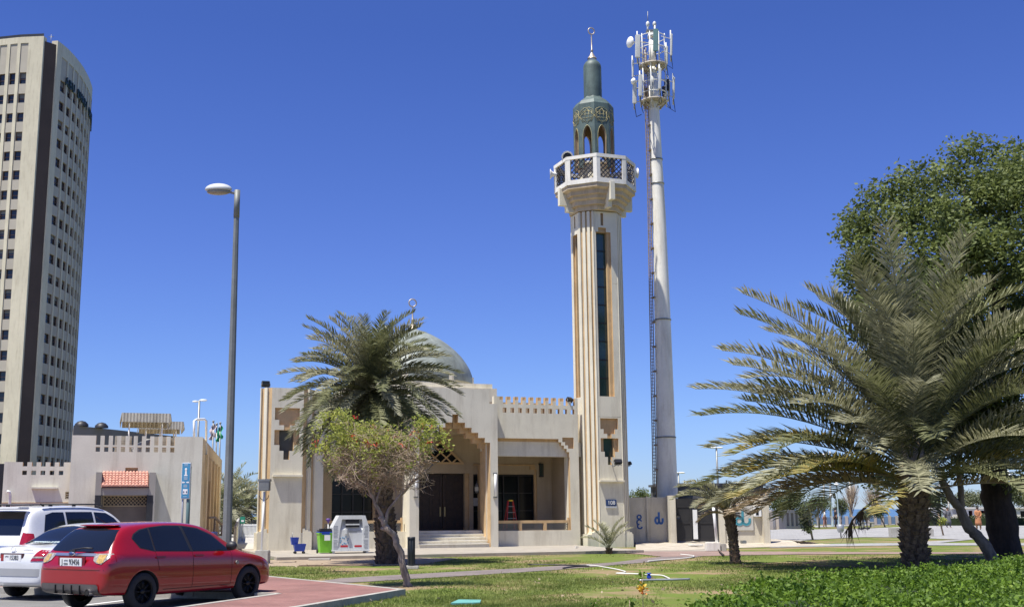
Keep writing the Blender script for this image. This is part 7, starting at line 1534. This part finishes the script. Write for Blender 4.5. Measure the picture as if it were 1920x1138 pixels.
# leaning saplings
b = gp(1524, 1012); t = thing('leaning_sapling', 'thin leafy sapling leaning left on the grass edge before the plaza', 'tree', b, 0); tp = at(1504, 950, b.y)-b; m = MB(); m.tube([(0, 0, 0), tp*.5+Vector((.1, 0, 0)), tp], [.06, .045, .02], 6); m.build('trunk', [bark], t); m = MB(); rg_ = random.Random(4); [leaves(m, rg_, tp*(.25+.75*i/30)+Vector((rg_.uniform(-.2, .15), rg_.uniform(-.2, .2), 0)), 34, (.28, .28, .2), .13) for i in range(31)]; m.build('crown', [ficusm2], t)
b = gp(1769, 1004); t = thing('sapling', 'yellowish sapling tied to a leaning reddish stake on the plaza edge', 'tree', b, 0); tp = at(1759, 962, b.y)-b; m = MB(); m.tube([(0, 0, 0), tp], .05, 6); m.build('stake', [rust], t); m = MB(); [leaves(m, rg_, at(1767+rg_.uniform(-5, 5), 975+rg_.uniform(-5, 8), b.y)-b, 26, (.2, .2, .15), .13) for i in range(9)]; m.build('crown', [bougm], t)
# low hedge strip of the park
a = at(1700, 975, 112); m = MB(); rg_ = random.Random(8)
t = thing('park_hedge', 'low dark hedge line along the far lawn before the kiosks', 'hedge', (a.x, 112, 0)); L_ = at(1960, 975, 112).x-a.x
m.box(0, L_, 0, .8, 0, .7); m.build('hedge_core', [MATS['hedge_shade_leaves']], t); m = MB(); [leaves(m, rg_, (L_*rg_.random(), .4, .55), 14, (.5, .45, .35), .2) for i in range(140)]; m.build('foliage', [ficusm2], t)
# bench, blocks, cone
b = gp(1626, 987.5); t = thing('bench', 'long stone bench on the plaza under the small olive tree', 'bench', b, R(-3)); s = 2150/b.y; w_ = 26/s
m = MB(); m.bbox(-w_/2, w_/2, -.3, .3, .34, .46, .02); m.build('seat', [concrete], t); [MB.build((lambda q: (q.bbox(x_-.12, x_+.12, -.28, .28, 0, .34, .01), q)[1])(MB()), 'leg', [concrete], t) for x_ in (-w_/2+.2, w_/2-.2)]
slab(1678, 1007, .55, .5, .55, 'concrete_cube', 'grey concrete cube seat left of the palm trunk', 'block', concrete)
slab(1742, 1006, .45, .4, .45, 'concrete_cube', 'grey concrete cube seat right of the palm trunk', 'block', concrete)
b = gp(1577, 1008); t = thing('litter_bin', 'pale mesh litter bin on a thin stand at the lawn edge', 'litter bin', b); m = MB(); m.tube([(0, 0, 0), (0, 0, .35)], .03, 6); m.build('stand', [blackm], t); m = MB(); m.lathe([(.12, .3), (.19, .42), (.22, .75), (.20, .76), (.16, .45)], 14, (0, 0, 0)); m.build('basket', [steel], t)
b = gp(1907, 988); t = thing('traffic_cone', 'red and white traffic cone right of the thick dark trunk', 'traffic cone', b); m = MB(); m.lathe([(.17, .03), (.13, .22)], 14, (0, 0, 0)); m.lathe([(.13, .22), (.09, .38)], 14, (0, 0, 0), 1); m.lathe([(.09, .38), (.03, .62), (.01, .63)], 14, (0, 0, 0)); m.build('cone', [mat('cone_red', (.60, .05, .03), .5, .05, 3, 0, 0), whitep], t); m = MB(); m.bbox(-.2, .2, -.2, .2, 0, .035, .01); m.build('base', [blackm], t)
for px, py, lab in ((1616, 994.5, 'dark bird on the plaza paving, left one of the pair'), (1627, 994, 'dark bird on the plaza paving, right one of the pair')):
    b = gp(px, py, .02); m = MB(); m.ell((0, 0, .16), (.2, .09, .09)); m.ell((.2, 0, .25), (.06, .05, .05)); m.tube([(-.15, 0, .17), (-.36, 0, .13)], [.05, .02], 5); m.tube([(.25, 0, .25), (.32, 0, .24)], [.015, .003], 4); [m.tube([(0, y_, .1), (0, y_, 0)], .012, 4) for y_ in (-.03, .03)]; o = m.build('bird', [blackm], None, b); tag(o, lab, 'bird', 'birds on the plaza')
# ------------------------------------------------------------------ people
skin = mat('skin', (.30, .17, .11), .6, .05, 5, 0, 0); hairm = mat('black_hair', (.015, .012, .01), .6, .1, 5, 0, 0)
def person(px, py, h, rz, label, top, bottom, robe=False, sit=False, stride=.12, back=False):
    b = gp(px, py, .03); t = thing('person', label, 'person', b, rz); k = h/1.75
    J = {}
    def S(name, p, r): J[name] = (Vector(p)*k, r*k)
    hz = .93 if not sit else .32; up = .0
    S('pelvis', (0, 0, hz), .14); S('waist', (0, 0, hz+.17), .125); S('chest', (0, .01, hz+.38), .155); S('neck', (0, 0, hz+.55), .06); S('chin', (0, -.02, hz+.62), .07); S('skull', (0, -.01, hz+.70), .095); S('crown', (0, 0, hz+.78), .07); S('nose', (0, -.10, hz+.67), .02)
    for s_, sx in (('l', -1), ('r', 1)):
        S('sh'+s_, (sx*.17, 0, hz+.48), .06)
        if back: S('el'+s_, (sx*.24, .08, hz+.22), .042); S('wr'+s_, (sx*.08, .17, hz+.06), .032); S('ha'+s_, (sx*.02, .17, hz+.03), .03)
        else: S('el'+s_, (sx*.25, -.02, hz+.22), .042); S('wr'+s_, (sx*.26, -.10*sx-.03, hz-.02), .032); S('ha'+s_, (sx*.26, -.12*sx-.03, hz-.12), .03)
        S('hp'+s_, (sx*.09, 0, hz-.05), .10)
        if sit: S('kn'+s_, (sx*.16, -.42, .40), .07); S('an'+s_, (sx*.12, -.40, .08), .045); S('to'+s_, (sx*.12, -.56, .04), .04)
        else: S('kn'+s_, (sx*.10, -sx*stride*.7-.02, .50), .065); S('an'+s_, (sx*.09, -sx*stride+.02, .08), .042); S('to'+s_, (sx*.10, -sx*stride-.14, .035), .035)
    E = [('pelvis', 'waist'), ('waist', 'chest'), ('chest', 'neck'), ('neck', 'chin'), ('chin', 'skull'), ('skull', 'crown'), ('chin', 'nose')]
    for s_ in 'lr': E += [('chest', 'sh'+s_), ('sh'+s_, 'el'+s_), ('el'+s_, 'wr'+s_), ('wr'+s_, 'ha'+s_), ('pelvis', 'hp'+s_), ('hp'+s_, 'kn'+s_), ('kn'+s_, 'an'+s_), ('an'+s_, 'to'+s_)]
    ks = list(J)
    def skinned(names, grow, sub=1):
        ix = [n for n in ks if n in names]; me = bpy.data.meshes.new('tmp'); me.from_pydata([J[n][0] for n in ix], [(ix.index(a), ix.index(b_)) for a, b_ in E if a in ix and b_ in ix], []); o = bpy.data.objects.new('tmp', me); COL.objects.link(o); sk_ = o.modifiers.new('s', 'SKIN'); sk_.use_smooth_shade = True; o.modifiers.new('u', 'SUBSURF').levels = sub
        for i, n in enumerate(ix): me.skin_vertices[0].data[i].radius = (J[n][1]+grow*k,)*2
        me.skin_vertices[0].data[0].use_root = True
        bpy.context.view_layer.update(); r = bpy.data.meshes.new_from_object(o.evaluated_get(bpy.context.evaluated_depsgraph_get())); bpy.data.objects.remove(o); return r
    def place(me, name, mt): me.materials.clear(); me.materials.append(mt); o = bpy.data.objects.new(name, me); COL.objects.link(o); o.parent = t
    place(skinned(ks, 0), 'body', skin)
    place(skinned(['pelvis', 'waist', 'chest', 'shl', 'shr', 'ell', 'elr'] + (['wrl', 'wrr'] if robe or back else []), .025), 'shirt', top)
    place(skinned(['pelvis', 'hpl', 'hpr', 'knl', 'knr', 'anl', 'anr'], .022), 'trousers', bottom)
    if robe: m = MB(); m.lathe([(.19*k, (hz+.1)*k), (.20*k, (hz-.1)*k), (.24*k, .55*k), (.25*k, .38*k), (.23*k, .38*k)], 16, (0, 0, 0)); m.build('tunic_skirt', [top], t)
    m = MB(); m.ell((0, .015*k, (hz+.735)*k), (.098*k, .105*k, .09*k), 0, 14, 10); m.build('hair', [hairm], t)
cl = lambda n, c: mat(n, c, .85, .1, 4, .04, .05)
person(1779, 989, 1.72, R(10), 'man in a long grey tunic walking away on the plaza', cl('grey_cloth', (.12, .12, .13)), cl('grey_cloth', (.12, .12, .13)), True)
person(1835.5, 993, 1.74, R(180), 'man in an orange brown tunic with hands behind his back', cl('orange_brown_cloth', (.42, .18, .08)), cl('tan_cloth', (.36, .20, .09)), True, back=True)
person(1853, 984.5, 1.3, R(60), 'person in a yellow top and blue clothes sitting near the dark trunk', cl('yellow_cloth', (.70, .42, .02)), cl('blue_cloth', (.05, .12, .40)), False, True)
person(1829, 981, 1.2, R(-30), 'person in dark clothes sitting behind the man in orange brown', cl('dark_cloth', (.03, .03, .04)), cl('dark_cloth', (.03, .03, .04)), False, True)
person(1547, 988.5, 1.6, R(80), 'person in a white top and pinkish trousers by the plaza wall', cl('white_cloth', (.7, .66, .62)), cl('pink_cloth', (.42, .20, .18)))
person(1568, 989, 1.72, R(100), 'person in dark clothes beside the tallest park lamp', cl('dark_cloth', (.03, .03, .04)), cl('dark_cloth', (.03, .03, .04)))
# ------------------------------------------------------------------ grass blades
def grass(name, N, seed, pxr, pyr, m_):
    g = np.random.default_rng(seed); px = g.uniform(*pxr, N*2); py = pyr[0]+(pyr[1]-pyr[0])*g.random(N*2)**.9
    rm = np.array(RM); d = rm @ np.stack([(px-PX)/F, (PY-py)/F, -np.ones_like(px)]); t_ = -HC/d[2]; X_ = d[0]*t_; Y_ = d[1]*t_
    ok = np.ones(len(X_), bool)
    for P in (path_poly, red_poly, side_poly, soil_poly, apron_poly, [(p.x, p.y) for p in brick_poly], drive_poly, HP):
        c = np.zeros(len(X_), bool); j = len(P)-1
        for i in range(len(P)):
            if P[i][1] != P[j][1]: c ^= ((P[i][1] > Y_) != (P[j][1] > Y_)) & (X_ < (P[j][0]-P[i][0])*(Y_-P[i][1])/(P[j][1]-P[i][1])+P[i][0])
            j = i
        ok &= ~c
    ok &= ~((X_ < A.x+.2) & (Y_ < 27)); fx = np.sin(X_*.9+1)+np.sin(Y_*.7+X_*.4)+np.sin(X_*2.3-Y_*1.1)*.6; ok &= (g.random(len(X_)) < .42+.33*fx)
    X_ = X_[ok][:N]; Y_ = Y_[ok][:N]; n = len(X_); h = g.uniform(.02, .055, n)*(1+.3*np.sin(X_*1.7)*np.sin(Y_*1.3)); a = g.uniform(0, 2*PI, n); w_ = g.uniform(.006, .012, n)
    p = np.stack([X_, Y_, np.zeros(n)], 1); s_ = np.stack([np.cos(a)*w_, np.sin(a)*w_, np.zeros(n)], 1); l_ = np.stack([g.normal(0, .022, n), g.normal(0, .022, n), h], 1)
    V = np.stack([p-s_, p+s_, p+l_], 1).reshape(-1, 3); me = bpy.data.meshes.new(name); me.vertices.add(len(V)); me.vertices.foreach_set('co', V.ravel()); me.loops.add(len(V)); me.loops.foreach_set('vertex_index', np.arange(len(V))); me.polygons.add(n); me.polygons.foreach_set('loop_start', np.arange(0, len(V), 3)); me.polygons.foreach_set('loop_total', np.full(n, 3)); me.materials.append(m_); me.update(); me.validate()
    o = bpy.data.objects.new(name, me); COL.objects.link(o); o['kind'] = 'stuff'; o['label'] = 'short mown grass blades over the lawn'; return o
grassm = leafmat('grass_blade', (.12, .165, .03), (.29, .33, .09), .45, .6, .8, c=(.42, .33, .18))
grass('grass', 150000, 11, (480, 1960), (1040, 1150), grassm)
# fallen leaves
m = MB(); rg_ = random.Random(21)
for i in range(150):
    p = gp(rg_.uniform(520, 1900), rg_.uniform(1046, 1137)); 
    if inpoly(p.x, p.y, [(v.x, v.y) for v in brick_poly]): continue
    leaves(m, rg_, (p.x, p.y, .03), 1, (.01, .01, .01), .09)
o = m.build('fallen_leaves', [frondd]); o['kind'] = 'stuff'; o['label'] = 'dry fallen leaves scattered over the lawn'
